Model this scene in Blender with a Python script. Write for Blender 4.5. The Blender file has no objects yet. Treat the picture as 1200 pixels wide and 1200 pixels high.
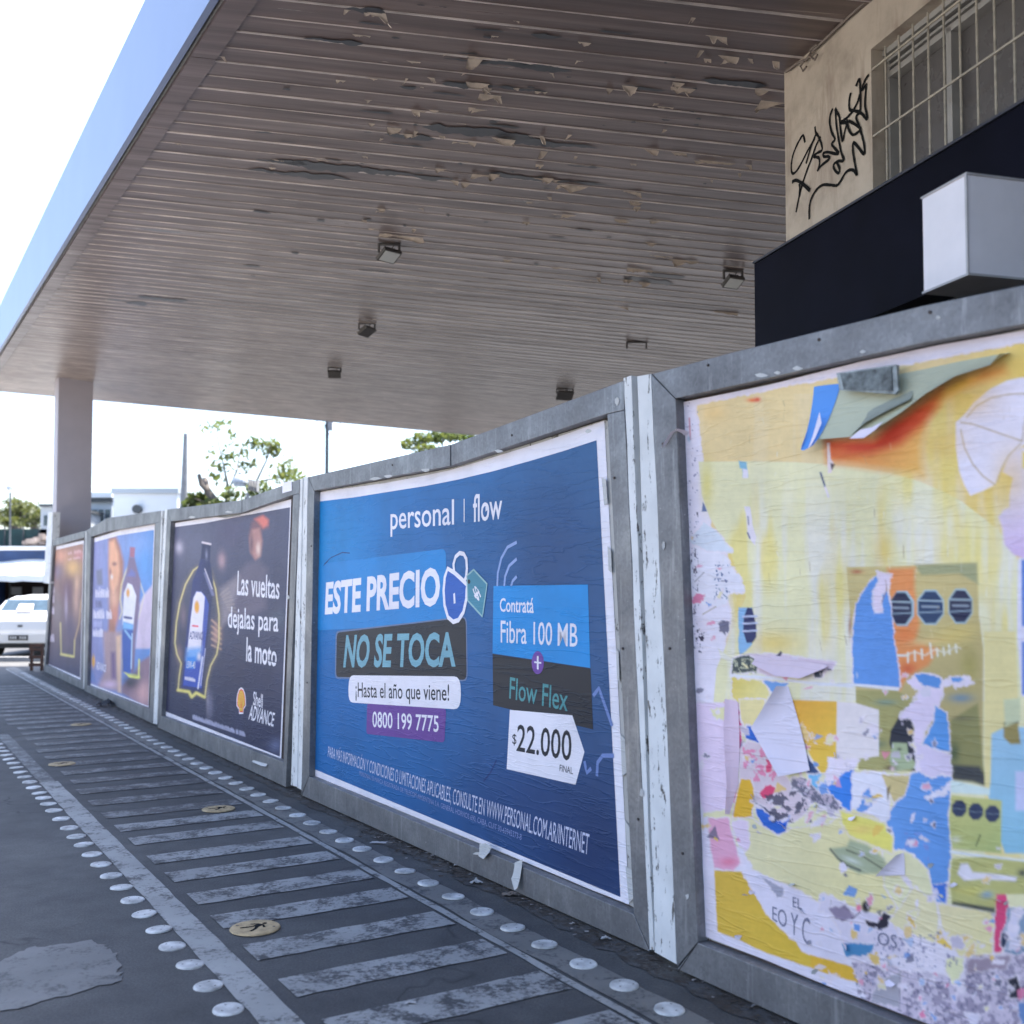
import bpy, bmesh, math, random
import numpy as np
from mathutils import Vector, Matrix
R = math.radians
random.seed(7)
rng = np.random.default_rng(5)
sc = bpy.context.scene
COL = sc.collection

# ------------------------------------------------------------------ camera
CAM_H = 1.6
PITCH = R(2.5)
FPX = 1250.0                       # focal length in pixels of the 1200 px photograph
PY0 = 690.0 - FPX * math.tan(PITCH)  # image row of the optical axis
cd = bpy.data.cameras.new("camera")
cam = bpy.data.objects.new("camera", cd)
COL.objects.link(cam)
cam.location = (0, 0, CAM_H)
cam.rotation_euler = (R(90) + PITCH, 0, 0)
cd.sensor_width = 36
cd.lens = 36 * FPX / 1200
cd.shift_y = (PY0 - 600) / 1200
cd.clip_start = 0.05
cd.clip_end = 2000
cd.dof.use_dof = True
cd.dof.focus_distance = 6.3
cd.dof.aperture_fstop = 2.1
sc.camera = cam

# ------------------------------------------------------------------ light
SUN_DIR = Vector((1.5, 1.6, 5.4)).normalized()       # towards the sun
w = bpy.data.worlds.new("World")
sc.world = w
w.use_nodes = True
nt = w.node_tree
bg = nt.nodes["Background"]
sky = nt.nodes.new("ShaderNodeTexSky")
sky.sky_type = 'NISHITA'
sky.sun_disc = False
sky.sun_elevation = math.asin(SUN_DIR.z)
sky.sun_rotation = math.atan2(SUN_DIR.x, SUN_DIR.y)
sky.dust_density = 3.0
sky.air_density = 1.0
sky.ozone_density = 3.2
nt.links.new(sky.outputs[0], bg.inputs[0])
bg.inputs[1].default_value = 0.14
sd = bpy.data.lights.new("sun", 'SUN')
sd.energy = 4.8
sd.angle = R(0.5)
sd.color = (1.0, 0.95, 0.87)
sun = bpy.data.objects.new("sun", sd)
COL.objects.link(sun)
sun.rotation_euler = SUN_DIR.to_track_quat('Z', 'Y').to_euler()
sun.location = (0, 0, 30)
sc.view_settings.view_transform = 'Standard'
sc.view_settings.look = 'None'
sc.view_settings.gamma = 1
sc.view_settings.use_curve_mapping = False
sc.view_settings.exposure = 2.1
sc.cycles.max_bounces = 6
sc.cycles.diffuse_bounces = 4
sc.cycles.use_denoising = True

# ------------------------------------------------------------------ helpers: geometry
CAM = Vector((0, 0, CAM_H))
cp, sp = math.cos(PITCH), math.sin(PITCH)

def ray(px, py):
    x = (px - 600) / FPX
    y = -(py - PY0) / FPX
    return Vector((x, cp - y * sp, sp + y * cp))

def ground(px, py, z=0.0):
    d = ray(px, py)
    return CAM + d * ((z - CAM_H) / d.z)

def at(px, py, depth):
    d = ray(px, py)
    return CAM + d * (depth / d.y)

def hit(px, py, p0, n):
    d = ray(px, py)
    return CAM + d * ((p0 - CAM).dot(n) / d.dot(n))

def proj(P):
    """numpy array of world points -> photo pixels"""
    x = P[..., 0]; y = P[..., 1]; z = P[..., 2] - CAM_H
    f = y * cp + z * sp
    v = -y * sp + z * cp
    return 600 + FPX * x / f, PY0 - FPX * v / f

def rootloc(p):
    v = Vector((0, 0, 0))
    while p is not None:
        v = v + p.location
        p = p.parent
    return v

def obj(name, verts, faces, mat, parent=None, smooth=False, mats=None, midx=None, loc=None, kind=None):
    base = rootloc(parent)
    o_loc = Vector(loc) if loc is not None else base
    me = bpy.data.meshes.new(name)
    vv = [(v[0] - o_loc.x, v[1] - o_loc.y, v[2] - o_loc.z) for v in verts]
    me.from_pydata(vv, [], faces)
    if mats:
        for m in mats: me.materials.append(m)
        if midx: me.polygons.foreach_set("material_index", midx)
    else:
        me.materials.append(mat)
    if smooth:
        me.polygons.foreach_set("use_smooth", [True] * len(me.polygons))
    me.update()
    o = bpy.data.objects.new(name, me)
    COL.objects.link(o)
    if parent is not None:
        o.parent = parent
    o.location = o_loc - base
    if kind: o["kind"] = kind
    return o

def empty(name, loc, parent=None):
    o = bpy.data.objects.new(name, None)
    COL.objects.link(o)
    o.location = loc
    o.empty_display_size = 0.1
    return o

def tag(o, label=None, cat=None, group=None, kind=None):
    if label: o["label"] = label
    if cat: o["category"] = cat
    if group: o["group"] = group
    if kind: o["kind"] = kind
    return o

class MB:
    """collects simple shapes for one mesh"""
    def __init__(s): s.v = []; s.f = []; s.m = []
    def add(s, vs, fs, mi=0):
        b = len(s.v)
        s.v += [tuple(v) for v in vs]
        s.f += [tuple(b + i for i in f) for f in fs]
        s.m += [mi] * len(fs)
    def hexa(s, q0, q1, mi=0):
        """q0, q1: two loops of equal length"""
        n = len(q0)
        fs = [tuple(range(n))[::-1], tuple(range(n, 2 * n))]
        fs += [(i, (i + 1) % n, n + (i + 1) % n, n + i) for i in range(n)]
        s.add(list(q0) + list(q1), fs, mi)
    def box(s, c, size, rz=0, mi=0, ax=None):
        c = Vector(c)
        M = Matrix.Rotation(rz, 3, 'Z') if ax is None else ax
        hx, hy, hz = size[0] / 2, size[1] / 2, size[2] / 2
        q0 = [c + M @ Vector((a * hx, b * hy, -hz)) for a, b in ((-1, -1), (1, -1), (1, 1), (-1, 1))]
        q1 = [c + M @ Vector((a * hx, b * hy, hz)) for a, b in ((-1, -1), (1, -1), (1, 1), (-1, 1))]
        s.hexa(q0, q1, mi)
    def tube(s, pts, r, seg=8, mi=0):
        pts = [Vector(p) for p in pts]
        rr = r if isinstance(r, (list, tuple)) else [r] * len(pts)
        rings = []
        for i, p in enumerate(pts):
            t = (pts[min(i + 1, len(pts) - 1)] - pts[max(i - 1, 0)]).normalized()
            a = t.cross(Vector((0, 0, 1)))
            if a.length < 0.05: a = t.cross(Vector((1, 0, 0)))
            a.normalize(); b = t.cross(a)
            rings.append([p + (a * math.cos(2 * math.pi * k / seg) + b * math.sin(2 * math.pi * k / seg)) * rr[i] for k in range(seg)])
        vs = [v for rg in rings for v in rg]
        fs = []
        for i in range(len(rings) - 1):
            for k in range(seg):
                fs.append((i * seg + k, i * seg + (k + 1) % seg, (i + 1) * seg + (k + 1) % seg, (i + 1) * seg + k))
        fs.append(tuple(range(seg))[::-1]); fs.append(tuple((len(rings) - 1) * seg + k for k in range(seg)))
        s.add(vs, fs, mi)
    def build(s, name, mat, parent=None, **k):
        if isinstance(mat, list):
            return obj(name, s.v, s.f, None, parent, mats=mat, midx=s.m, **k)
        return obj(name, s.v, s.f, mat, parent, **k)

# ------------------------------------------------------------------ helpers: materials
def lin(c):
    return tuple(((x / 255) / 12.92 if x / 255 <= 0.04045 else ((x / 255 + 0.055) / 1.055) ** 2.4) for x in c)

WHITE_AS_SEEN = lin((200, 211, 222))
def pc(r, g, b, k=0.8):
    """print colour: the paper under shade light where white reads 206 211 233"""
    l = lin((r, g, b))
    return tuple(min(0.85, l[i] / WHITE_AS_SEEN[i] * k) for i in range(3))

def newmat(name):
    m = bpy.data.materials.new(name)
    m.use_nodes = True
    n = m.node_tree
    b = n.nodes["Principled BSDF"]
    return m, n, b

def nd(n, t, **k):
    x = n.nodes.new(t)
    for a, v in k.items(): setattr(x, a, v)
    return x

def coords(n, scale=(1, 1, 1), rot=(0, 0, 0)):
    g = nd(n, "ShaderNodeNewGeometry")
    mp = nd(n, "ShaderNodeMapping")
    mp.inputs["Scale"].default_value = scale
    mp.inputs["Rotation"].default_value = rot
    n.links.new(g.outputs["Position"], mp.inputs[0])
    return mp.outputs[0]

def noise(n, co, scale, detail=4, rough=0.55, dist=0.0):
    t = nd(n, "ShaderNodeTexNoise")
    t.inputs["Scale"].default_value = scale
    t.inputs["Detail"].default_value = detail
    t.inputs["Roughness"].default_value = rough
    t.inputs["Distortion"].default_value = dist
    n.links.new(co, t.inputs["Vector"])
    return t.outputs["Fac"]

def ramp(n, fac, stops):
    r = nd(n, "ShaderNodeValToRGB")
    el = r.color_ramp.elements
    while len(el) < len(stops): el.new(0.5)
    for e, (p, c) in zip(el, stops):
        e.position = p
        e.color = (c[0], c[1], c[2], 1) if isinstance(c, (tuple, list)) else (c, c, c, 1)
    n.links.new(fac, r.inputs[0])
    return r.outputs[0]

def mix(n, fac, a, b, mode='MIX'):
    m = nd(n, "ShaderNodeMix", data_type='RGBA', blend_type=mode)
    for sck, v in ((m.inputs[0], fac), (m.inputs[6], a), (m.inputs[7], b)):
        if isinstance(v, (int, float)): sck.default_value = v
        elif isinstance(v, (tuple, list)): sck.default_value = (v[0], v[1], v[2], 1)
        else: n.links.new(v, sck)
    return m.outputs[2]

def bump(n, b, h, strength=0.3, dist=0.01):
    x = nd(n, "ShaderNodeBump")
    x.inputs["Strength"].default_value = strength
    x.inputs["Distance"].default_value = dist
    n.links.new(h, x.inputs["Height"])
    n.links.new(x.outputs[0], b.inputs["Normal"])

def simple(name, col, rough=0.6, metal=0.0, var=0.15, scale=8, bmp=0.0, spec=None):
    m, n, b = newmat(name)
    co = coords(n)
    f = noise(n, co, scale, 5)
    c2 = tuple(min(1, x * (1 - var)) for x in col); c3 = tuple(min(1, x * (1 + var)) for x in col)
    n.links.new(ramp(n, f, [(0.3, c2), (0.7, c3)]), b.inputs["Base Color"])
    b.inputs["Roughness"].default_value = rough
    b.inputs["Metallic"].default_value = metal
    if bmp: bump(n, b, noise(n, co, scale * 6, 4), bmp, 0.005)
    if spec is not None: b.inputs["Specular IOR Level"].default_value = spec
    return m

# paper with horizontal paste wrinkles (real small relief); colour from attribute or constant
_paper = {}
def paper_wrinkle(n, b, strength=0.5):
    co = coords(n, (0.9, 0.9, 8.0))
    wv = noise(n, co, 2.2, 3, 0.5, 0.25)
    ridge = ramp(n, wv, [(0.44, 0), (0.475, 1), (0.49, 0.25), (0.53, 0.1), (0.56, 0)])
    co2 = coords(n, (1.0, 1.0, 7.0))
    fine = noise(n, co2, 6, 3, 0.6, 0.5)
    fr = ramp(n, fine, [(0.46, 0), (0.5, 1), (0.54, 0)])
    msk = ramp(n, noise(n, coords(n), 1.3, 2), [(0.5, 0), (0.66, 1)])
    a = mix(n, msk, (0, 0, 0), fr)
    h = mix(n, 0.4, ridge, a)
    bump(n, b, h, strength, 0.012)

def paper(col=None, name="paper", rough=0.55, wr=0.38):
    key = (tuple(round(x, 4) for x in col) if col else None, name)
    if key in _paper: return _paper[key]
    m, n, b = newmat(name)
    stain = noise(n, coords(n), 2.2, 6, 0.6)
    dirt = ramp(n, stain, [(0.35, (0.86, 0.86, 0.86)), (0.6, (1, 1, 1))])
    if col is None:
        a = nd(n, "ShaderNodeVertexColor", layer_name="print")
        n.links.new(mix(n, 1.0, a.outputs[0], dirt, 'MULTIPLY'), b.inputs["Base Color"])
    else:
        n.links.new(mix(n, 1.0, col, dirt, 'MULTIPLY'), b.inputs["Base Color"])
    b.inputs["Roughness"].default_value = rough
    b.inputs["Specular IOR Level"].default_value = 0.3
    paper_wrinkle(n, b, wr)
    _paper[key] = m
    return m

def ink(r, g, b, k=0.8, rough=0.5):
    return paper(pc(r, g, b, k), "print_ink", rough, 0.3)

# asphalt and road paint
ROADANG = math.atan2(0.854, -0.52)     # direction of the walkway in plan
def asphalt_col(n, co):
    big = noise(n, co, 0.55, 5, 0.6)
    mid = noise(n, co, 6, 6, 0.65)
    fin = noise(n, co, 95, 3, 0.8)
    c = ramp(n, big, [(0.3, (0.042, 0.041, 0.043)), (0.5, (0.066, 0.065, 0.066)), (0.7, (0.100, 0.098, 0.095))])
    c = mix(n, 0.55, c, ramp(n, mid, [(0.3, (0.6, 0.6, 0.6)), (0.7, (1.35, 1.35, 1.35))]), 'MULTIPLY')
    c = mix(n, 0.6, c, ramp(n, fin, [(0.3, (0.3, 0.3, 0.3)), (0.7, (1.7, 1.7, 1.7))]), 'MULTIPLY')
    return c, fin, mid

def mat_asphalt():
    m, n, b = newmat("asphalt")
    co = coords(n)
    c, fin, mid = asphalt_col(n, co)
    oil = ramp(n, noise(n, co, 1.1, 5, 0.7, 0.6), [(0.62, 0), (0.70, 0.55)])
    c = mix(n, oil, c, (0.026, 0.025, 0.026))
    dust = ramp(n, noise(n, coords(n, (1, 1, 1), (0, 0, 0.55)), 0.8, 7, 0.75), [(0.56, 0), (0.72, 0.45)])
    c = mix(n, dust, c, (0.135, 0.13, 0.122))
    # tyre sealed cracks
    v = nd(n, "ShaderNodeTexVoronoi", feature='DISTANCE_TO_EDGE')
    v.inputs["Scale"].default_value = 0.45
    cw = nd(n, "ShaderNodeMapping")
    vm = nd(n, "ShaderNodeVectorMath", operation='ADD'); tw = nd(n, "ShaderNodeTexNoise"); tw.inputs["Scale"].default_value = 2.2; n.links.new(co, tw.inputs["Vector"]); sc_ = nd(n, "ShaderNodeVectorMath", operation='SCALE'); sc_.inputs[3].default_value = 0.9; n.links.new(tw.outputs["Color"], sc_.inputs[0]); n.links.new(co, vm.inputs[0]); n.links.new(sc_.outputs[0], vm.inputs[1]); n.links.new(vm.outputs[0], v.inputs["Vector"])
    crack = ramp(n, v.outputs[0], [(0.0, 1), (0.006, 0)])
    cm = ramp(n, noise(n, co, 0.9, 3), [(0.42, 0), (0.52, 0.9)])
    cc = mix(n, cm, (0, 0, 0), crack)
    c = mix(n, cc, c, (0.02, 0.02, 0.02))
    n.links.new(c, b.inputs["Base Color"])
    b.inputs["Roughness"].default_value = 0.75
    h = mix(n, 0.5, fin, mid)
    bump(n, b, h, 0.5, 0.006)
    return m

def mat_roadpaint(name, col, wear=0.5, worn_col=None):
    m, n, b = newmat(name)
    co = coords(n)
    c, fin, mid = asphalt_col(n, co)
    f1 = noise(n, co, 7, 8, 0.72, 0.3)
    f2 = noise(n, co, 45, 4, 0.7)
    f = mix(n, 0.35, f1, f2)
    mask = ramp(n, f, [(wear - 0.045, 0), (wear + 0.035, 1)])
    tone = ramp(n, noise(n, co, 3, 4), [(0.3, tuple(x * 0.78 for x in col)), (0.7, tuple(x * 1.1 for x in col))])
    n.links.new(mix(n, mask, c, tone), b.inputs["Base Color"])
    b.inputs["Roughness"].default_value = 0.6
    bump(n, b, mix(n, 0.6, mask, fin), 0.35, 0.004)
    return m

def mat_zinc():
    m, n, b = newmat("galvanised_steel")
    co = coords(n)
    v = nd(n, "ShaderNodeTexVoronoi")
    v.inputs["Scale"].default_value = 75
    n.links.new(co, v.inputs["Vector"])
    sp_ = nd(n, "ShaderNodeSeparateColor"); n.links.new(v.outputs["Color"], sp_.inputs[0])
    big = noise(n, co, 3.2, 6, 0.65)
    c = ramp(n, big, [(0.3, (0.145, 0.145, 0.152)), (0.55, (0.205, 0.205, 0.212)), (0.75, (0.28, 0.28, 0.282))])
    c = mix(n, 0.35, c, ramp(n, sp_.outputs[0], [(0, (0.72, 0.72, 0.72)), (1, (1.3, 1.3, 1.3))]), 'MULTIPLY')
    scr = ramp(n, noise(n, co, 24, 8, 0.75), [(0.665, 0), (0.70, 1)])
    c = mix(n, scr, c, (0.52, 0.52, 0.51))
    rust = ramp(n, noise(n, co, 11, 6, 0.75, 0.5), [(0.70, 0), (0.76, 0.7)])
    c = mix(n, rust, c, (0.12, 0.07, 0.045))
    drip = ramp(n, noise(n, coords(n, (16, 16, 1.4)), 1.5, 6, 0.7), [(0.56, 0), (0.70, 0.5)])
    c = mix(n, drip, c, (0.42, 0.42, 0.42))
    st = ramp(n, noise(n, co, 1.7, 7, 0.7), [(0.55, 0), (0.75, 0.55)])
    c = mix(n, st, c, (0.15, 0.14, 0.13))
    n.links.new(c, b.inputs["Base Color"])
    b.inputs["Metallic"].default_value = 0.5
    n.links.new(ramp(n, big, [(0.3, 0.62), (0.7, 0.42)]), b.inputs["Roughness"])
    bump(n, b, noise(n, co, 5, 3), 0.15, 0.004)
    return m

def mat_peelwood(name, col=(0.78, 0.775, 0.76)):
    m, n, b = newmat(name)
    co = coords(n, (6, 6, 1.2))
    f = noise(n, co, 5, 7, 0.7, 0.4)
    f2 = noise(n, coords(n), 40, 4, 0.7)
    k = mix(n, 0.25, f, f2)
    mask = ramp(n, k, [(0.405, 0), (0.43, 1)])
    dirt = ramp(n, noise(n, coords(n), 5, 5), [(0.3, tuple(x * 0.8 for x in col)), (0.7, col)])
    n.links.new(mix(n, mask, (0.13, 0.115, 0.10), dirt), b.inputs["Base Color"])
    b.inputs["Roughness"].default_value = 0.7
    bump(n, b, mask, 0.5, 0.004)
    return m

M = {}
M['asphalt'] = mat_asphalt()
M['stripe'] = mat_roadpaint("worn_white_paint", (0.31, 0.31, 0.305), 0.485)
M['stripe_far'] = mat_roadpaint("very_worn_white_paint", (0.22, 0.22, 0.22), 0.53)
M['edge'] = mat_roadpaint("edge_line_paint", (0.33, 0.33, 0.32), 0.455)
M['studband'] = mat_roadpaint("stud_band_paint", (0.17, 0.165, 0.155), 0.46)
M['patch'] = mat_roadpaint("concrete_patch", (0.16, 0.158, 0.155), 0.455)
M['zinc'] = mat_zinc()
M['wood'] = mat_peelwood("peeling_white_wood")
M['dark'] = simple("dark_gap", (0.03, 0.028, 0.027), 0.9)
M['board'] = simple("backing_board", (0.065, 0.048, 0.042), 0.85, var=0.4, scale=12, bmp=0.3)
M['boardedge'] = mat_peelwood("old_paste_edge", (0.5, 0.48, 0.45))
M['stud'] = simple("white_road_stud", (0.50, 0.50, 0.49), 0.5, var=0.5, scale=11, bmp=0.4)
M['studhole'] = simple("stud_rivet", (0.10, 0.09, 0.08), 0.7)
M['yellow'] = simple("yellow_road_disc", (0.42, 0.31, 0.17), 0.6, var=0.34, scale=24, bmp=0.3)
M['black'] = simple("black_paint", (0.008, 0.008, 0.008), 0.8, spec=.15)
M['dirt'] = mat_roadpaint("kerb_dirt", (0.035, 0.026, 0.021), 0.50)
# ------------------------------------------------------------------ ground
mb = MB()
gs = [-400, -60, -20, -8, 0, 8, 20, 60, 400]
mb.add([(x, y, 0) for y in gs for x in gs], [(j * 9 + i, j * 9 + i + 1, (j + 1) * 9 + i + 1, (j + 1) * 9 + i) for j in range(8) for i in range(8)])
road = mb.build("asphalt_ground", M['asphalt'], kind="structure")

rdir = Vector((-0.52, 0.854, 0)); rdir.normalize()
rn = Vector((0.854, 0.52, 0)); rn.normalize()
def st(s, t, z=0.0): return rdir * s + rn * t + Vector((0, 0, z))
def toST(P): return P.dot(rdir), P.dot(rn)

walk = empty("walkway_marking", st(6, 2.0))
tag(walk, kind="structure")
def sheet(name, pts, z, mat, parent, th=0.0):
    return obj(name, [(p[0], p[1], z) for p in pts], [tuple(range(len(pts)))], mat, parent)
def quadST(s0, s1, t0, t1): return [st(s0, t0), st(s0, t1), st(s1, t1), st(s1, t0)]
def ragged(s0, s1, t0, t1, amp, step=0.12):
    n = max(2, int((s1 - s0) / step)); a = []; b2 = []
    for i in range(n + 1):
        s = s0 + (s1 - s0) * i / n
        a.append(st(s, t0 + random.uniform(-amp, amp))); b2.append(st(s, t1 + random.uniform(-amp, amp)))
    return a, b2
def strip_mesh(name, s0, s1, t0, t1, z, mat, parent, amp=0.004, step=0.15):
    a, b2 = ragged(s0, s1, t0, t1, amp, step)
    vs = [(p.x, p.y, z) for p in a] + [(p.x, p.y, z) for p in b2]
    n = len(a)
    return obj(name, vs, [(i, n + i, n + i + 1, i + 1) for i in range(n - 1)], mat, parent)

# the pale pavement, kerb and houses out of view on the left, added to bounce light under the canopy
M['bounce_pavement'] = simple("pale_bounce_pavement", (0.42, 0.40, 0.37), 0.8, var=.12, scale=1.5, bmp=.2)
o = sheet("bounce_pavement", quadST(6.5, 34, -6.2, -.35), .006, M['bounce_pavement'], None); o["kind"] = "structure"
mb = MB(); a_ = quadST(6.5, 34, -6.35, -6.2); mb.hexa(a_, [v + Vector((0, 0, .12)) for v in a_]); o = mb.build("kerb", M['bounce_pavement'], None); o["kind"] = "structure"
M['facade'] = simple("cream_bounce_facade", (0.62, 0.56, 0.47), 0.8, var=.08, scale=.4)
M['fwin'] = simple("facade_window_glass", (.05, .06, .07), .2)
for i, (s0, s1, h) in enumerate(((.4, 11, 8.5), (11.4, 20, 6.5))):  # unseen houses, added to throw sunlight back onto ceiling and hoarding
    r_ = empty("street_house_bounce", st((s0 + s1) / 2, -19)); 
    tag(r_, ["unseen tall cream house added across the street to bounce light", "unseen lower cream house added to bounce light, nearest the parked cars"][i], "house")
    a_ = quadST(s0, s1, -27, -19); mb = MB(); mb.hexa(a_, [v + Vector((0, 0, h)) for v in a_]); mb.build("wall", M['facade'], r_)
    for fl in range(int(h // 3)):
        for kk in range(int((s1 - s0) // 3)):
            sa = s0 + 1 + kk * 3; a_ = quadST(sa, sa + 1.2, -18.99, -18.95); mb = MB(); mb.hexa([v + Vector((0, 0, 1 + fl * 3)) for v in a_], [v + Vector((0, 0, 2.4 + fl * 3)) for v in a_]); mb.build("window", M['fwin'], r_)
# cross stripes of the painted walkway, measured left-end pixels (photo) then evenly on
lef = [(96, 928), (110, 941.5), (125.6, 956), (142, 971), (160, 986), (182, 1007.5), (206, 1028), (229, 1054), (263, 1080), (299, 1116), (343, 1157)]
ss = [toST(ground(*p))[0] for p in lef]
sp_mean = (ss[0] - ss[-1]) / (len(ss) - 1)
def st_stripe(s, w, t0, t1, mat):
    pts = []
    k = 10
    for i in range(k + 1):
        t = t0 + (t1 - t0) * i / k
        pts.append((s - w / 2 + random.uniform(-.006, .006), t))
    for i in range(k, -1, -1):
        t = t0 + (t1 - t0) * i / k
        pts.append((s + w / 2 + random.uniform(-.006, .006), t))
    P = [st(a, b_) for a, b_ in pts]
    n = k + 1
    vs = [(p.x, p.y, 0.004) for p in P]
    return obj("stripe", vs, [(i, i + 1, 2 * n - 2 - i, 2 * n - 1 - i) for i in range(k)], mat, walk)
for k in range(-6, 0):
    st_stripe(ss[-1] + k * sp_mean * 1.0, 0.235, 1.49, 2.46, M['stripe'])
for i, s in enumerate(ss):
    st_stripe(s, 0.225, 1.49, 2.455, M['stripe'] if i > 2 else M['stripe_far'])
for k in range(1, 22):
    st_stripe(ss[0] + k * 0.49, 0.22, 1.5 + random.uniform(0, .06), 2.45, M['stripe_far'])
strip_mesh("edge_line", -2, 9.6, 1.285, 1.425, 0.004, M['edge'], walk)
strip_mesh("edge_line", 9.6, 13.0, 1.29, 1.41, 0.004, M['stripe_far'], walk)
strip_mesh("edge_line", -2, 23.5, 2.475, 2.515, 0.004, M['edge'], walk)
strip_mesh("stud_band", -2, 24, 2.53, 2.71, 0.004, M['studband'], walk, amp=0.012)
strip_mesh("dirt_strip", -2, 24, 2.85, 2.985, 0.0035, M['dirt'], walk, amp=0.03, step=.08)
# pale repair patch at the lower left
pp = [(0, 1000), (40, 985), (90, 960), (160, 950), (290, 935), (330, 945), (350, 960), (372, 985), (380, 1010), (385, 1040), (384, 1065), (250, 1100), (120, 1135), (0, 1165), (-160, 1200), (-160, 1060)]
pts = []
for i, p in enumerate(pp):
    q = pp[(i + 1) % len(pp)]
    for k in range(4):
        a = k / 4
        g = ground((p[0] + (q[0] - p[0]) * a) * .3667, 760 + (p[1] + (q[1] - p[1]) * a) * .3667)
        pts.append((g.x + random.uniform(-.012, .012), g.y + random.uniform(-.02, .02)))
o = sheet("concrete_patch", pts, 0.004, M['patch'], None); o["kind"] = "structure"

# ------------------------------------------------------------------ road studs
def ordinal(k):
    tens = ["", "", "twenty", "thirty", "forty", "fifty", "sixty"]
    low = ["", "first", "second", "third", "fourth", "fifth", "sixth", "seventh", "eighth", "ninth", "tenth", "eleventh", "twelfth",
           "thirteenth", "fourteenth", "fifteenth", "sixteenth", "seventeenth", "eighteenth", "nineteenth"]
    if k < 20: return low[k]
    if k % 10 == 0: return tens[k // 10][:-1] + "ieth"
    return tens[k // 10] + "-" + low[k % 10]

def stud_mesh(name, r, h, mat, holes):
    mb = MB(); N = 20
    prof = [(1.0, 0), (0.97, h * .7), (0.85, h), (0.0, h * 1.1)]
    vs = []
    for (q, z) in prof[:-1]:
        vs += [(r * q * math.cos(2 * math.pi * i / N), r * q * math.sin(2 * math.pi * i / N), z) for i in range(N)]
    vs.append((0, 0, prof[-1][1]))
    fs = []
    for j in range(2):
        fs += [(j * N + i, j * N + (i + 1) % N, (j + 1) * N + (i + 1) % N, (j + 1) * N + i) for i in range(N)]
    fs += [(2 * N + i, 2 * N + (i + 1) % N, 3 * N) for i in range(N)]
    mb.add(vs, fs, 0)
    for a, q in holes:
        cx, cy = r * q * math.cos(a), r * q * math.sin(a); hr = 0.0045 if r < .1 else 0.008
        z = h * 1.12 + .0006
        mb.add([(cx + hr * math.cos(k * math.pi / 3), cy + hr * math.sin(k * math.pi / 3), z) for k in range(6)], [tuple(range(6))], 1)
    me = bpy.data.meshes.new(name)
    me.from_pydata(mb.v, [], mb.f)
    me.materials.append(mat); me.materials.append(M['studhole'])
    me.polygons.foreach_set("material_index", mb.m)
    me.update()
    return me
stud_meshes = [stud_mesh("road_stud", 0.060, 0.009, M['stud'], [(a, .55), (a + 2.1, .6), (a + 4.3, .5)]) for a in (0.3, 1.2, 2.0)]
def put_stud(P, label, group):
    o = bpy.data.objects.new("road_stud", random.choice(stud_meshes))
    COL.objects.link(o)
    o.location = (P.x, P.y, 0.0042 if group.endswith("hoarding") else 0.0)
    o.rotation_euler = (R(random.uniform(-2.6, 2.6)), R(random.uniform(-2.6, 2.6)), random.uniform(0, 6.28))
    tag(o, label, "road stud", group)
s_ = 440 / 1200
Rp = [[785, 1185], [731, 1157], [682, 1132], [636, 1109], [600, 1089], [565, 1070], [532, 1052], [504, 1036], [476, 1022], [450, 1009], [426, 996], [404, 986], [384, 976]]
Lp = [(735, 1155), (670, 1080), (610, 1012), (556, 953), (507, 900), (463, 850), (424, 806), (388, 765), (355, 728), (325, 691), (297, 659), (270, 628), (245, 602), (220, 575), (195, 546), (172, 519), (153, 498), (137, 479), (119, 459), (102, 440), (88, 425), (76, 411), (65, 398), (55, 384), (45, 370), (33, 357), (22, 345)]
Lp = [(x * s_, 760 + y * s_) for x, y in Lp]
def row(P, total, name, group):
    q = [toST(ground(*p)) for p in P]
    n = len(q)
    A = np.polyfit(range(n), [a for a, _ in q], 1); T = np.mean([b for _, b in q])
    for k in range(total):
        if k < n and q[k][0] < 9: s, t = q[k][0], 0.4 * q[k][1] + 0.6 * T
        else: s, t = A[0] * k + A[1], T
        t += random.uniform(-.004, .004)
        put_stud(st(s, t), name % ordinal(k + 1), group)
row(Rp, 66, "%s white disc, counted from the camera, in the row beside the hoarding", "white discs in the row beside the hoarding")
row(Lp, 36, "%s white disc, counted from the camera, outside the thick edge line", "white discs outside the thick edge line")

# yellow pedestrian discs
ym = stud_mesh("pedestrian_disc", 0.118, 0.008, M['yellow'], [(0.5, .75), (3.5, .75)])
def pict_mesh():
    mb = MB(); z = 0.0096
    def poly(p): mb.add([(x, y, z) for x, y in p], [tuple(range(len(p)))])
    poly([(.012 * math.cos(k * math.pi / 4) + .006, .058 + .012 * math.sin(k * math.pi / 4)) for k in range(8)])
    poly([(-.016, .040), (.016, .042), (.020, .0), (-.014, -.004)])
    poly([(-.014, -.004), (.003, -.002), (-.018, -.034), (-.040, -.058), (-.050, -.048), (-.032, -.026)])
    poly([(.003, -.002), (.020, .0), (.034, -.030), (.036, -.064), (.022, -.064), (.020, -.034)])
    poly([(-.016, .040), (-.014, .026), (-.036, .010), (-.046, .016)])
    poly([(.016, .042), (.018, .028), (.042, .008), (.050, .016)])
    me = bpy.data.meshes.new("pictogram"); me.from_pydata(mb.v, [], mb.f); me.materials.append(M['black']); me.update(); return me
pm = pict_mesh()
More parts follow.
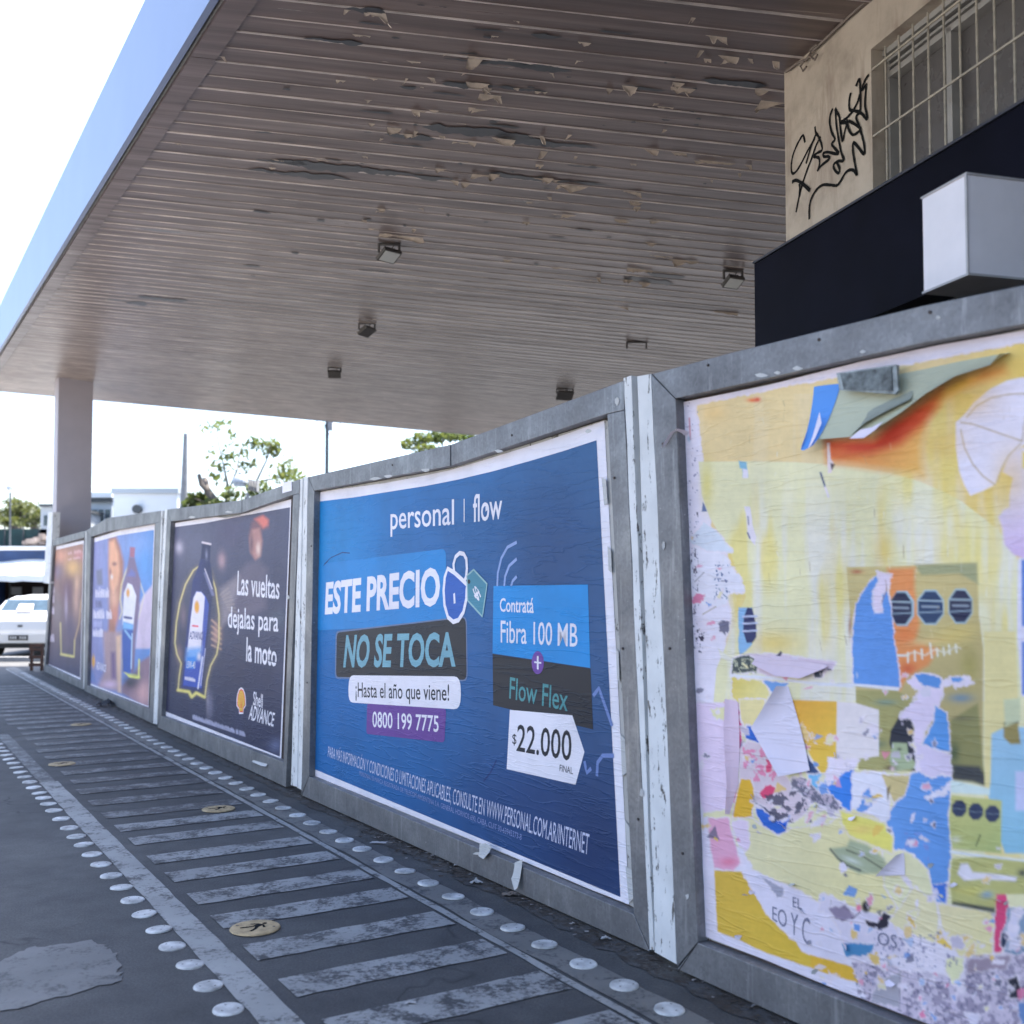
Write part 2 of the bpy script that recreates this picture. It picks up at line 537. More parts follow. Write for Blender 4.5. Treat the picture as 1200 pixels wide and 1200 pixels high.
for i, (p, lab) in enumerate([((299, 1089), "yellow disc with a black walking figure, nearest the camera, on the striped walkway"),
                              ((256, 949), "yellow disc with a walking figure, second from the camera and closer to the hoarding"),
                              ((72.6, 896), "yellow disc, third from the camera, on the worn stripes near the thick edge line"),
                              ((95, 849.5), "faded yellow disc farthest from the camera on the striped walkway")]):
    g = ground(*p)
    o = bpy.data.objects.new("pedestrian_disc", ym); COL.objects.link(o)
    o.location = (g.x, g.y, 0.0045); o.rotation_euler = (0, 0, R(-59 + 90) + math.pi / 2 * (0 if i % 2 else 0) - R(60))
    tag(o, lab, "marker disc", "yellow pedestrian discs on the walkway")
    c = bpy.data.objects.new("pictogram", pm); COL.objects.link(c); c.parent = o

# ------------------------------------------------------------------ canopy
P0 = at(84, 437, 19.9)
d1 = ray(25600, 2815); d1.normalize()             # along the ceiling strips
d2 = ray(-110, 600); d2.normalize()               # along the fascia
pn = d1.cross(d2).normalized()
if pn.z > 0: pn = -pn                             # faces down
def onceil(px, py, off=0.0): return hit(px, py, P0 + pn * off, pn)
e1 = d1
e2 = (d2 - d1 * d2.dot(d1)).normalized()
def AB(P): return (P - P0).dot(e1), (P - P0).dot(e2)
def ceilpt(a, b, off=0.0): return P0 + e1 * a + e2 * b + pn * off
# soffit line and fascia line as a(b)
def line_ab(pA, pB):
    a0, b0 = AB(onceil(*pA)); a1, b1 = AB(onceil(*pB))
    k = (a1 - a0) / (b1 - b0)
    return lambda b: a0 + k * (b - b0)
fas = line_ab((255, 0), (0, 413))
seam = line_ab((301, 0), (0, 434))
bFar = AB(onceil(270, 483))[1]
bNear = bFar - 27.5
aRight = 15.0

def mat_ceiling(name="canopy_sheet"):
    m, n, b = newmat(name)
    ang = math.atan2(e1.y, e1.x)
    g = nd(n, "ShaderNodeNewGeometry")
    mp = nd(n, "ShaderNodeMapping", vector_type='TEXTURE')
    mp.inputs["Rotation"].default_value = (0, 0, ang)
    n.links.new(g.outputs["Position"], mp.inputs[0])
    mp2 = nd(n, "ShaderNodeMapping"); mp2.inputs["Scale"].default_value = (0.4, 6.0, 1); n.links.new(mp.outputs[0], mp2.inputs[0])
    st1 = noise(n, mp2.outputs[0], 1.6, 7, 0.6, 0.2)
    big = noise(n, g.outputs["Position"], 0.35, 4)
    c = ramp(n, st1, [(0.28, (0.080, 0.057, 0.052)), (0.5, (0.138, 0.100, 0.090)), (0.75, (0.235, 0.180, 0.160))])
    c = mix(n, 0.55, c, ramp(n, big, [(0.35, (0.6, 0.58, 0.58)), (0.65, (1.15, 1.13, 1.12))]), 'MULTIPLY')
    # bare grey metal where the paint has gone
    mp3 = nd(n, "ShaderNodeMapping"); mp3.inputs["Scale"].default_value = (0.45, 4.6, 1); n.links.new(mp.outputs[0], mp3.inputs[0])
    pe = noise(n, mp3.outputs[0], 1.25, 5, 0.6, 0.5)
    pm_ = ramp(n, pe, [(0.665, 0), (0.68, 1)])
    c = mix(n, pm_, c, (0.085, 0.095, 0.105))
    rim = ramp(n, pe, [(0.655, 0), (0.665, 0.8), (0.672, 0)])
    c = mix(n, rim, c, (0.48, 0.42, 0.36))
    n.links.new(c, b.inputs["Base Color"])
    n.links.new(ramp(n, st1, [(0.3, 0.42), (0.7, 0.27)]), b.inputs["Roughness"])
    b.inputs["Specular IOR Level"].default_value = 0.7
    bump(n, b, mix(n, 0.4, st1, pe), 0.35, 0.012)
    return m
M['ceil'] = mat_ceiling()
M['rib'] = simple("canopy_rib_lit", (0.50, 0.43, 0.39), 0.35, var=0.5, scale=3)  # paler than the strips: light caught on the lips, put into the colour
M['fascia'] = simple("blue_grey_fascia", (0.19, 0.24, 0.38), 0.35, var=0.05, scale=1.5)
M['roof'] = simple("roof_sheet", (0.35, 0.35, 0.35), 0.7)

can = empty("petrol_station_canopy", ceilpt(0, 0, 0))
tag(can, "large flat canopy with peeling brown strip ceiling and pale blue fascia over the hoarding", "canopy")
W = 0.205
k = 0; b = bFar
while b > bNear:
    b0 = b - W
    g = 0.0025
    rb = random.choice((0.012, 0.016, 0.020)) if k % 2 else 0.005
    mb = MB()
    def prof(bb):
        return bb
    a0f, a0n = seam(b) , seam(b0)
    # tray: face, step up to the joint, rib at the far edge
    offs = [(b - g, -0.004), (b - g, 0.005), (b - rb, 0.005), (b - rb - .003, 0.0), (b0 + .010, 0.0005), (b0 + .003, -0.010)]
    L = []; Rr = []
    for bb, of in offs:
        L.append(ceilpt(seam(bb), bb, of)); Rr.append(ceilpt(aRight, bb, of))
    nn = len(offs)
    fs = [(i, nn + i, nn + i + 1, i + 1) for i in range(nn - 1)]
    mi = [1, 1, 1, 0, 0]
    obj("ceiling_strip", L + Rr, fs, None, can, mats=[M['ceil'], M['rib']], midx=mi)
    k += 1; b -= W
# soffit border board along the fascia
vs = []; fs = []
nb = 24
bsoff = np.linspace(bFar, bNear, nb)
mb = MB()
for i in range(nb - 1):
    b0_, b1_ = bsoff[i], bsoff[i + 1]
    q0 = [ceilpt(fas(b0_) + .03, b0_, .03), ceilpt(seam(b0_) - .012, b0_, .03), ceilpt(seam(b1_) - .012, b1_ + .006, .03), ceilpt(fas(b1_) + .03, b1_ + .006, .03)]
    mb = MB(); mb.hexa(q0, [q - pn * .03 for q in q0]); mb.build("soffit_board", M['ceil'], can)
# roof slab above, with fascia
up = Vector((0, 0, 1))
def roofpoly(o_a=0.0):
    return [ceilpt(fas(bFar) + o_a, bFar - o_a, -.05), ceilpt(aRight, bFar - o_a, -.05), ceilpt(aRight, bNear, -.05), ceilpt(fas(bNear) + o_a, bNear, -.05)]
mb = MB(); q = roofpoly(.05); mb.hexa(q, [v + up * .66 for v in q]); mb.build("roof_slab", M['roof'], can)
FH = 0.76
fA = ceilpt(fas(bFar), bFar, 0); fB = ceilpt(fas(bNear), bNear, 0)
fd = (fB - fA)
nseg = 1
out = Vector((-fd.y, fd.x, 0)).normalized()
if out.x > 0: out = -out
for i in range(nseg):
    a_, c_ = fA + fd * (i / nseg), fA + fd * ((i + 1) / nseg - 0.0005)
    q0 = [a_ - up * .01, c_ - up * .01, c_ + up * FH, a_ + up * FH]
    mb = MB(); mb.hexa(q0, [v + out * .04 for v in q0])
    mb.build("fascia_panel", M['fascia'], can)
# far end fascia
gA = ceilpt(fas(bFar), bFar, 0); gB = ceilpt(aRight, bFar, 0)
q0 = [gA - up * .01, gB - up * .01, gB + up * FH, gA + up * FH]
od = Vector((-e1.y, e1.x, 0)).normalized()
mb = MB(); mb.hexa(q0, [v + od * .04 for v in q0]); mb.build("end_fascia", M['fascia'], can)
# column
M['column'] = simple("grey_column_paint", (0.44, 0.40, 0.43), 0.55, var=0.06, scale=2)
cL = at(66, 600, 20.6); cR = at(102.5, 600, 20.8)
fdv = (cR - cL); fdv.z = 0; cw = fdv.length
fv = Vector((0.854, 0.52, 0)).normalized()
pL = Vector((cL.x, cL.y, 0))
cw = 0.635
q = [pL, pL + fv * cw, pL + fv * cw + rdir * .5, pL + rdir * .5]
def ceil_z(P):
    return P0.z + ((P0 - P).dot(Vector((pn.x, pn.y, 0)))) / pn.z
mb = MB(); mb.hexa(q, [Vector((v.x, v.y, ceil_z(v) + .02)) for v in q]); col_ = mb.build("column", M['column'], can)
mb = MB(); mb.box(pL + fv * .49 - rdir * .008 + up * (1.6 + (690 - 627) / 1250 * 20.7), (.12, .012, .16), rz=math.atan2(fv.y, fv.x)); mb.build("notice_plate", M['stud'], can)

# paint flakes hanging from the ceiling (photo pixels: centre, length px, height px)
M['flake'] = simple("peeled_paint_flake", (0.52, 0.43, 0.35), 0.7, var=0.25, scale=14)
M['bare'] = simple("bare_metal_patch", (0.055, 0.058, 0.064), 0.4, var=0.25, scale=9)
flk = [(441, 16, 20, .9), (525, 65, 12, .6), (563, 68, 34, 1), (600, 70, 14, .6), (505, 92, 8, .8), (560, 98, 24, .7), (575, 112, 22, .9), (605, 104, 12, .6), (634, 108, 14, .5),
       (812, 17 + 5, 6, .8), (853, 67, 22, 1), (878, 70, 8, .8), (908, 73, 8, .8), (738, 102, 18, .9), (779, 126, 16, .8), (795, 98, 16, .8), (800, 104, 26, .8), (892, 106, 16, .6),
       (905, 120, 26, 1.3), (482, 158, 14, .7), (590, 163, 38, 1.2), (545, 168, 24, .8), (762, 176, 16, .5), (795, 180, 24, 1.0), (840, 190, 40, .5), (572, 206, 30, 1.4), (672, 218, 30, 1.0),
       (745, 238, 22, .5), (660, 252, 24, .9), (732, 258, 20, .7), (775, 258, 24, .6), (475, 277, 38, .9), (455, 275, 20, .8), (800, 305, 36, 1.2), (752, 316, 28, 1.5), (772, 300, 30, .8),
       (756, 331, 14, 1.0), (728, 360, 14, .7), (850, 366, 24, .6), (400, 95, 12, .8), (432, 118, 10, .8), (326, 188, 14, .8), (408, 13, 8, .7), (320, 197, 10, .8), (208, 168, 10, 1), (259, 67, 8, 1), (380, 188, 18, .7), (640, 210, 30, .6)]
for k in range(60):
    flk.append((random.uniform(420, 905), random.uniform(20, 350), random.choice((5, 7, 9, 14, 22)), random.uniform(.25, .7)))
for (px, py, ln, hh) in flk:
    for rep_ in range(2 if ln > 18 else 1):
        c0 = onceil(px + (random.uniform(-.35, .35) * ln if rep_ else 0), py + random.uniform(-2, 2) * rep_)
        depth = c0.y
        Lm = ln / FPX * depth * random.uniform(.7, 1.3) * (.6 if rep_ else 1)
        wd = (0.014 + 0.034 * hh) * random.uniform(.6, 1.4)
        n_ = 9; vs = []; wk = random.uniform(.4, 1); kind_ = random.random(); sgn = random.choice((-1, 1))
        for i in range(n_ + 1):
            u = i / n_ - .5
            wk = min(1.3, max(.12, wk + random.uniform(-.35, .35)))
            if kind_ < .35: env = max(.05, .5 + sgn * u)            # one long wedge
            else: env = max(.08, 1 - abs(2 * u) ** 4)
            base = c0 + e1 * (u * Lm)
            for j in range(4):
                v = j / 3; t_ = wd * env * wk
                vs.append(base + pn * (0.004 + t_ * v * (1.2 - .5 * v)) + e2 * (t_ * math.sin(v * 2.2) * .9 - .02) + e1 * (t_ * v * .5 * sgn))
        fs = [(i * 4 + j, i * 4 + j + 1, (i + 1) * 4 + j + 1, (i + 1) * 4 + j) for i in range(n_) for j in range(3)]
        obj("paint_flake", vs, fs, M['flake'], can, smooth=True)
bare = [(428, 12, 46, 9), (390, 48, 70, 8), (640, 42, 36, 9), (595, 76, 150, 8), (585, 102, 110, 8), (535, 100, 34, 7), (560, 155, 130, 12), (640, 168, 120, 9), (860, 97, 76, 8), (430, 200, 200, 12), (640, 210, 150, 7), (330, 190, 60, 12), (350, 205, 120, 8),
        (780, 322, 46, 8), (760, 330, 60, 8), (478, 102, 20, 6), (300, 60, 8, 6), (355, 45, 16, 9), (480, 160, 60, 7), (190, 350, 60, 9), (160, 356, 24, 8)]
for k in range(70):
    bare.append((random.uniform(230, 900), random.uniform(5, 330), random.choice((4, 6, 10, 22, 40)), random.uniform(2, 4)))
for (px, py, ln, hp) in bare:
    if px - 120 < 300 - py: continue
    n_ = max(5, int(ln / 4)); top = []; bot = []; w1 = w2 = .5
    for i in range(n_ + 1):
        u = i / n_
        x = px + (u - .5) * ln; y = py + (u - .5) * ln * .1
        w1 = min(1, max(.08, w1 + random.uniform(-.3, .3))); w2 = min(1, max(.08, w2 + random.uniform(-.3, .3)))
        env = min(1, 6 * u + .1, 6 * (1 - u) + .1)
        top.append(onceil(x, y - hp * .5 * env * w1, .0055)); bot.append(onceil(x, y + hp * .5 * env * w2, .0055))
    vs = top + bot; m_ = n_ + 1
    obj("bare_patch", vs, [(i, i + 1, m_ + i + 1, m_ + i) for i in range(n_)], M['bare'], can)

# floodlights and empty brackets on the ceiling
M['lampbody'] = simple("lamp_housing", (0.085, 0.078, 0.074), 0.6)
M['lampglass'] = simple("lamp_glass", (0.72, 0.73, 0.70), 0.15, var=0.05)
def floodlight(px, py, size, rot, label, glass=True):
    c = onceil(px, py, .0)
    root = empty("floodlight", c)
    tag(root, label, "floodlight", "floodlights under the canopy")
    mb = MB(); 
    mb.tube([c + Vector((-size * .5, 0, 0)), c + Vector((-size * .5, 0, -.09))], .012, 6)
    mb.tube([c + Vector((size * .5, 0, 0)), c + Vector((size * .5, 0, -.09))], .012, 6)
    mb.tube([c + Vector((-size * .5, 0, -.01)), c + Vector((size * .5, 0, -.01))], .014, 6)
    mb.build("bracket", M['lampbody'], root)
    if glass is None: return root
    ax = Matrix.Rotation(rot, 3, 'Z') @ Matrix.Rotation(R(-28), 3, 'X')
    cc = c + Vector((0, 0, -.115))
    mb = MB(); mb.box(cc, (size, size * .8, .035), ax=ax); mb.box(cc + ax @ Vector((0, 0, .03)), (size * .6, size * .5, .03), ax=ax); mb.tube([cc + up * .03, c + Vector((.05, .03, 0)), c + Vector((.22, .02, 0))], .006, 5)
    for i in range(5): mb.box(cc + ax @ Vector(((i - 2) * size * .13, 0, .05)), (.008, size * .5, .02), ax=ax)
    mb.build("housing", M['lampbody'], root)
    if glass:
        mb = MB(); mb.box(cc + ax @ Vector((0, 0, -.0195)), (size * .86, size * .66, .004), ax=ax); mb.build("glass", M['lampglass'], root)
    return root
floodlight(456, 285, .19, R(42), "square floodlight with pale glass in the middle of the brown ceiling")
floodlight(859, 316, .17, R(25), "square floodlight with pale glass near the dark sign on the building")
floodlight(392, 430, .20, R(5), "dark floodlight on a bracket near the far edge of the ceiling", glass=False)
floodlight(430, 378, .20, R(60), "dark floodlight half hidden by flaking paint beside its bracket", glass=False)
floodlight(746, 400, .24, R(80), "dark empty floodlight bracket above the gap between two galvanised panels", glass=None)
floodlight(662, 455, .26, R(10), "dark floodlight just above the top rail of the blue poster panel", glass=False)

# ------------------------------------------------------------------ building on the right
M['stucco'] = None
m, n, b_ = newmat("dirty_beige_stucco")
co = coords(n)
f = noise(n, co, 2.5, 7, 0.65)
c = ramp(n, f, [(0.3, (0.33, 0.27, 0.21)), (0.5, (0.50, 0.42, 0.33)), (0.72, (0.58, 0.50, 0.40))])
co2 = coords(n, (4, 4, .8)); f2 = noise(n, co2, 1.6, 6, .6)
c = mix(n, ramp(n, f2, [(0.52, 0), (0.68, .6)]), c, (0.22, 0.15, 0.11))
v = nd(n, "ShaderNodeTexNoise"); 
n.links.new(c, b_.inputs["Base Color"]); b_.inputs["Roughness"].default_value = .85
bump(n, b_, noise(n, co, 26, 5, .7), .35, .006)
M['stucco'] = m
wdir = Vector((-0.28, 1, 0)).normalized()         # receding direction of the wall
wn = Vector((-wdir.y, wdir.x, 0)).normalized()    # outward, to the left
if wn.x > 0: wn = -wn
corner = onceil(919, 85)
Wp = Vector((corner.x, corner.y, 0))
def wpt(u, z, off=0.0):  # u metres from the far corner towards the camera
    return Wp - wdir * u + wn * off + Vector((0, 0, z))
def wuv(px, py, off=0.0):
    P = hit(px, py, Wp + wn * off, wn)
    return (Wp - P).dot(wdir), P.z
bl = empty("corner_building", wpt(0, 0))
tag(bl, "beige stuccoed building with barred window and black graffiti under the canopy", "building")
def wbox(name, u0, u1, z0, z1, o0, o1, mat, parent):
    q0 = [wpt(u0, z0, o0), wpt(u1, z0, o0), wpt(u1, z1, o0), wpt(u0, z1, o0)]
    q1 = [wpt(u0, z0, o1), wpt(u1, z0, o1), wpt(u1, z1, o1), wpt(u0, z1, o1)]
    mb = MB(); mb.hexa(q0, q1); return mb.build(name, mat, parent)
u0w, _ = wuv(1021.5, 120); _, ztop = wuv(1021.5, 57)
u1w = u0w + 2.4; ztop = ztop
zsign = wuv(1029, 216, 0)[1] - .25
H = 8.0
wbox("wall", 0, u0w, 0, H, -.25, 0, M['stucco'], bl)
wbox("wall", u0w, u1w, ztop, H, -.25, 0, M['stucco'], bl)
wbox("wall", u0w, u1w, 0, zsign - .9, -.25, 0, M['stucco'], bl)
wbox("wall", u1w, 9, 0, H, -.25, 0, M['stucco'], bl)
# far return wall and back
q = [wpt(0, 0, -.25), wpt(0, 0, -7), wpt(.25, 0, -7), wpt(.25, 0, -.25)]
mb = MB(); mb.hexa(q, [v_ + up * H for v_ in q]); mb.build("wall", M['stucco'], bl)
q = [wpt(0, H, 0), wpt(0, H, -7), wpt(9, H, -7), wpt(9, H, 0)]
mb = MB(); mb.hexa(q, [v_ + up * .2 for v_ in q]); mb.build("roof", M['roof'], bl)
# window: plaster band, frame, panes, bars
zlow = zsign - .9
M['winframe'] = simple("grey_window_frame", (0.36, 0.34, 0.31), 0.5, var=.1)
M['bars'] = simple("cream_window_bars", (0.42, 0.37, 0.29), 0.55, var=.25, scale=30)
m, n, b_ = newmat("dusty_window_glass"); b_.inputs["Base Color"].default_value = (.115, .105, .10, 1); b_.inputs["Roughness"].default_value = .25
f = noise(n, coords(n), 4, 5); n.links.new(ramp(n, f, [(.35, .16), (.7, .4)]), b_.inputs["Roughness"])
M['pane'] = m
OF = -.10
def wu(px, off): return wuv(px, 150, off)[0]
uf0 = wu(1034, OF); 
def zat(px, py, off): return wuv(px, py, off)[1]
zf = zat(1046, 55, OF)
# frame members given by photo pixels on the window plane
win = None
frame = MB()
def wb(mb, u0, u1, z0, z1, o0, o1):
    q0 = [wpt(u0, z0, o0), wpt(u1, z0, o0), wpt(u1, z1, o0), wpt(u0, z1, o0)]
    q1 = [wpt(u0, z0, o1), wpt(u1, z0, o1), wpt(u1, z1, o1), wpt(u0, z1, o1)]
    mb.hexa(q0, q1)
wb(frame, u0w, wu(1036, OF), zlow, ztop, -.16, OF + .03)
wb(frame, wu(1039, OF), wu(1045.5, OF), zlow, ztop - .06, -.16, OF + .01)
um0, um1 = wu(1113, OF), wu(1119, OF)
wb(frame, um0, um1, zlow, ztop - .11, -.16, OF + .012)
wb(frame, u1w - .06, u1w, zlow, ztop, -.16, OF + .03)
for dz0, dz1, o_ in ((0.0, .028, .035), (.045, .06, .02), (.075, .088, .01), (.105, .135, .012)):
    wb(frame, wu(1036, OF) + .001, u1w - .061, ztop - dz1, ztop - dz0, -.16, OF + o_)
win = frame.build("window_frame", M['winframe'], bl)
for a_, c_ in ((wu(1045.5, OF), um0), (um1, u1w - .06)):
    mb = MB(); wb(mb, a_, c_, zlow, ztop - .137, -.15, -.142); mb.build("pane", M['pane'], win)
mb = MB(); wb(mb, u0w, u1w, zlow, ztop, -.25, -.2); mb.build("window_back", M['dark'], bl)
grille = MB()
gOF = -.015
pxs = [1038.9, 1055, 1071.6, 1089.6, 1108, 1127, 1147, 1168, 1190.8]
us = [wu(p, gOF) for p in pxs]
stp = us[-1] - us[-2]
while us[-1] + .13 < u1w: us.append(us[-1] + .13)
gr = empty("window_grille", wpt(u0w, zlow)); gr.parent = bl; gr.location = gr.location - bl.location
for uu in us:
    mb = MB(); mb.tube([wpt(uu, zlow, gOF), wpt(uu, ztop - .03, gOF)], .0052, 6)
    mb.build("bar", M['bars'], gr)
for (px, py) in ((1024, 161), (1024, 82)):
    uu, zz = wuv(px, py, gOF)
    mb = MB(); wb(mb, u0w + .002, u1w, zz - .0045, zz + .0045, gOF + .007, gOF + .013); mb.build("crossbar", M['bars'], gr)
# cables and tie at the top corner
mb = MB()
def wline(pts, off=.012): return [wpt(*wuv(x, y, off), off) for x, y in pts]
mb.tube(wline([(1014, 2), (990, 24), (965, 48), (952, 60), (945, 70), (934, 74), (921, 84)], .02), .008, 6)
mb.tube(wline([(958, 52), (950, 58), (948, 66), (955, 70), (958, 64)], .03), .006, 6)
mb.tube(wline([(942, 72), (938, 78), (941, 83), (945, 78)], .03), .006, 6)
mb.build("cable", simple("old_cable", (.2, .16, .13), .7), bl)
# graffiti
def zz(pts): return [(910 + x * .15, 80 + y * .15) for x, y in pts]
strokes = [
 [(222, 580), (215, 545), (205, 525), (180, 560), (150, 620), (125, 690), (115, 760), (118, 810), (135, 822), (165, 790), (200, 730), (240, 650), (300, 545)],
 [(300, 455), (305, 500), (325, 530), (350, 590), (355, 640), (320, 660), (290, 690), (330, 700), (335, 750), (318, 805)],
 [(345, 535), (310, 600), (275, 700), (240, 790), (200, 910), (170, 1030), (152, 1125)],
 [(305, 520), (270, 610), (230, 745)],
 [(318, 800), (350, 760), (410, 710), (405, 690), (370, 690), (365, 665), (400, 655), (460, 668), (485, 660), (450, 620), (430, 590), (455, 555), (430, 500), (415, 430), (418, 370), (438, 315)],
 [(455, 315), (470, 340), (490, 380), (495, 450), (515, 570), (530, 500), (545, 430), (500, 425), (540, 395), (590, 340), (630, 270), (650, 200)],
 [(460, 325), (465, 430), (485, 560), (505, 660), (525, 720), (480, 725), (445, 755), (455, 795), (485, 820), (490, 780), (465, 730)],
 [(580, 190), (567, 250), (570, 320), (600, 330), (660, 350), (700, 395), (708, 380), (690, 290), (695, 190), (700, 140)],
 [(620, 140), (640, 90), (650, 110), (655, 250), (650, 340), (620, 380), (640, 440), (665, 520), (685, 610), (682, 670), (640, 620), (600, 580), (595, 640), (610, 740), (628, 835), (605, 800), (570, 795), (535, 820), (500, 880), (470, 915), (420, 912), (360, 912), (310, 950), (270, 1020), (255, 1090), (255, 1180)],
 [(720, 50), (690, 95), (665, 170), (705, 120)],
 [(550, 400), (560, 470), (595, 520), (640, 495), (655, 470), (600, 430), (560, 410)],
 [(120, 890), (150, 875), (200, 900), (260, 955)], [(178, 900), (180, 960), (176, 1000)],
]
mb = MB()
for k_, sk in enumerate(strokes):
    P = zz(sk)
    Q = []
    for i in range(len(P) - 1):
        for j in range(4):
            t = j / 4
            p0, p1, p2, p3 = P[max(i - 1, 0)], P[i], P[i + 1], P[min(i + 2, len(P) - 1)]
            Q.append(tuple(0.5 * ((2 * p1[q_]) + (-p0[q_] + p2[q_]) * t + (2 * p0[q_] - 5 * p1[q_] + 4 * p2[q_] - p3[q_]) * t * t + (-p0[q_] + 3 * p1[q_] - 3 * p2[q_] + p3[q_]) * t ** 3) for q_ in (0, 1)))
    Q.append(P[-1])
    of = .0015 + k_ * .0003
    uv = [wuv(x, y, of) for x, y in Q]
    wdt = .0098 if k_ != 11 else .012
    vs = []
    for i, (u_, z_) in enumerate(uv):
        a_, c_ = uv[max(i - 1, 0)], uv[min(i + 1, len(uv) - 1)]
        tx, tz = c_[0] - a_[0], c_[1] - a_[1]; l_ = math.hypot(tx, tz) or 1
        h = wdt * random.uniform(.8, 1.1) * .85
        vs += [wpt(u_ - tz / l_ * h, z_ + tx / l_ * h, of), wpt(u_ + tz / l_ * h, z_ - tx / l_ * h, of)]
    mb.add(vs, [(2 * i, 2 * i + 1, 2 * i + 3, 2 * i + 2) for i in range(len(uv) - 1)])
mb.build("graffiti", M['black'], bl)
# dark fascia sign and box sign
m = simple("dark_blue_sign_sheet", (0.004, 0.004, 0.010), 0.55, var=.3, scale=3, spec=.06)
SO = .15
def spt_(px, py, off): return wuv(px, py, off)
us0, zs1 = spt_(884, 310, SO); _, zs0 = spt_(1025, 370, SO)
sg = empty("shop_sign", wpt(us0, zs0, SO)); tag(sg, "long blank dark navy fascia sign below the barred window", "sign")
wbox("sign_board", us0, 7.5, zs0, zs1, .0025, SO, m, sg)
wbox("edge_strip", us0 + .001, 7.5, zs1 + .001, zs1 + .013, .03, SO + .012, simple("sign_edge", (.03, .03, .04), .35), sg)
zb = zs0
# shopfront below
wbox("shopfront", .3, 7, .1, zs0 - .3, .003, .02, simple("dark_shutter", (.02, .02, .024), .4), bl)
BO = .50
ub0, zb1 = spt_(1081, 233, BO); ub1, _ = spt_(1133, 205, BO); _, zb0 = spt_(1133, 321, BO)
M['boxsign'] = simple("white_box_sign", (0.78, 0.74, 0.76), 0.45, var=.04)
bx = empty("box_sign", wpt(ub0, zb0, BO)); tag(bx, "blank white projecting box sign mounted on the dark fascia sign", "sign")
q0 = [wpt(ub0, zb0, SO + .016), wpt(ub1, zb0, SO + .016), wpt(ub1, zb1, SO + .016), wpt(ub0, zb1, SO + .016)]
q1 = [wpt(ub0, zb0, BO), wpt(ub1, zb0, BO), wpt(ub1, zb1, BO), wpt(ub0, zb1, BO)]
mb = MB(); mb.hexa(q0, q1); mb.build("box_body", M['boxsign'], bx)
tr = simple("sign_edge_trim", (.42, .40, .40), .4)
for a_, c_, z_0, z_1 in ((ub0, ub1, zb0 - .008, zb0), (ub0, ub1, zb1, zb1 + .006)):
    wbox("trim", a_ - .004, c_ + .006, z_0, z_1, SO + .02, BO + .006, tr, bx)
wbox("trim", ub1 - .006, ub1 + .004, zb0 + .001, zb1 - .001, BO + .0005, BO + .006, tr, bx)
# ------------------------------------------------------------------ background beyond the canopy
M['white'] = simple("white_render", (0.62, 0.63, 0.64), 0.7, var=.06, scale=.6)
M['bgrey'] = simple("pale_grey_render", (0.36, 0.39, 0.42), 0.7, var=.08, scale=.6)
M['glassb'] = simple("window_glass", (0.06, 0.08, 0.09), 0.15, var=.2, scale=2)
M['green'] = simple("green_fence_mesh", (0.012, 0.045, 0.042), 0.6, var=.3, scale=2)
M['awning'] = simple("white_awning", (0.75, 0.75, 0.74), 0.6, var=.04)
M['bluewall'] = simple("blue_wall", (0.03, 0.07, 0.19), 0.6, var=.2, scale=2)
M['interior'] = simple("dark_interior", (0.035, 0.022, 0.020), 0.8, var=.3, scale=1)
M['brown'] = simple("brown_wood", (0.075, 0.030, 0.018), 0.7, var=.3, scale=10)
M['bark'] = simple("bark", (0.10, 0.085, 0.075), 0.9, var=.35, scale=12, bmp=.4)
M['pole'] = simple("weathered_pole", (0.23, 0.23, 0.235), 0.8, var=.15, scale=5)
M['iron'] = simple("dark_steel", (0.055, 0.06, 0.065), 0.6)
def leafmat(name, a, b_, tr=.35):
    m, n, b = newmat(name)
    oi = nd(n, "ShaderNodeNewGeometry")
    f = noise(n, oi.outputs["Position"], 1.6, 3)
    c = ramp(n, f, [(0.3, a), (0.7, b_)])
    n.links.new(c, b.inputs["Base Color"]); b.inputs["Roughness"].default_value = .6
    t = nd(n, "ShaderNodeBsdfTranslucent"); n.links.new(c, t.inputs[0])
    mx = nd(n, "ShaderNodeMixShader"); mx.inputs[0].default_value = tr
    n.links.new(b.outputs[0], mx.inputs[1]); n.links.new(t.outputs[0], mx.inputs[2])
    n.links.new(mx.outputs[0], n.nodes["Material Output"].inputs[0])
    return m
M['leaf'] = leafmat("young_leaves", (0.06, 0.09, 0.025), (0.12, 0.135, 0.035), .5)
M['leaf2'] = leafmat("hedge_leaves", (0.045, 0.060, 0.020), (0.12, 0.13, 0.030))

def bbox3(px0, px1, py0, py1, depth, thick):
    """a box whose front face spans the photo pixels at that depth"""
    a = at(px0, py1, depth); b = at(px1, py0, depth)
    return a, b, thick
def frontbox(name, px0, px1, py0, py1, depth, thick, mat, parent, rz=0, z0=None):
    a = at(px0, py1, depth); b = at(px1, py0, depth)
    za = a.z if z0 is None else z0
    mb = MB(); mb.box(((a.x + b.x) / 2, depth + thick / 2, (za + b.z) / 2), (b.x - a.x, thick, b.z - za))
    return mb.build(name, mat, parent)

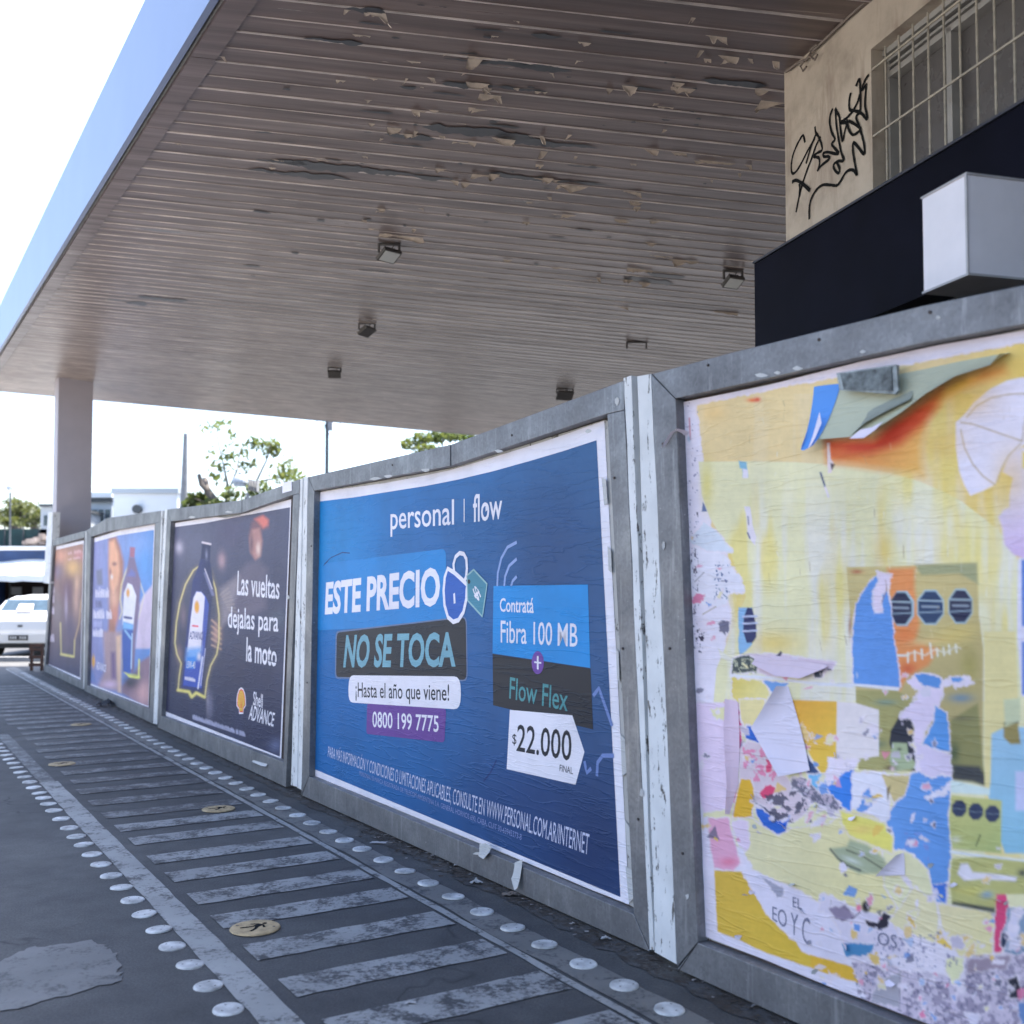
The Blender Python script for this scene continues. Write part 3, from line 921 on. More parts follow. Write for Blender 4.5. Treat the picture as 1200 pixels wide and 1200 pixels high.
# white flat-roofed building
r = empty("flat_roof_building", at(170, 690, 46) * 1.0); r.location.z = 0
tag(r, "white flat-roofed building with a round vent behind the third poster panel", "building")
frontbox("wall", 131, 208, 576, 690, 46, 9, M['white'], r, z0=0)
frontbox("parapet", 130, 209, 572, 578, 45.9, 9.2, M['bgrey'], r)
mb = MB(); c = at(162, 597, 45.95); mb.tube([c, c + Vector((0, -.25, 0))], .19, 14); mb.build("round_vent", M['iron'], r)
r = empty("glazed_building", at(115, 690, 49)); r.location.z = 0
tag(r, "grey building with dark roof edge and greenish windows beside the canopy column", "building")
frontbox("wall", 96, 131, 586, 690, 49, 8, M['bgrey'], r, z0=0)
frontbox("roof", 95, 131, 577, 583, 48.7, 8.5, M['white'], r)
frontbox("roof_edge", 96, 130.5, 583.3, 588, 48.8, 8, M['iron'], r)
for k in range(4):
    frontbox("window", 100 + k * 7.6, 106 + k * 7.6, 597, 616, 48.96, .1, M['glassb'], r)
r = empty("low_house", at(52, 690, 44)); r.location.z = 0
tag(r, "small pale house with grey roof line just left of the canopy column", "house")
frontbox("wall", 46, 64, 594, 690, 44, 6, M['bgrey'], r, z0=0)
frontbox("roof", 45.5, 65, 590.5, 593.7, 43.8, 6.5, M['iron'], r)
frontbox("window", 51, 57, 604, 616, 43.95, .06, M['glassb'], r)

# garage with awning behind the parked cars
r = empty("garage_shop", at(10, 690, 40)); r.location.z = 0
tag(r, "open-fronted blue garage with a white awning behind the parked white cars", "shop building")
frontbox("back_wall", -90, 60, 640, 690, 43, .3, M['interior'], r, z0=0)
frontbox("side_wall", 59, 62, 640, 690, 37, 6.2, M['bluewall'], r, z0=0)
frontbox("side_wall", -92, -89, 640, 690, 37, 6.2, M['bluewall'], r, z0=0)
frontbox("lintel_wall", -88.5, 58.5, 645, 661, 37.2, .3, M['bluewall'], r)
frontbox("roof_edge", -94, 63, 640, 644.6, 36.8, 6.6, M['white'], r)
a = at(-88, 657, 37.1); b = at(58, 657, 37.1); c0 = at(-88, 673, 35.2); c1 = at(58, 673, 35.2)
n_ = 14; vs = []
for i in range(n_ + 1):
    u = i / n_; sag = .10 * math.sin(u * math.pi * 5) ** 2
    vs += [a.lerp(b, u) + up * (.06 * math.sin(u * 9)), c0.lerp(c1, u) - up * (sag * .4), c0.lerp(c1, u) - up * (sag * .4 + .22)]
fs = []
for i in range(n_):
    for j in range(2): fs.append((3 * i + j, 3 * i + j + 1, 3 * i + 4 + j, 3 * i + 3 + j))
obj("awning", vs, fs, M['awning'], r)
for px in (-60, -10, 20, 45):
    frontbox("window", px - 7, px + 5, 688, 697, 42.9, .05, M['white'], r)

# green mesh fence on the terrace above the garage, one post every 2 m
r = empty("mesh_fence", at(10, 640, 44)); tag(r, "dark green mesh fence on posts above the garage roof", "fence")
frontbox("mesh_panel", -100, 58, 620, 640, 44, .03, M['green'], r)
for px in (-95, -70, -45, -20, 5, 27, 45): frontbox("post", px - .8, px + .8, 617, 640, 43.9, .06, M['iron'], r)
fa = at(60, 640, 43.8)
r2 = frontbox("terrace_block", -110, 62, 640, 690, 43.9, 14, M['bgrey'], None, z0=0); tag(r2, "long pale retaining block under the green mesh fence", "retaining wall")
# rubble slope right of the fence
mb = MB()
for i in range(60):
    u = random.random(); px = 28 + 24 * u; py = 637 - 12 * u * random.random()
    p = at(px, py, 43.3 + random.random() * .4); s_1 = random.uniform(.06, .2)
    mb.box(p, (s_1 * 1.6, s_1, s_1), rz=random.random() * 3)
mb.build("rubble_heap", simple("rubble", (.32, .26, .22), .9, var=.5, scale=2), None)
o = bpy.data.objects["rubble_heap"]; tag(o, "small heap of brownish rubble at the end of the green fence", "rubble", kind="stuff")

# trees
def leaves(mb, c, rad, n, size):
    c = Vector(c)
    for i in range(n):
        v = Vector((random.gauss(0, 1), random.gauss(0, 1), random.gauss(0, 1))); v.normalize()
        p = c + Vector((v.x * rad[0], v.y * rad[1], v.z * rad[2])) * (random.random() ** .45)
        a = Vector((random.gauss(0, 1), random.gauss(0, 1), random.gauss(0, 1))).normalized()
        b = a.cross(Vector((random.random(), random.random(), 1))).normalized()
        s1 = size * random.uniform(.6, 1.3)
        mb.add([p - a * s1, p - b * s1 * .5, p + a * s1, p + b * s1 * .5], [(0, 1, 2, 3)])
def grow(mb, p, d, L, r, lev, tips):
    pts = [p]; q = p.copy(); dd = d.copy()
    for i in range(4):
        dd = (dd + Vector((random.gauss(0, .16), random.gauss(0, .16), .05))).normalized(); q = q + dd * (L / 4); pts.append(q.copy())
    mb.tube(pts, [r * (1 - .14 * i) for i in range(5)], 6)
    tips.append((q.copy(), lev))
    if lev <= 0: return
    for k in range(3):
        a = pts[random.choice((2, 3, 4))]
        nd_ = (dd + Vector((random.gauss(0, .7), random.gauss(0, .7), random.uniform(-.1, .6)))).normalized()
        grow(mb, a.copy(), nd_, L * .68, r * .5, lev - 1, tips)
def tree(name, base, h, r, lev, per, rad, size, label, mat, d=(0, 0, 1)):
    t = empty(name, base); tag(t, label, "tree", None)
    mb = MB(); tips = []
    grow(mb, Vector(base), Vector(d).normalized(), h, r, lev, tips)
    mb.build("trunk", M['bark'], t)
    mb = MB()
    for (p, l) in tips:
        if l <= 1: leaves(mb, p, (rad, rad, rad * .8), per, size)
    mb.build("crown", mat, t)
    return t
random.seed(11)
gb = at(268, 690, 36); gb.z = 0
t = empty("pruned_tree", gb); tag(t, "sparse pruned street tree with light green new shoots behind the dark bottle poster", "tree")
mb = MB(); lf = MB()
def T(px, py, dz=0): return at(px, py, 36 + dz)
fork = T(262, 600)
mb.tube([gb, T(264, 650), fork], [.22, .19, .16], 8)
for pts, rr in (([(262, 600), (252, 588), (243, 575), (240, 562)], [.16, .15, .13, .11]), ([(243, 575), (236, 568), (233, 556)], [.1, .08, .07]), ([(262, 600), (268, 575), (262, 545), (256, 520), (254, 505)], [.13, .05, .035, .025, .015]),
                ([(262, 600), (285, 590), (300, 565), (312, 540), (318, 520)], [.12, .06, .04, .03, .015]), ([(285, 590), (310, 585), (330, 575)], [.12, .13, .1]), ([(268, 575), (278, 550), (282, 525)], [.04, .03, .015]),
                ([(300, 565), (325, 560), (345, 552)], [.04, .03, .015]), ([(262, 600), (244, 590), (228, 584)], [.06, .04, .02])):
    mb.tube([T(*p, dz=random.uniform(-.6, .6)) if i else T(*p) for i, p in enumerate(pts)], rr, 6)
mb.build("trunk", M['bark'], t)
for (px, py, rx, rz_, n_) in ((252, 500, 10, 6, 16), (262, 495, 9, 4, 12), (240, 503, 6, 5, 6), (278, 528, 14, 12, 30), (300, 520, 16, 8, 60), (318, 525, 14, 12, 80), (290, 545, 12, 10, 34), (330, 555, 18, 14, 60), (345, 560, 12, 12, 36),
                         (255, 555, 12, 16, 34), (232, 585, 14, 8, 150), (250, 592, 18, 6, 170), (272, 580, 16, 10, 60), (305, 575, 16, 12, 80), (335, 545, 14, 12, 30), (270, 515, 12, 12, 14), (265, 540, 12, 14, 22), (222, 592, 8, 5, 60), (245, 530, 8, 12, 10)):
    leaves(lf, T(px, py, random.uniform(-1, 1)), (rx / FPX * 36, .6, rz_ / FPX * 36), int(n_ * 1.7), .115)
lf.build("crown", M['leaf'], t)
g2 = at(515, 690, 40); g2.z = 0
t = empty("leafy_tree", g2); tag(t, "green leafy tree top showing above the joint of the blue poster panel", "tree")
mb = MB(); mb.tube([g2, at(515, 600, 40), at(512, 560, 40), at(505, 528, 40)], [.25, .2, .15, .06], 8)
for p in ((486, 530), (530, 524), (548, 528), (498, 515), (520, 512)): mb.tube([at(512, 560, 40), at((p[0] + 512) / 2, 540, 40.3), at(p[0], p[1], 40.5)], [.09, .06, .02], 5)
mb.build("trunk", M['bark'], t)
lf = MB()
for (px, py, rx, rz_, n_) in ((480, 521, 11, 8, 70), (495, 514, 12, 8, 110), (512, 512, 12, 8, 120), (528, 510, 12, 7, 110), (545, 512, 12, 8, 110), (500, 530, 20, 10, 160), (530, 532, 24, 10, 200), (520, 550, 40, 14, 350), (560, 525, 14, 14, 120)):
    leaves(lf, at(px, py, 40 + random.uniform(-1, 1)), (rx / FPX * 40, .8, rz_ / FPX * 40), int(n_ * 1.2), .12)
lf.build("crown", M['leaf'], t)
for i, (px, py, rx, rz_, n_, dep, lab) in enumerate(((22, 600, 20, 17, 900, 50, "broad olive green tree behind the fence at the far left"), (40, 602, 9, 15, 320, 47, "narrow olive tree beside the small pale house"),
                                                 (14, 613, 18, 8, 600, 46, "low bright yellow-green bush right above the mesh fence"), (-60, 590, 40, 26, 900, 52, "large tree beyond the left edge behind the fence"))):
    b0 = at(px, 690, dep); b0.z = 0
    t = empty("bushy_tree" if i != 2 else "bright_bush", b0); tag(t, lab, "tree" if i != 2 else "bush")
    mb = MB(); mb.tube([b0, at(px, py + rz_ * .6, dep), at(px + 2, py, dep)], [.2, .15, .06], 6)
    for s1 in (-1, 1): mb.tube([at(px, py + rz_ * .6, dep), at(px + s1 * rx * .6, py, dep)], [.1, .04], 5)
    mb.build("trunk", M['bark'], t)
    lf = MB()
    for k in range(9):
        a = random.random() * 6.28; q_ = random.random() ** .5 * .7
        leaves(lf, at(px + rx * q_ * math.cos(a), py + rz_ * q_ * math.sin(a), dep + random.uniform(-1, 1)), (rx * .45 / FPX * dep, 1.0, rz_ * .45 / FPX * dep), n_ // 9, .13)
    lf.build("crown", M['leaf2'], t)

# poles
b0 = at(216, 690, 38); b0.z = 0
mb = MB(); mb.tube([b0, at(215, 600, 38), at(217.5, 508, 38)], [.15, .14, .07], 10); o = mb.build("utility_pole", M['pole'], None)
tag(o, "tapered grey concrete pole standing left of the sparse tree", "pole")
b0 = at(383, 690, 34); b0.z = 0
r = empty("cable_pole", b0); tag(r, "slim dark pole with coiled cable loops reaching up to the canopy edge", "pole")
mb = MB(); mb.tube([b0, at(383, 560, 34), at(383.5, 470, 34)], [.075, .06, .055], 8); mb.build("shaft", M['iron'], r)
mb = MB(); mb.box(at(387, 499, 33.95), (.14, .14, .3)); mb.build("junction_box", M['pole'], r)
for (cx, cy, rx, ry) in ((390, 499, 9, 11), (375, 500, 5, 10)):
    mb = MB(); mb.tube([at(cx + rx * math.cos(a / 14 * 6.28), cy + ry * math.sin(a / 14 * 6.28), 33.9) for a in range(15)], .013, 5); mb.build("cable_loop", M['iron'], r)
b0 = at(293, 690, 33); b0.z = 0
r = empty("street_lamp", b0); tag(r, "grey dome-shaped lamp head with slatted bracket above the dark bottle poster", "lamp")
mb = MB(); mb.tube([b0, at(292, 600, 33), at(290, 578, 33)], [.06, .06, .05], 8); mb.build("post", M['pole'], r)
mb = MB(); c = at(281, 566, 33)
rings = []
for i in range(6):
    a = i / 5 * 1.57
    rings.append([c + Vector((.24 * math.cos(a) * math.cos(2 * math.pi * k / 14), .24 * math.cos(a) * math.sin(2 * math.pi * k / 14), .26 * math.sin(a))) for k in range(14)])
vs = [v for g in rings for v in g]
mb.add(vs, [(i * 14 + k, i * 14 + (k + 1) % 14, (i + 1) * 14 + (k + 1) % 14, (i + 1) * 14 + k) for i in range(5) for k in range(14)])
mb.tube([c + up * .25, c + up * .33], .06, 8); mb.tube([c, c - up * .1], .2, 12)
mb.build("dome", M['bgrey'], r)
for k in range(4):
    mb = MB(); mb.box(c + Vector((.3 + k * .085, 0, -.05 - k * .02)), (.03, .28, .34)); mb.build("slat", M['pole'], r)
b0 = at(12, 690, 41); b0.z = 0
r = empty("globe_lamp", b0); tag(r, "small pale globe lamp on a thin post above the far left trees", "lamp")
mb = MB(); mb.tube([b0, at(12, 577, 41)], .035, 6); mb.build("post", M['iron'], r)
bmm = bmesh.new(); bmesh.ops.create_uvsphere(bmm, u_segments=14, v_segments=8, radius=.14); vv = [at(12, 572, 41) + v.co for v in bmm.verts]; ff = [tuple(v.index for v in f.verts) for f in bmm.faces]; bmm.free()
obj("globe", vv, ff, M['bgrey'], r, smooth=True)

# parked cars
M['carwhite'] = simple("white_car_paint", (0.62, 0.62, 0.62), 0.25, var=.02)
M['carglass'] = simple("car_glass", (0.07, 0.11, 0.15), 0.08, var=.2)
M['tyre'] = simple("tyre_rubber", (0.02, 0.02, 0.02), 0.9)
M['plate'] = simple("number_plate", (0.03, 0.03, 0.035), 0.5)
M['platew'] = simple("plate_characters", (0.5, 0.5, 0.5), 0.5)
M['redlamp'] = simple("tail_lamp", (0.20, 0.02, 0.02), 0.3)
M['rim'] = simple("wheel_rim", (0.35, 0.35, 0.36), 0.35)
def hatchback(loc, rz, label, sticker):
    """small hatchback, rear towards -y in its own frame, built from loft sections"""
    L_, W_ = 3.9, 1.66
    root = empty("parked_car", loc); root.rotation_euler = (0, 0, rz); tag(root, label, "car")
    # sections along y: (y, z_low, belt z, roof z, half width low, half width roof)
    S = [(-1.95, .32, .62, .64, .70, .66), (-1.90, .22, .80, .86, .78, .72), (-1.72, .20, .90, .98, .82, .72), (-1.35, .20, .93, 1.36, .83, .58), (-1.0, .2, .93, 1.42, .83, .57), (0.0, .2, .92, 1.43, .83, .57),
         (.45, .2, .92, 1.36, .83, .58), (1.0, .2, .90, .98, .82, .66), (1.7, .22, .80, .84, .79, .66), (1.9, .28, .62, .66, .70, .62)]
    vs = []; rows = []
    for (y, zl, zb_, zr, wl, wr) in S:
        half = [(wl * .92, zl), (wl, zl + .14), (wl + .01, (zl + zb_) / 2 + .08), (wl - .01, zb_), (wr, zr - .05 if zr > zb_ + .1 else zr - .01), (wr * .8, zr)]
        ring = [(x, y, z) for x, z in half] + [(-x, y, z) for x, z in reversed(half)]
        vs += ring; rows.append(len(ring))
    n = 12; fs = []; glass = []
    for i in range(len(S) - 1):
        for k in range(n):
            f = (i * n + k, i * n + (k + 1) % n, (i + 1) * n + (k + 1) % n, (i + 1) * n + k)
            fs.append(f[::-1])
    fs.append(tuple(range(n))); fs.append(tuple((len(S) - 1) * n + k for k in range(n))[::-1])
    me = bpy.data.meshes.new("body"); me.from_pydata(vs, [], fs); me.materials.append(M['carwhite']); me.update()
    o = bpy.data.objects.new("body", me); COL.objects.link(o); o.parent = root
    bv = o.modifiers.new("bevel", 'BEVEL'); bv.width = .03; bv.segments = 2; bv.limit_method = 'ANGLE'
    def part(name, verts, faces, mat, par=root):
        me = bpy.data.meshes.new(name); me.from_pydata(verts, [], faces); me.materials.append(mat); me.update()
        q = bpy.data.objects.new(name, me); COL.objects.link(q); q.parent = par; return q
    part("rear_window", [(-.60, -1.69, 1.005), (.60, -1.69, 1.005), (.50, -1.385, 1.345), (-.50, -1.385, 1.345)], [(0, 1, 2, 3)], M['carglass'])
    part("windscreen", [(-.6, .97, 1.03), (.6, .97, 1.03), (.52, .50, 1.345), (-.52, .50, 1.345)], [(3, 2, 1, 0)], M['carglass'])
    for s in (-1, 1):
        part("side_window", [(s * .815, -1.2, .97), (s * .815, .75, .97), (s * .62, .35, 1.33), (s * .61, -1.1, 1.35)], [(0, 1, 2, 3)], M['carglass'])
        part("tail_lamp", [(s * .62, -1.945, .70), (s * .80, -1.90, .70), (s * .79, -1.80, .90), (s * .66, -1.84, .90)], [(0, 1, 2, 3)], M['redlamp'])
        for yw in (-1.25, 1.2):
            mb = MB(); mb.tube([(s * .70, yw, .30), (s * .85, yw, .30)], .30, 18); q = part("wheel", mb.v, mb.f, M['tyre'])
            mb = MB(); mb.tube([(s * .845, yw, .30), (s * .862, yw, .30)], .19, 14); part("rim", mb.v, mb.f, M['rim'], q)
    mb = MB(); mb.box((0, -1.97, .44), (1.5, .10, .20)); part("bumper", mb.v, mb.f, M['carwhite'])
    mb = MB(); mb.box((0, -2.03, .46), (.44, .02, .12)); q = part("number_plate", mb.v, mb.f, M['plate'])
    mb = MB()
    for k in range(7):
        if k != 3: mb.box(((k - 3) * .055, -2.045, .46), (.03, .006, .06))
    part("plate_characters", mb.v, mb.f, M['platew'], q)
    mb = MB(); mb.box((0, -1.97, .27), (1.3, .08, .10)); part("bumper_slot", mb.v, mb.f, M['tyre'])
    mb = MB(); mb.box((0, -1.935, .73), (.11, .02, .05)); part("badge", mb.v, mb.f, M['iron'])
    if sticker:
        part("window_notice", [(-.20, -1.685, 1.06), (.18, -1.685, 1.06), (.16, -1.52, 1.24), (-.18, -1.52, 1.24)], [(0, 1, 2, 3)], M['boxsign'])
    return root
p = at(19, 769, 25.2); hatchback((p.x, 27.0, 0), R(4), "white hatchback seen from behind, parked in full sun at the far left", True)
p = at(30, 700, 31); hatchback((p.x + .3, 33.2, 0), R(-62), "second white car parked at an angle in front of the dark garage", False)
# kerb strips in the sun
for (py, d0) in ((775, 23.6),):
    a = ground(-60, py); b = ground(60, py)
    mb = MB(); mb.box(((a.x + b.x) / 2, a.y, .05), (b.x - a.x + 6, .25, .1)); o = mb.build("parking_kerb", M['pole'], None); o["kind"] = "structure"

# brown wooden rack
c = ground(43, 786)
r = empty("wooden_barrier", c); tag(r, "low brown wooden barrier with three rails at the far end of the hoarding", "barrier")
for dx in (-.10, .10):
    mb = MB(); mb.box(c + Vector((dx, 0, .26)), (.045, .05, .52)); mb.build("post", M['brown'], r)
for zz_ in (.12, .27, .42, .5):
    mb = MB(); mb.box(c + Vector((0, -.04, zz_)), (.27, .03, .06)); mb.build("rail", M['brown'], r)
# ------------------------------------------------------------------ hoarding panels
HN = Vector((-0.854, -0.52, 0)).normalized()
class Panel:
    def __init__(s, gl, gr):
        """gl, gr: photo pixels of the ground line, far (left) and near (right)"""
        a, b = ground(*gl), ground(*gr)
        s.O = a; s.d = (b - a).normalized(); s.L = (b - a).length
        s.n = Vector((s.d.y, -s.d.x, 0))
        if s.n.dot(HN) < 0: s.n = -s.n
    def uv(s, px, py, off=0.0):
        P = hit(px, py, s.O + s.n * off, s.n)
        return ((P - s.O).dot(s.d), P.z)
    def P(s, u, z, off=0.0): return s.O + s.d * u + s.n * off + Vector((0, 0, z))
    def poly(s, pts, off=0.0): return [s.uv(x, y, off) for x, y in pts]
    def prism(s, name, uvs, o0, o1, mat, parent, jitter=0, bevel=0):
        mb = MB(); mb.hexa([s.P(u, z, o0) for u, z in uvs], [s.P(u, z, o1) for u, z in uvs])
        o = mb.build(name, mat, parent)
        if bevel:
            m = o.modifiers.new("bevel", 'BEVEL'); m.width = bevel; m.segments = 2; m.limit_method = 'ANGLE'
        return o
    def flat(s, name, uvs, off, mat, parent):
        return obj(name, [s.P(u, z, off) for u, z in uvs], [tuple(range(len(uvs)))], mat, parent)

def inter(poly, t):
    """point at fraction t of a polyline (by x)"""
    x0, x1 = poly[0][0], poly[-1][0]
    x = x0 + (x1 - x0) * t
    for a, b in zip(poly, poly[1:]):
        if (a[0] <= x <= b[0]) or b is poly[-1]:
            k = (x - a[0]) / (b[0] - a[0] or 1e-9)
            return (x, a[1] + (b[1] - a[1]) * k)
    return poly[-1]

def dens(pts, step=14):
    out = []
    for a, b in zip(pts, pts[1:]):
        n = max(1, int(math.hypot(b[0] - a[0], b[1] - a[1]) / step))
        out += [(a[0] + (b[0] - a[0]) * i / n, a[1] + (b[1] - a[1]) * i / n) for i in range(n)]
    return out + [pts[-1]]

def grid(pn_, top, bot, nx, ny, off, name, parent, colfn=None, mat=None, tmax=1.0, wrinkle=0.0):
    """paper sheet between two uv polylines"""
    T = [inter(top, i / nx) for i in range(nx + 1)]; B = [inter(bot, i / nx) for i in range(nx + 1)]
    T = np.array(T); B = np.array(B)
    j = np.linspace(0, 1, ny + 1)[:, None, None]
    G = T[None] * (1 - j) + B[None] * j                    # (ny+1, nx+1, 2) u,z
    O = np.array(pn_.O); d = np.array(pn_.d); n = np.array(pn_.n)
    P = O + G[..., :1] * d + G[..., 1:] * np.array([0, 0, 1.0]) + n * off
    if wrinkle:
        P = P + n * (wrinkle * vnoise(G[..., 0] * 3, G[..., 1] * 9, 3)[..., None])
    V = P.reshape(-1, 3) - np.array(rootloc(parent))
    idx = np.arange((nx + 1) * (ny + 1)).reshape(ny + 1, nx + 1)
    F = np.stack([idx[:-1, :-1], idx[1:, :-1], idx[1:, 1:], idx[:-1, 1:]], -1).reshape(-1, 4)
    me = bpy.data.meshes.new(name)
    me.vertices.add(len(V)); me.vertices.foreach_set("co", V.astype(np.float32).ravel())
    me.loops.add(F.size); me.loops.foreach_set("vertex_index", F.astype(np.int32).ravel())
    me.polygons.add(len(F)); me.polygons.foreach_set("loop_start", np.arange(0, F.size, 4, dtype=np.int32))
    me.update(calc_edges=True); me.validate()
    if colfn is not None:
        px, py = proj(P.reshape(-1, 3))
        C = colfn(px.reshape(ny + 1, nx + 1), py.reshape(ny + 1, nx + 1))
        at_ = me.color_attributes.new("print", 'FLOAT_COLOR', 'POINT')
        C4 = np.ones((len(V), 4), np.float32); C4[:, :3] = C.reshape(-1, 3)
        at_.data.foreach_set("color", C4.ravel())
    me.materials.append(mat)
    o = bpy.data.objects.new(name, me); COL.objects.link(o); o.parent = parent
    return o

# value noise and soft painting of the prints
_T = rng.random((256, 256))
def vnoise(x, y, oct=4, rough=.55):
    t = 0; a = 1; tot = 0
    x = np.asarray(x, float); y = np.asarray(y, float)
    for o in range(oct):
        xi = np.floor(x).astype(int); yi = np.floor(y).astype(int)
        fx = x - xi; fy = y - yi; fx = fx * fx * (3 - 2 * fx); fy = fy * fy * (3 - 2 * fy)
        g = lambda i, j: _T[(yi + j) % 256, (xi + i) % 256]
        t = t + a * ((g(0, 0) * (1 - fx) + g(1, 0) * fx) * (1 - fy) + (g(0, 1) * (1 - fx) + g(1, 1) * fx) * fy)
        tot += a; a *= rough; x = x * 2.03 + 17; y = y * 2.03 + 31
    return t / tot

def sdist(X, Y, pts):
    """signed distance (negative inside)"""
    p = np.array(pts, float); n = len(p)
    d = np.full(X.shape, 1e9); inside = np.zeros(X.shape, bool)
    for i in range(n):
        a, b = p[i], p[(i + 1) % n]
        e = b - a; wx, wy = X - a[0], Y - a[1]
        t = np.clip((wx * e[0] + wy * e[1]) / (e @ e + 1e-9), 0, 1)
        d = np.minimum(d, np.hypot(wx - e[0] * t, wy - e[1] * t))
        c = ((a[1] > Y) != (b[1] > Y))
        with np.errstate(divide='ignore', invalid='ignore'):
            xx = (b[0] - a[0]) * (Y - a[1]) / ((b[1] - a[1]) if b[1] != a[1] else 1e-9) + a[0]
        inside ^= c & (X < xx)
    return np.where(inside, -d, d)

class Paint:
    def __init__(s, X, Y, base):
        s.X, s.Y = X, Y; s.C = np.zeros(X.shape + (3,)); s.C[:] = base
    def sel(s, pts, pad):
        p = np.array(pts); return (s.X > p[:, 0].min() - pad) & (s.X < p[:, 0].max() + pad) & (s.Y > p[:, 1].min() - pad) & (s.Y < p[:, 1].max() + pad)
    def poly(s, pts, col, soft=1.0, warp=0.0, wf=.12, alpha=1.0, grad=None):
        m = s.sel(pts, soft * 2 + warp + 2)
        if not m.any(): return
        X, Y = s.X[m], s.Y[m]
        if warp:
            WX = X + warp * 2 * (vnoise(X * wf, Y * wf, 4, .65) - .5) * 2; WY = Y + warp * 2 * (vnoise(X * wf + 50, Y * wf + 9, 4, .65) - .5) * 2
        else: WX, WY = X, Y
        d = sdist(WX, WY, pts)
        a = np.clip(.5 - d / soft, 0, 1) * alpha
        c = np.array(col)
        if grad is not None:
            (x0, y0), (x1, y1), c2 = grad
            t = np.clip(((X - x0) * (x1 - x0) + (Y - y0) * (y1 - y0)) / ((x1 - x0) ** 2 + (y1 - y0) ** 2), 0, 1)[:, None]
            c = c * (1 - t) + np.array(c2) * t
        if warp >= .8:      # white torn fibres just outside the printed layer
            fw = 3.2 * vnoise(X * .2 + 3, Y * .2 + 8, 3) ** 1.5 + .4
            f = np.clip(.5 - (d - fw) / 1.1, 0, 1) * .85 * alpha
            s.C[m] = s.C[m] * (1 - f[:, None]) + np.array(pc(208, 206, 220)) * f[:, None]
        s.C[m] = s.C[m] * (1 - a[:, None]) + c * a[:, None]
    def blob(s, x, y, rx, ry, col, alpha=1.0, rot=0.0, power=1.0):
        dx, dy = s.X - x, s.Y - y; c, q = math.cos(rot), math.sin(rot)
        d = ((dx * c + dy * q) / rx) ** 2 + ((-dx * q + dy * c) / ry) ** 2
        a = np.exp(-d ** power * 1.2) * alpha
        s.C = s.C * (1 - a[..., None]) + np.array(col) * a[..., None]
    def line(s, pts, w, col, soft=1.0, alpha=1.0):
        m = s.sel(pts, w + soft + 2)
        if not m.any(): return
        X, Y = s.X[m], s.Y[m]; d = np.full(X.shape, 1e9)
        for a, b in zip(pts, pts[1:]):
            a = np.array(a, float); b = np.array(b, float); e = b - a
            t = np.clip(((X - a[0]) * e[0] + (Y - a[1]) * e[1]) / (e @ e + 1e-9), 0, 1)
            d = np.minimum(d, np.hypot(X - a[0] - e[0] * t, Y - a[1] - e[1] * t))
        al = (np.clip(.5 - (d - w / 2) / soft, 0, 1) * alpha)[:, None]
        s.C[m] = s.C[m] * (1 - al) + np.array(col) * al
    def speck(s, pts, f, thr, col, warp=0, alpha=1.0, soft=1.0, seed=0, fy=None):
        m = s.sel(pts, 3)
        if not m.any(): return
        X, Y = s.X[m], s.Y[m]; d = sdist(X, Y, pts)
        v = vnoise(X * f + seed, Y * (fy or f) + seed * 2, 4, .6)
        a = np.clip((v - thr) / .03, 0, 1) * np.clip(.5 - d / soft, 0, 1) * alpha
        s.C[m] = s.C[m] * (1 - a[:, None]) + np.array(col) * a[:, None]

def Z(x0, y0, k, pts): return [(x0 + x * k, y0 + y * k) for x, y in pts]

# text on a panel: quad of photo pixels = baseline-left, baseline-right, cap-right, cap-left
_tm = {}
def text_mesh(txt, bold=0.0):
    if (txt, bold) in _tm: return _tm[(txt, bold)]
    c = bpy.data.curves.new("lettering", 'FONT'); c.body = txt; c.size = 1; c.offset = bold; c.resolution_u = 3; c.fill_mode = 'FRONT'
    o = bpy.data.objects.new("tmp_text", c); COL.objects.link(o)
    me = bpy.data.meshes.new_from_object(o.evaluated_get(bpy.context.evaluated_depsgraph_get()))
    v = np.array([x.co[:] for x in me.vertices]); f = [tuple(p.vertices) for p in me.polygons]
    bpy.data.objects.remove(o); bpy.data.curves.remove(c); bpy.data.meshes.remove(me)
    _tm[(txt, bold)] = (v, f)
    return v, f
CAPH = None
def text(pn_, txt, quad, off, mat, parent, bold=0.0, cap=None, name="lettering"):
    global CAPH
    if CAPH is None: CAPH = text_mesh("H")[0][:, 1].max()
    v, f = text_mesh(txt, bold)
    ch = cap or CAPH
    x0, x1 = v[:, 0].min(), v[:, 0].max()
    q = pn_.poly(quad, off)
    BL, BR, TR, TL = [np.array(p) for p in q]
    s = (v[:, 0] - x0) / (x1 - x0); t = v[:, 1] / ch
    W_ = np.outer((1 - s) * (1 - t), BL) + np.outer(s * (1 - t), BR) + np.outer(s * t, TR) + np.outer((1 - s) * t, TL)
    return obj(name, [pn_.P(u, z, off) for u, z in W_], f, mat, parent)

def rounded(q, r=.12, n=4):
    """rounded quad (list of 4 uv points) -> polygon"""
    out = []
    for i in range(4):
        p, a, b = np.array(q[i]), np.array(q[i - 1]), np.array(q[(i + 1) % 4])
        la, lb = np.linalg.norm(a - p), np.linalg.norm(b - p); rr = min(r, la / 2, lb / 2)
        s0, s1 = p + (a - p) / la * rr, p + (b - p) / lb * rr
        for k in range(n + 1):
            t = k / n; out.append(tuple((1 - t) ** 2 * s0 + 2 * t * (1 - t) * p + t * t * s1))
    return out

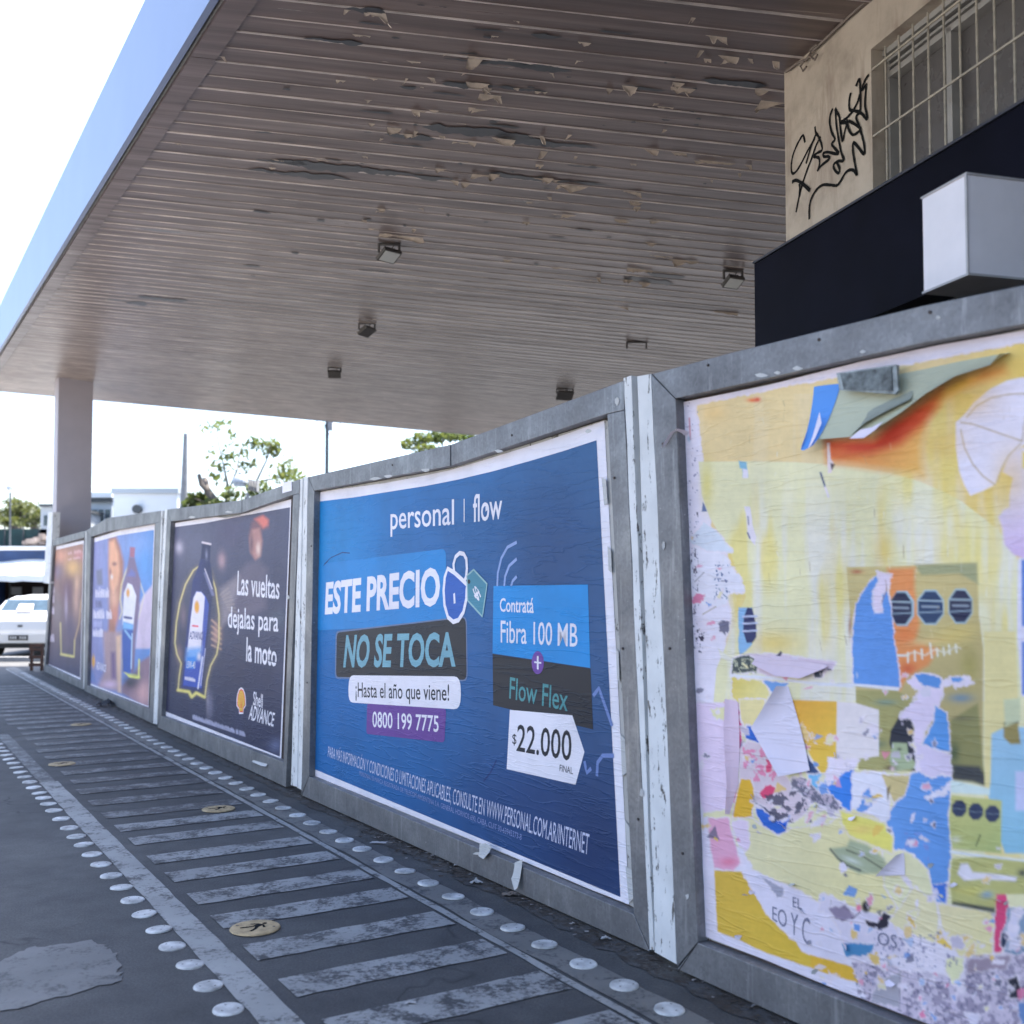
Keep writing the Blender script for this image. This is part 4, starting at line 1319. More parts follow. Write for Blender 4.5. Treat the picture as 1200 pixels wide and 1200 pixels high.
OFRAME, OPOST = .055, .03
def frame_panel(gl, gr, label, otl, otr, topj, itl, itr, ibl, ibr, obl, obr, itop=None, ext=None, cutrail=True):
    """otl.. outer corners, itl.. inner corners (photo px); topj = inner points of the outer top line"""
    pn_ = Panel(gl, gr)
    root = empty("billboard_panel", pn_.P(pn_.L / 2, 0))
    tag(root, label, "billboard", "galvanised poster panels of the hoarding")
    F = OFRAME
    O1, O2, I1, I2, I3, I4, O3, O4 = [pn_.uv(p[0], p[1], F) for p in (otl, otr, itl, itr, ibl, ibr, obl, obr)]
    O3 = (O3[0], 0.0); O4 = (O4[0], 0.0)
    if ext:     # carry the panel on to its full length beyond the frame of the picture
        e = ext
        O2 = (e, O2[1]); I2 = (e - .16, I2[1]); I4 = (e - .16, I4[1]); O4 = (e, 0)
    J = [pn_.uv(p[0], p[1], F) for p in topj]
    IJ = [pn_.uv(p[0], p[1], F) for p in (itop or [])]
    g = .0015
    # top rail, in pieces at the joint
    cut = J[0] if J else None
    def inner_at(u):
        line = [I1] + IJ + [I2]
        for a, b in zip(line, line[1:]):
            if a[0] <= u <= b[0]: return a[1] + (b[1] - a[1]) * (u - a[0]) / (b[0] - a[0])
        return line[-1][1]
    if J and not cutrail:
        pn_.prism("top_rail", [O1] + J + [O2, (O2[0], I2[1]), I2] + IJ[::-1] + [I1], -.03, F, M['zinc'], root, bevel=.003)
    elif J:
        zc = inner_at(J[0][0])
        left_in = [p for p in IJ if p[0] < J[0][0]]; right_in = [p for p in IJ if p[0] > J[0][0] + .01]
        pn_.prism("top_rail", [O1, (J[0][0] - .008, J[0][1])] + [(J[0][0] - .008, zc)] + left_in[::-1] + [(I1[0], I1[1])], -.03, F, M['zinc'], root, bevel=.003)
        pn_.prism("top_rail", [(J[0][0] + .008, J[0][1])] + J[1:] + [(O2[0], O2[1]), (O2[0], I2[1]), I2] + right_in[::-1] + [(J[0][0] + .008, zc)], -.03, F, M['zinc'], root, bevel=.003)
    else:
        pn_.prism("top_rail", [O1] + [O2, (O2[0], I2[1]), I2] + IJ[::-1] + [I1], -.03, F, M['zinc'], root, bevel=.003)
    # stiles
    pn_.prism("stile", [(O1[0] + .001, O1[1] - g), (I1[0] - g, I1[1] - g), (I3[0] - g, I3[1] + g), (O3[0], O3[1] + .02)], -.03, F - .001, M['zinc'], root, bevel=.003)
    pn_.prism("stile", [(I2[0] + g, I2[1] - g), (O2[0], I2[1] - g), (O4[0], O4[1] + .02), (I4[0] + g, I4[1] + g)], -.03, F - .0015, M['zinc'], root, bevel=.003)
    pn_.prism("bottom_rail", [(O3[0] + .001, .012), (O4[0] - .001, .012), (I4[0], I4[1]), (I3[0], I3[1])], -.03, F, M['zinc'], root, bevel=.003)
    # backing board
    pn_.prism("backing_board", [(I1[0] - .02, I1[1] + .02)] + IJ + [(I2[0] + .02, I2[1] + .02), (I4[0] + .02, I4[1] - .02), (I3[0] - .02, I3[1] - .02)], -.012, -.002, M['board'], root)
    pn_.prism("back_sheet", [(O1[0] + .03, O1[1] - .05), (O2[0] - .03, O2[1] - .05), (O4[0] - .03, .06), (O3[0] + .03, .06)], -.06, -.035, M['zinc'], root)
    # mitre seams at the corners
    for a, b in ((O1, I1), (O3, I3)):
        dx, dz = b[0] - a[0], b[1] - a[1]; l = math.hypot(dx, dz); nx_, nz_ = -dz / l * .002, dx / l * .002
        pn_.flat("mitre_seam", [(a[0] + nx_ + .006, a[1] + nz_), (b[0] + nx_, b[1] + nz_), (b[0] - nx_, b[1] - nz_), (a[0] - nx_ + .006, a[1] - nz_)], F + .0012, M['dark'], root)
    return pn_, root, dict(O1=O1, O2=O2, O3=O3, O4=O4, I1=I1, I2=I2, I3=I3, I4=I4)

def wood_post(pn_, root, q, name="wood_post", off=OPOST):
    """white painted wooden strip: 4 photo pixels tl,tr,br,bl, slightly uneven edges"""
    tl, tr, br, bl_ = [pn_.uv(x, y, off) for x, y in q]
    n_ = 9; Lf = []; Rg = []
    for i in range(n_ + 1):
        t = i / n_
        j1 = random.uniform(-.004, .004); j2 = random.uniform(-.004, .004)
        Lf.append((tl[0] + (bl_[0] - tl[0]) * t + j1, tl[1] + (max(.01, bl_[1]) - tl[1]) * t)); Rg.append((tr[0] + (br[0] - tr[0]) * t + j2, tr[1] + (max(.01, br[1]) - tr[1]) * t))
    vs = [pn_.P(u, z, off) for u, z in Lf + Rg] + [pn_.P(u, z, -.05) for u, z in Lf + Rg]
    m = n_ + 1; fs = []
    for i in range(n_):
        fs += [(i, i + 1, m + i + 1, m + i), (2 * m + i, 2 * m + i + 1, i + 1, i), (m + i, m + i + 1, 3 * m + i + 1, 3 * m + i), (2 * m + i, 3 * m + i, 3 * m + i + 1, 2 * m + i + 1)]
    fs += [(0, m, 3 * m, 2 * m), (n_, 2 * m + n_, 3 * m + n_, m + n_)]
    return obj(name, vs, fs, M['wood'], root)
def dark_gap(pn_, root, q, off=-.02):
    uv = pn_.poly(q, off); return pn_.prism("gap_backing", [(u, max(z, .01)) for u, z in uv], -.06, off, M['dark'], root)

PW = paper(None, "printed_poster")
WHITEP = pc(206, 211, 233)
# ================================================================== panel with the blue poster
C4 = lambda pts: Z(350, 480, .34167, pts)
C5 = lambda pts: Z(350, 740, .375, pts)
p4, r4, k4 = frame_panel((350, 928), (761, 1111), "galvanised panel with the big blue price poster, second from the camera",
    (361, 559), (731, 446), [(528, 521)], (368, 575), (711, 485), (362, 910), (742, 1071), (353, 927), (761, 1112), itop=[(528, 546)])
wood_post(p4, r4, [(355.5, 559), (360.8, 559), (354.5, 926), (348, 923)])
wood_post(p4, r4, [(731, 443), (740, 440), (766, 1113), (761, 1113)], off=.052)
dark_gap(p4, r4, [(738, 446), (748, 446), (769, 1114), (764, 1113)])
uv4 = lambda pts, o=0.0: p4.poly(pts, o)
# old paste layers showing round the sheet
mb = MB()
q = uv4([(370.5, 577), (528, 549), (709, 492), (714, 494), (744, 1064), (737, 1060), (364, 908)], .001)
p4.flat("old_paste_layer", q, .0015, M['boardedge'], r4)
top_w = uv4([(370.5, 578), (400, 573), (452, 566), (490, 559), (528, 551), (575, 537), (640, 517), (709, 493)])
bot_w = uv4([(364, 907), (460, 946), (600, 1003), (690, 1041), (738, 1060)])
white = grid(p4, top_w, bot_w, 60, 20, .004, "poster", r4, lambda x, y: np.broadcast_to(np.array(WHITEP), x.shape + (3,)), PW)
top_b = uv4([(375.6, 587.6), (415, 583), (452.5, 577), (500, 569.5), (538, 562), (580, 552), (623, 540), (660, 529), (700, 516)])
bot_b = uv4([(368.5, 901), (728, 1051)])
def col4(x, y):
    P = Paint(x, y, pc(20, 66, 148))
    t = np.clip((x - 370) / 340, 0, 1)[..., None]; v_ = np.clip((y - 560) / 480, 0, 1)[..., None]
    c = np.array(pc(20, 102, 172)) * (1 - t) + np.array(pc(48, 90, 138)) * t
    c = c * (1 - .0 * v_)
    c2 = np.array(pc(18, 72, 134)) * (1 - t) + np.array(pc(30, 50, 98)) * t; k = np.clip(v_ * 1.1, 0, 1) * .6
    P.C = c * (1 - k) + c2 * k
    P.blob(380, 640, 70, 90, pc(22, 126, 194), .8)
    P.blob(430, 900, 120, 60, pc(20, 96, 160), .5)
    P.blob(690, 1000, 110, 120, pc(24, 44, 88), .8); P.blob(600, 930, 80, 60, pc(26, 52, 104), .5)
    P.blob(650, 650, 70, 110, pc(34, 62, 108), .75)
    n = (vnoise(x * .25, y * .25, 3) - .5)[..., None]
    return np.clip(P.C * (1 + n * .10), 0, 1)
blue = grid(p4, top_b, bot_b, 110, 120, .0052, "blue_print", white, col4, PW)
# printed shapes
def sh4(pts, off, m, nm="printed_shape", r=0):
    q = uv4(pts, off)
    if r: q = rounded(q, r)
    return p4.flat(nm, q, off, m, white)
LB = ink(16, 128, 202); DK = ink(26, 30, 42); WH = ink(206, 211, 233, .8); PU = ink(92, 60, 140); TE = ink(104, 156, 178); TG = ink(66, 132, 142); GREY = ink(90, 112, 150)
sh4(C4([(68, 530), (505, 477), (507, 735), (62, 757)]), .0060, ink(18, 120, 192), r=.05)
sh4(C4([(668, 605), (992, 600), (1000, 886), (665, 836)]), .0062, LB)
sh4(C4([(665, 838), (1001, 888), (1010, 1097), (667, 1014)]), .0062, DK)
sh4(C4([(127, 760), (577, 708), (580, 932), (124, 922)]), .0064, GREY, r=.05)
sh4(C4([(131, 765), (573, 713), (576, 927), (128, 917)]), .0068, DK, r=.045)
sh4(C4([(235, 1008), (506, 1025), (500, 1142), (232, 1112)]), .0066, PU, r=.03)
sh4(C4([(172, 911), (556, 915), (556, 1029), (170, 1004)]), .0074, WH, r=.08)
# purple feathering
text(p4, "personal", C4([(315, 410), (533, 393), (533, 308), (315, 334)]), .0062, WH, white, .008, cap=text_mesh("l")[0][:, 1].max())
sh4(C4([(566, 306), (569, 306), (569, 386), (566, 386)]), .0062, WH, "divider_line")
text(p4, "flow", C4([(598, 385), (698, 372), (698, 283), (598, 293)]), .0062, WH, white, .01, cap=text_mesh("l")[0][:, 1].max())
sh4(C4([(641, 325), (654, 338), (641, 350)]), .0064, WH, "play_mark")
text(p4, "ESTE PRECIO", C4([(90, 698), (485, 666), (485, 545), (94, 598)]), .0066, WH, white, .034)
text(p4, "NO SE TOCA", C4([(153, 880), (538, 877), (538, 768), (163, 778)]), .0072, TE, white, .03)
text(p4, "¡Hasta el año que viene!", C4([(195, 985), (516, 998), (516, 943), (195, 936)]), .0078, DK, white, .006)
text(p4, "0800 199 7775", C4([(253, 1088), (480, 1105), (480, 1051), (253, 1036)]), .0070, WH, white, .012)
text(p4, "Contratá", C4([(690, 692), (806, 697), (806, 645), (690, 648)]), .0068, WH, white, .014)
text(p4, "Fibra 100 MB", C4([(693, 798), (956, 813), (957, 735), (693, 724)]), .0068, WH, white, .006)
text(p4, "Flow Flex", C4([(722, 990), (922, 1034), (925, 957), (725, 918)]), .0068, TG, white, .006)
q = [(820 + 21 * math.cos(a * .3927), 868 + 40 * math.sin(a * .3927)) for a in range(16)]
sh4(C4(q), .0070, ink(98, 62, 150), "plus_disc")
sh4(C4([(808, 863), (832, 866), (832, 872), (808, 869)]), .0074, WH, "plus_sign"); sh4(C4([(817, 845), (823, 845), (823, 892), (817, 891)]), .0076, WH, "plus_sign")
sh4(C5([(660, 245), (855, 262), (893, 376), (865, 479), (650, 430)]), .0066, WH, "price_tag")
text(p4, "22.000", C5([(680, 372), (852, 404), (853, 312), (684, 292)]), .0072, DK, white, .008)
text(p4, "$", C5([(667, 350), (680, 353), (681, 322), (668, 319)]), .0072, DK, white)
text(p4, "FINAL", C5([(815, 436), (857, 446), (857, 425), (816, 416)]), .0072, DK, white, .004)
text(p4, "PARA MÁS INFORMACIÓN Y CONDICIONES O LIMITACIONES APLICABLES, CONSULTE EN WWW.PERSONAL.COM.AR/INTERNET",
     C5([(91, 391), (905, 698), (909, 634), (93, 359)]), .0062, ink(176, 186, 216), white, 0.0)
text(p4, "PERSONAL ES MARCA REGISTRADA DE TELECOM ARGENTINA S.A. GENERAL HORNOS 690, CABA, CUIT 30-63945373-8", C5([(190, 449), (696, 652), (697, 634), (190, 436)]), .0062, ink(120, 136, 186), white, 0.0)
# padlock and tag
def ribbon(pn_, pts, w_, off, m, parent, nm, closed=False):
    uv = pn_.poly(pts, off); n = len(uv); A = []; B = []
    for i in range(n):
        a = uv[i - 1] if (closed or i) else uv[0]; c = uv[(i + 1) % n] if (closed or i < n - 1) else uv[-1]
        tx, tz = c[0] - a[0], c[1] - a[1]; l = math.hypot(tx, tz) or 1
        A.append((uv[i][0] - tz / l * w_, uv[i][1] + tx / l * w_)); B.append((uv[i][0] + tz / l * w_, uv[i][1] - tx / l * w_))
    vs = [pn_.P(u, z, off) for u, z in A + B]
    fs = [(i, (i + 1) % n, n + (i + 1) % n, n + i) for i in range(n if closed else n - 1)]
    return obj(nm, vs, fs, m, parent)
lock = [(511, 545), (535, 560), (560, 583), (577, 600), (575, 650), (565, 695), (548, 722), (530, 728), (512, 712), (500, 670), (497, 620), (501, 575)]
sh4(C4(lock), .0072, ink(30, 84, 170), "padlock_body")
ribbon(p4, dens(C4(lock), 5), .014, .0076, WH, white, "padlock_outline", True)
ribbon(p4, dens(C4([(533, 556), (531, 530), (538, 505), (552, 492), (566, 495), (575, 512), (577, 545), (574, 575), (568, 588)]), 5), .013, .0080, WH, white, "padlock_shackle")
sh4(C4([(530, 632), (536, 628), (538, 664), (532, 666)]), .0076, WH, "keyhole")
sh4(C4([(577, 570), (600, 549), (646, 598), (630, 710), (580, 655)]), .0074, ink(58, 124, 150), "price_label")
ribbon(p4, dens(C4([(577, 570), (600, 549), (646, 598), (630, 710), (580, 655)]), 5), .006, .0080, ink(130, 170, 180), white, "label_outline", True)
text(p4, "$", C4([(596, 618), (616, 660), (628, 642), (606, 600)]), .0082, WH, white, .02)
sh4(C4([(584 + 5 * math.cos(a * .785), 590 + 8 * math.sin(a * .785)) for a in range(8)]), .0080, DK, "label_hole")
ARC = ink(126, 152, 204)
for pts in ([(681, 606), (683, 560), (695, 510), (716, 472), (748, 455)], [(705, 607), (708, 572), (722, 536), (748, 512)], [(728, 607), (734, 588), (748, 572)]):
    ribbon(p4, dens(C4(pts), 4), .009, .0062, ARC, white, "signal_arc")
for pts in (C4([(1010, 982), (1030, 955), (1040, 985), (1075, 1085)]), C5([(893, 405), (900, 442), (914, 428)]), C5([(932, 452), (934, 410), (950, 388), (985, 388)])):
    ribbon(p4, dens(pts, 5), .010, .0062, ink(96, 122, 180), white, "doodle_line")
# shade of the creases drawn as flat dark ribbons, then torn bits
CREASE = ink(14, 46, 104)
for pts, w_ in ((C4([(88, 530), (110, 508), (150, 490), (175, 492)]), .0035), (C4([(85, 535), (100, 520)]), .003), (C5([(578, 468), (600, 440), (618, 402)]), .0055), (C4([(420, 585), (395, 620)]), .002)):
    ribbon(p4, dens(pts, 4), w_, .0064, CREASE, white, "paper_crease_shade")
def scrap(pn_, root, pts, off, lift, mat, name="torn_paper", n=5):
    """curled torn paper: fan of strips between an attached edge and a lifted edge. pts: list of (attached px, free px)"""
    vs = []
    for (a, f) in pts:
        ua = pn_.uv(*a, off); uf = pn_.uv(*f, off)
        for j in range(n + 1):
            t = j / n
            u = ua[0] + (uf[0] - ua[0]) * t; z = ua[1] + (uf[1] - ua[1]) * t
            vs.append(pn_.P(u, z, off + lift * t * t + .002 * math.sin(t * 5)))
    m = n + 1
    return obj(name, vs, [(i * m + j, i * m + j + 1, (i + 1) * m + j + 1, (i + 1) * m + j) for i in range(len(pts) - 1) for j in range(n)], mat, root, smooth=True)
PAPERW = paper((.55, .54, .52), "torn_paper_back", .8)
scrap(p4, r4, [(C5([(675, 722)])[0], C5([(678, 770)])[0]), (C5([(690, 716)])[0], C5([(688, 806)])[0]), (C5([(700, 712)])[0], C5([(697, 800)])[0])], .058, .03, PAPERW)
scrap(p4, r4, [(C5([(565, 664)])[0], C5([(570, 700)])[0]), (C5([(585, 662)])[0], C5([(586, 710)])[0]), (C5([(603, 672)])[0], C5([(600, 694)])[0])], .058, .02, PAPERW)
scrap(p4, r4, [((371, 668), (369, 672)), ((371, 671), (368, 674)), ((372, 676), (370, 676))], .006, .02, PAPERW)
for (a, b, c_, d_) in (((705, 560), (712, 562), (714, 590), (708, 592)), ((712, 640), (718, 645), (719, 672), (713, 668)), ((722, 760), (727, 765), (728, 800), (723, 795)), ((727, 860), (734, 866), (736, 905), (729, 910)), ((732, 960), (741, 972), (743, 1010), (735, 1000)), ((733, 1015), (744, 1020), (745, 1052), (737, 1058))):
    scrap(p4, r4, [(a, b), (d_, c_)], .006, .012, PAPERW)

def smudge_text(P, q, n, col, alpha):
    """a row of print too small or blurred to read: uneven upright marks"""
    BL, BR, TR, TL = [np.array(p, float) for p in q]
    rs = random.Random(n * 7 + int(BL[0]))
    for i in range(n):
        if rs.random() < .08: continue
        a = (i + rs.uniform(.15, .35)) / n; b = (i + rs.uniform(.6, .85)) / n; t = rs.uniform(.65, 1)
        p = lambda s_, t_: tuple((BL * (1 - s_) + BR * s_) * (1 - t_) + (TL * (1 - s_) + TR * s_) * t_)
        w_ = max(.7, abs(BR[0] - BL[0]) / n * .3)
        P.line([p(a, 0), p(a, t)], w_, col, 1.2, alpha); P.line([p(b, 0), p(b, t * rs.uniform(.6, 1))], w_, col, 1.2, alpha)
        P.line([p(a, t * .5), p(b, t * rs.choice((.1, .5, .9)))], w_ * .8, col, 1.2, alpha)

# ================================================================== panel with the dark bottle poster
C3 = lambda pts: Z(180, 540, .33333, pts)
p3, r3, k3 = frame_panel((183, 850), (335, 920), "galvanised panel with the dark oil bottle and rider poster, third from the camera",
    (196, 597), (351, 561.5), [(283.5, 586)], (200, 611), (343, 580), (189, 839), (332, 893), (184, 849), (334.5, 920), itop=[(283.5, 601)])
wood_post(p3, r3, [(193, 598), (195.8, 597), (183.8, 849), (180.5, 848)])
wood_post(p3, r3, [(351.2, 562), (354.6, 561), (348, 922), (341, 920)], off=.05)
dark_gap(p3, r3, [(354, 563), (357, 563), (350, 924), (335, 921)], -.03)
mb = MB(); q = p3.poly([(331, 566), (342, 563.5), (342, 575), (331, 578)], OFRAME + .002); p3.flat("paper_sticker", q, OFRAME + .003, WH, r3)
uv3 = lambda pts, o=0.0: p3.poly(pts, o)
white3 = grid(p3, uv3([(200, 614), (235, 608), (270, 604), (342, 585)]), uv3([(190.6, 838), (330, 892)]), 30, 20, .004, "poster", r3, lambda x, y: np.broadcast_to(np.array(WHITEP), x.shape + (3,)), PW)
def col3(x, y):
    P = Paint(x, y, pc(74, 76, 108))
    v_ = np.clip((y - 600) / 270, 0, 1)[..., None]
    P.C = np.array(pc(74, 78, 104)) * (1 - v_) + np.array(pc(40, 44, 74)) * v_
    B = lambda cx, cy, rx, ry, c, al=1, rot=0: P.blob(180 + cx / 3, 540 + cy / 3, rx / 3, ry / 3, c, al, rot)
    B(120, 300, 90, 90, pc(88, 92, 118), .8); B(90, 305, 14, 22, pc(170, 168, 190), .9)
    B(240, 350, 14, 30, pc(165, 140, 150), .8); B(270, 250, 60, 60, pc(70, 66, 96), .7)
    B(440, 560, 40, 40, pc(84, 96, 110), .5)
    # rider: cap, face, shoulder, arm, shirt folds
    P.poly(C3([(335, 265), (345, 215), (372, 195), (402, 205), (404, 235), (380, 245), (372, 300), (345, 320)]), pc(112, 84, 96), 5)
    P.poly(C3([(355, 205), (385, 192), (404, 208), (402, 226), (385, 236), (366, 214)]), pc(190, 110, 104), 4)
    P.poly(C3([(345, 240), (372, 236), (382, 280), (376, 335), (358, 350), (340, 320), (338, 275)]), pc(160, 122, 122), 4)
    B(368, 310, 8, 24, pc(222, 190, 186), .9); B(345, 290, 7, 40, pc(84, 68, 84), .8)
    P.poly(C3([(330, 360), (372, 350), (400, 380), (395, 520), (300, 560), (240, 560), (235, 470), (280, 410)]), pc(96, 92, 112), 8, alpha=.8)
    P.poly(C3([(235, 450), (300, 405), (300, 440), (262, 560), (238, 585)]), pc(132, 128, 140), 8, alpha=.8)
    for k in range(7): P.line(C3([(236 + 5 * k, 470 + k * 9), (262 + 5 * k, 448 + k * 14)]), 1.6, pc(160, 152, 150), 2.0, .5)
    for k in range(5): P.line(C3([(205, 560 + k * 22), (236, 590 + k * 18)]), 2.0, pc(186, 158, 140), 2.0, .7)
    B(222, 610, 16, 40, pc(190, 150, 140), .6); B(105, 545, 10, 40, pc(120, 104, 120), .7); B(90, 680, 12, 30, pc(130, 110, 120), .7)
    B(200, 860, 10, 50, pc(120, 122, 150), .6); B(190, 840, 6, 60, pc(150, 150, 172), .5)
    B(430, 1000, 26, 26, pc(96, 108, 148), .6); B(330, 760, 90, 90, pc(44, 44, 70), .5)
    B(450, 700, 20, 150, pc(62, 68, 96), .5)
    # yellow scallop outline
    out = C3([(158, 372), (140, 385), (112, 435), (92, 500), (80, 570), (75, 640), (82, 680), (97, 712), (90, 760), (86, 806), (124, 812), (134, 830), (150, 816), (180, 832), (188, 770), (200, 722), (222, 680), (230, 630), (230, 540), (218, 450), (200, 392), (188, 375)])
    P.line(out, 5.0, pc(120, 112, 92), 5, .5); P.line(out, 1.5, pc(206, 196, 140), 1.2, .9)
    P.line(C3([(86, 806), (124, 812), (134, 830), (150, 816), (178, 830)]), 3.2, pc(236, 200, 120), 2)
    # bottle
    P.poly(C3([(171, 286), (201, 292), (198, 350), (166, 345)]), pc(34, 40, 78), 1.4)
    P.line(C3([(172, 287), (200, 293)]), 2.2, pc(196, 192, 206), 1.2)
    P.poly(C3([(165, 345), (198, 350), (210, 420), (206, 480), (196, 580), (180, 700), (172, 812), (98, 798), (108, 680), (122, 540), (138, 420), (152, 385)]), pc(44, 54, 116), 1.6, grad=(C3([(110, 600)])[0], C3([(190, 600)])[0], pc(36, 44, 88)))
    P.line(C3([(182, 395), (208, 470)]), 3.4, pc(112, 118, 160), 2, .8); P.line(C3([(180, 380), (206, 450)]), 1.0, pc(190, 190, 210), 1)
    P.blob(*C3([(186, 330)])[0], 1.6, 6, pc(120, 126, 160), .9)
    P.poly(C3([(150, 458), (168, 460), (184, 478), (194, 505), (186, 600), (174, 690), (168, 800), (150, 796), (104, 790), (116, 680), (130, 560), (140, 480)]), pc(52, 78, 172), 1.2)
    P.poly(C3([(151, 460), (168, 462), (180, 478), (178, 520), (174, 590), (170, 668), (118, 672), (130, 560), (140, 482)]), pc(206, 208, 228), 1.0)
    P.poly(C3([(118, 660), (170, 655), (166, 700), (114, 700)]), pc(110, 160, 220), 6)
    P.poly(C3([(118, 690), (148, 688), (144, 730), (114, 730)]), pc(52, 130, 214), 3)
    for k in range(3): P.line(C3([(181 + 6 * k, 490 + 12 * k), (172 + 6 * k, 600), (166 + 5 * k, 690)]), .9, pc(60, 76, 150), .8)
    P.line(C3([(172, 690), (156, 800)]), 1.6, pc(200, 206, 230), 1.2); P.line(C3([(182, 660), (166, 790)]), .8, pc(180, 186, 220), 1)
    P.blob(*C3([(160, 688)])[0], 2.2, 5, pc(226, 200, 210), .9)
    P.blob(*C3([(152, 514)])[0], 3.2, 8, pc(240, 150, 50), 1.0, 0, 3)
    P.line(C3([(138, 580), (155, 582)]), 2.2, pc(200, 90, 100), 1)
    smudge_text(P, C3([(133, 905), (322, 969), (322, 954), (133, 889)]), 46, pc(160, 166, 196), .9)
    smudge_text(P, C3([(110, 768), (146, 776), (146, 764), (110, 757)]), 12, pc(206, 208, 228), .8)
    n = (vnoise(x * .3, y * .3, 3) - .5)[..., None]
    return np.clip(P.C * (1 + n * .12), 0, 1)
grid(p3, uv3([(202.6, 618), (240, 613), (282, 605), (340.5, 594.5)]), uv3([(193, 833), (328.5, 886.5)]), 200, 330, .0052, "dark_print", white3, col3, PW)
W3 = ink(206, 211, 233)
asc = text_mesh("l")[0][:, 1].max()
text(p3, "Las vueltas", C3([(293, 470), (442, 485), (443, 408), (296, 388)]), .0062, W3, white3, .012, cap=asc)
text(p3, "dejalas para", C3([(261, 585), (438, 600), (440, 530), (262, 513)]), .0062, W3, white3, .012, cap=asc)
text(p3, "la moto", C3([(325, 702), (432, 722), (434, 650), (327, 622)]), .0062, W3, white3, .02, cap=asc)
text(p3, "Shell", C3([(350, 858), (383, 868), (384, 822), (351, 811)]), .0062, W3, white3, .012)
text(p3, "ADVANCE", C3([(333, 908), (421, 934), (427, 888), (341, 858)]), .0062, W3, white3, .014)
text(p3, "ADVANCE", C3([(125, 626), (177, 630), (180, 602), (128, 599)]), .0062, ink(50, 62, 130), white3, .01)
text(p3, "15W-40", C3([(116, 728), (146, 730), (147, 706), (117, 704)]), .0064, W3, white3, .01)
def pecten(pn_, cx, cy, rx, ry, off, parent, base=None):
    pts = [(-.45, 1.0), (-.5, .66), (-1.0, .40), (-.98, -.1), (-.80, -.55), (-.45, -.88), (0, -1.0), (.45, -.88), (.80, -.55), (.98, -.1), (1.0, .40), (.5, .66), (.45, 1.0)]
    p_ = [(cx + x * rx * 1.12, cy + y * ry * 1.08) for x, y in pts]
    pn_.flat("emblem", pn_.poly(p_, off), off, W3, parent)
    p_ = [(cx + x * rx * .95, cy + y * ry * .95) for x, y in pts]
    pn_.flat("emblem", pn_.poly(p_, off + .0005), off + .0005, ink(214, 70, 40), parent)
    p_ = [(cx + x * rx * .80, cy + y * ry * .84) for x, y in pts]
    pn_.flat("emblem", pn_.poly(p_, off + .001), off + .001, ink(244, 170, 70), parent)
    for k in range(-2, 3):
        a = (cx + k * rx * .06, cy + ry * .6); b = (cx + k * rx * .33, cy - ry * (.72 - .1 * abs(k)))
        ribbon(pn_, [a, b], .0025, off + .0014, ink(214, 70, 40), parent, "emblem_rib")
pecten(p3, *C3([(308, 843)])[0], 5.0, 14.5, .0064, white3)
CR3 = ink(48, 52, 84)  # shade in the folds, drawn as flat ribbons
for pts in (C3([(330, 955), (370, 945), (392, 936)]), C3([(400, 700), (440, 712)])): ribbon(p3, pts, .004, .0064, CR3, white3, "paper_crease_shade")
scrap(p3, r3, [(C3([(230, 190)])[0], C3([(228, 198)])[0]), (C3([(262, 188)])[0], C3([(262, 200)])[0]), (C3([(312, 182)])[0], C3([(310, 192)])[0])], .004, .03, PAPERW)
scrap(p3, r3, [(C3([(350, 1052)])[0], C3([(352, 1057)])[0]), (C3([(385, 1062)])[0], C3([(386, 1072)])[0]), (C3([(400, 1066)])[0], C3([(402, 1074)])[0])], .058, .02, PAPERW)

# ================================================================== fourth panel: woman and bottle
D = lambda pts: Z(100, 620, .11673, pts)
D2 = lambda pts: Z(100, 740, .1, pts)
p2, r2_, k2 = frame_panel((98, 808), (178, 846), "galvanised panel with the blue sky poster of a smiling woman, fourth from the camera",
    (101, 622), (188.3, 598.5), [(125.5, 607)], (106.5, 629), (181.7, 613), (102, 803), (175.2, 831.5), (98.5, 808), (179, 847), itop=[(125.5, 623)])
wood_post(p2, r2_, [(188.5, 599), (190.6, 598.5), (181.2, 848), (179, 848)], off=.05)
dark_gap(p2, r2_, [(190, 600), (193.5, 599), (182, 849), (180, 848)], -.03)
wood_post(p2, r2_, [(100, 622), (101.4, 622), (99, 808), (97.4, 807)], off=.03)
uv2 = lambda pts, o=0.0: p2.poly(pts, o)
white2 = grid(p2, uv2([(106.5, 632), (140, 621.5), (182, 614)]), uv2([(102, 801.5), (174.5, 830.5)]), 20, 16, .004, "poster", r2_, lambda x, y: np.broadcast_to(np.array(WHITEP), x.shape + (3,)), PW)
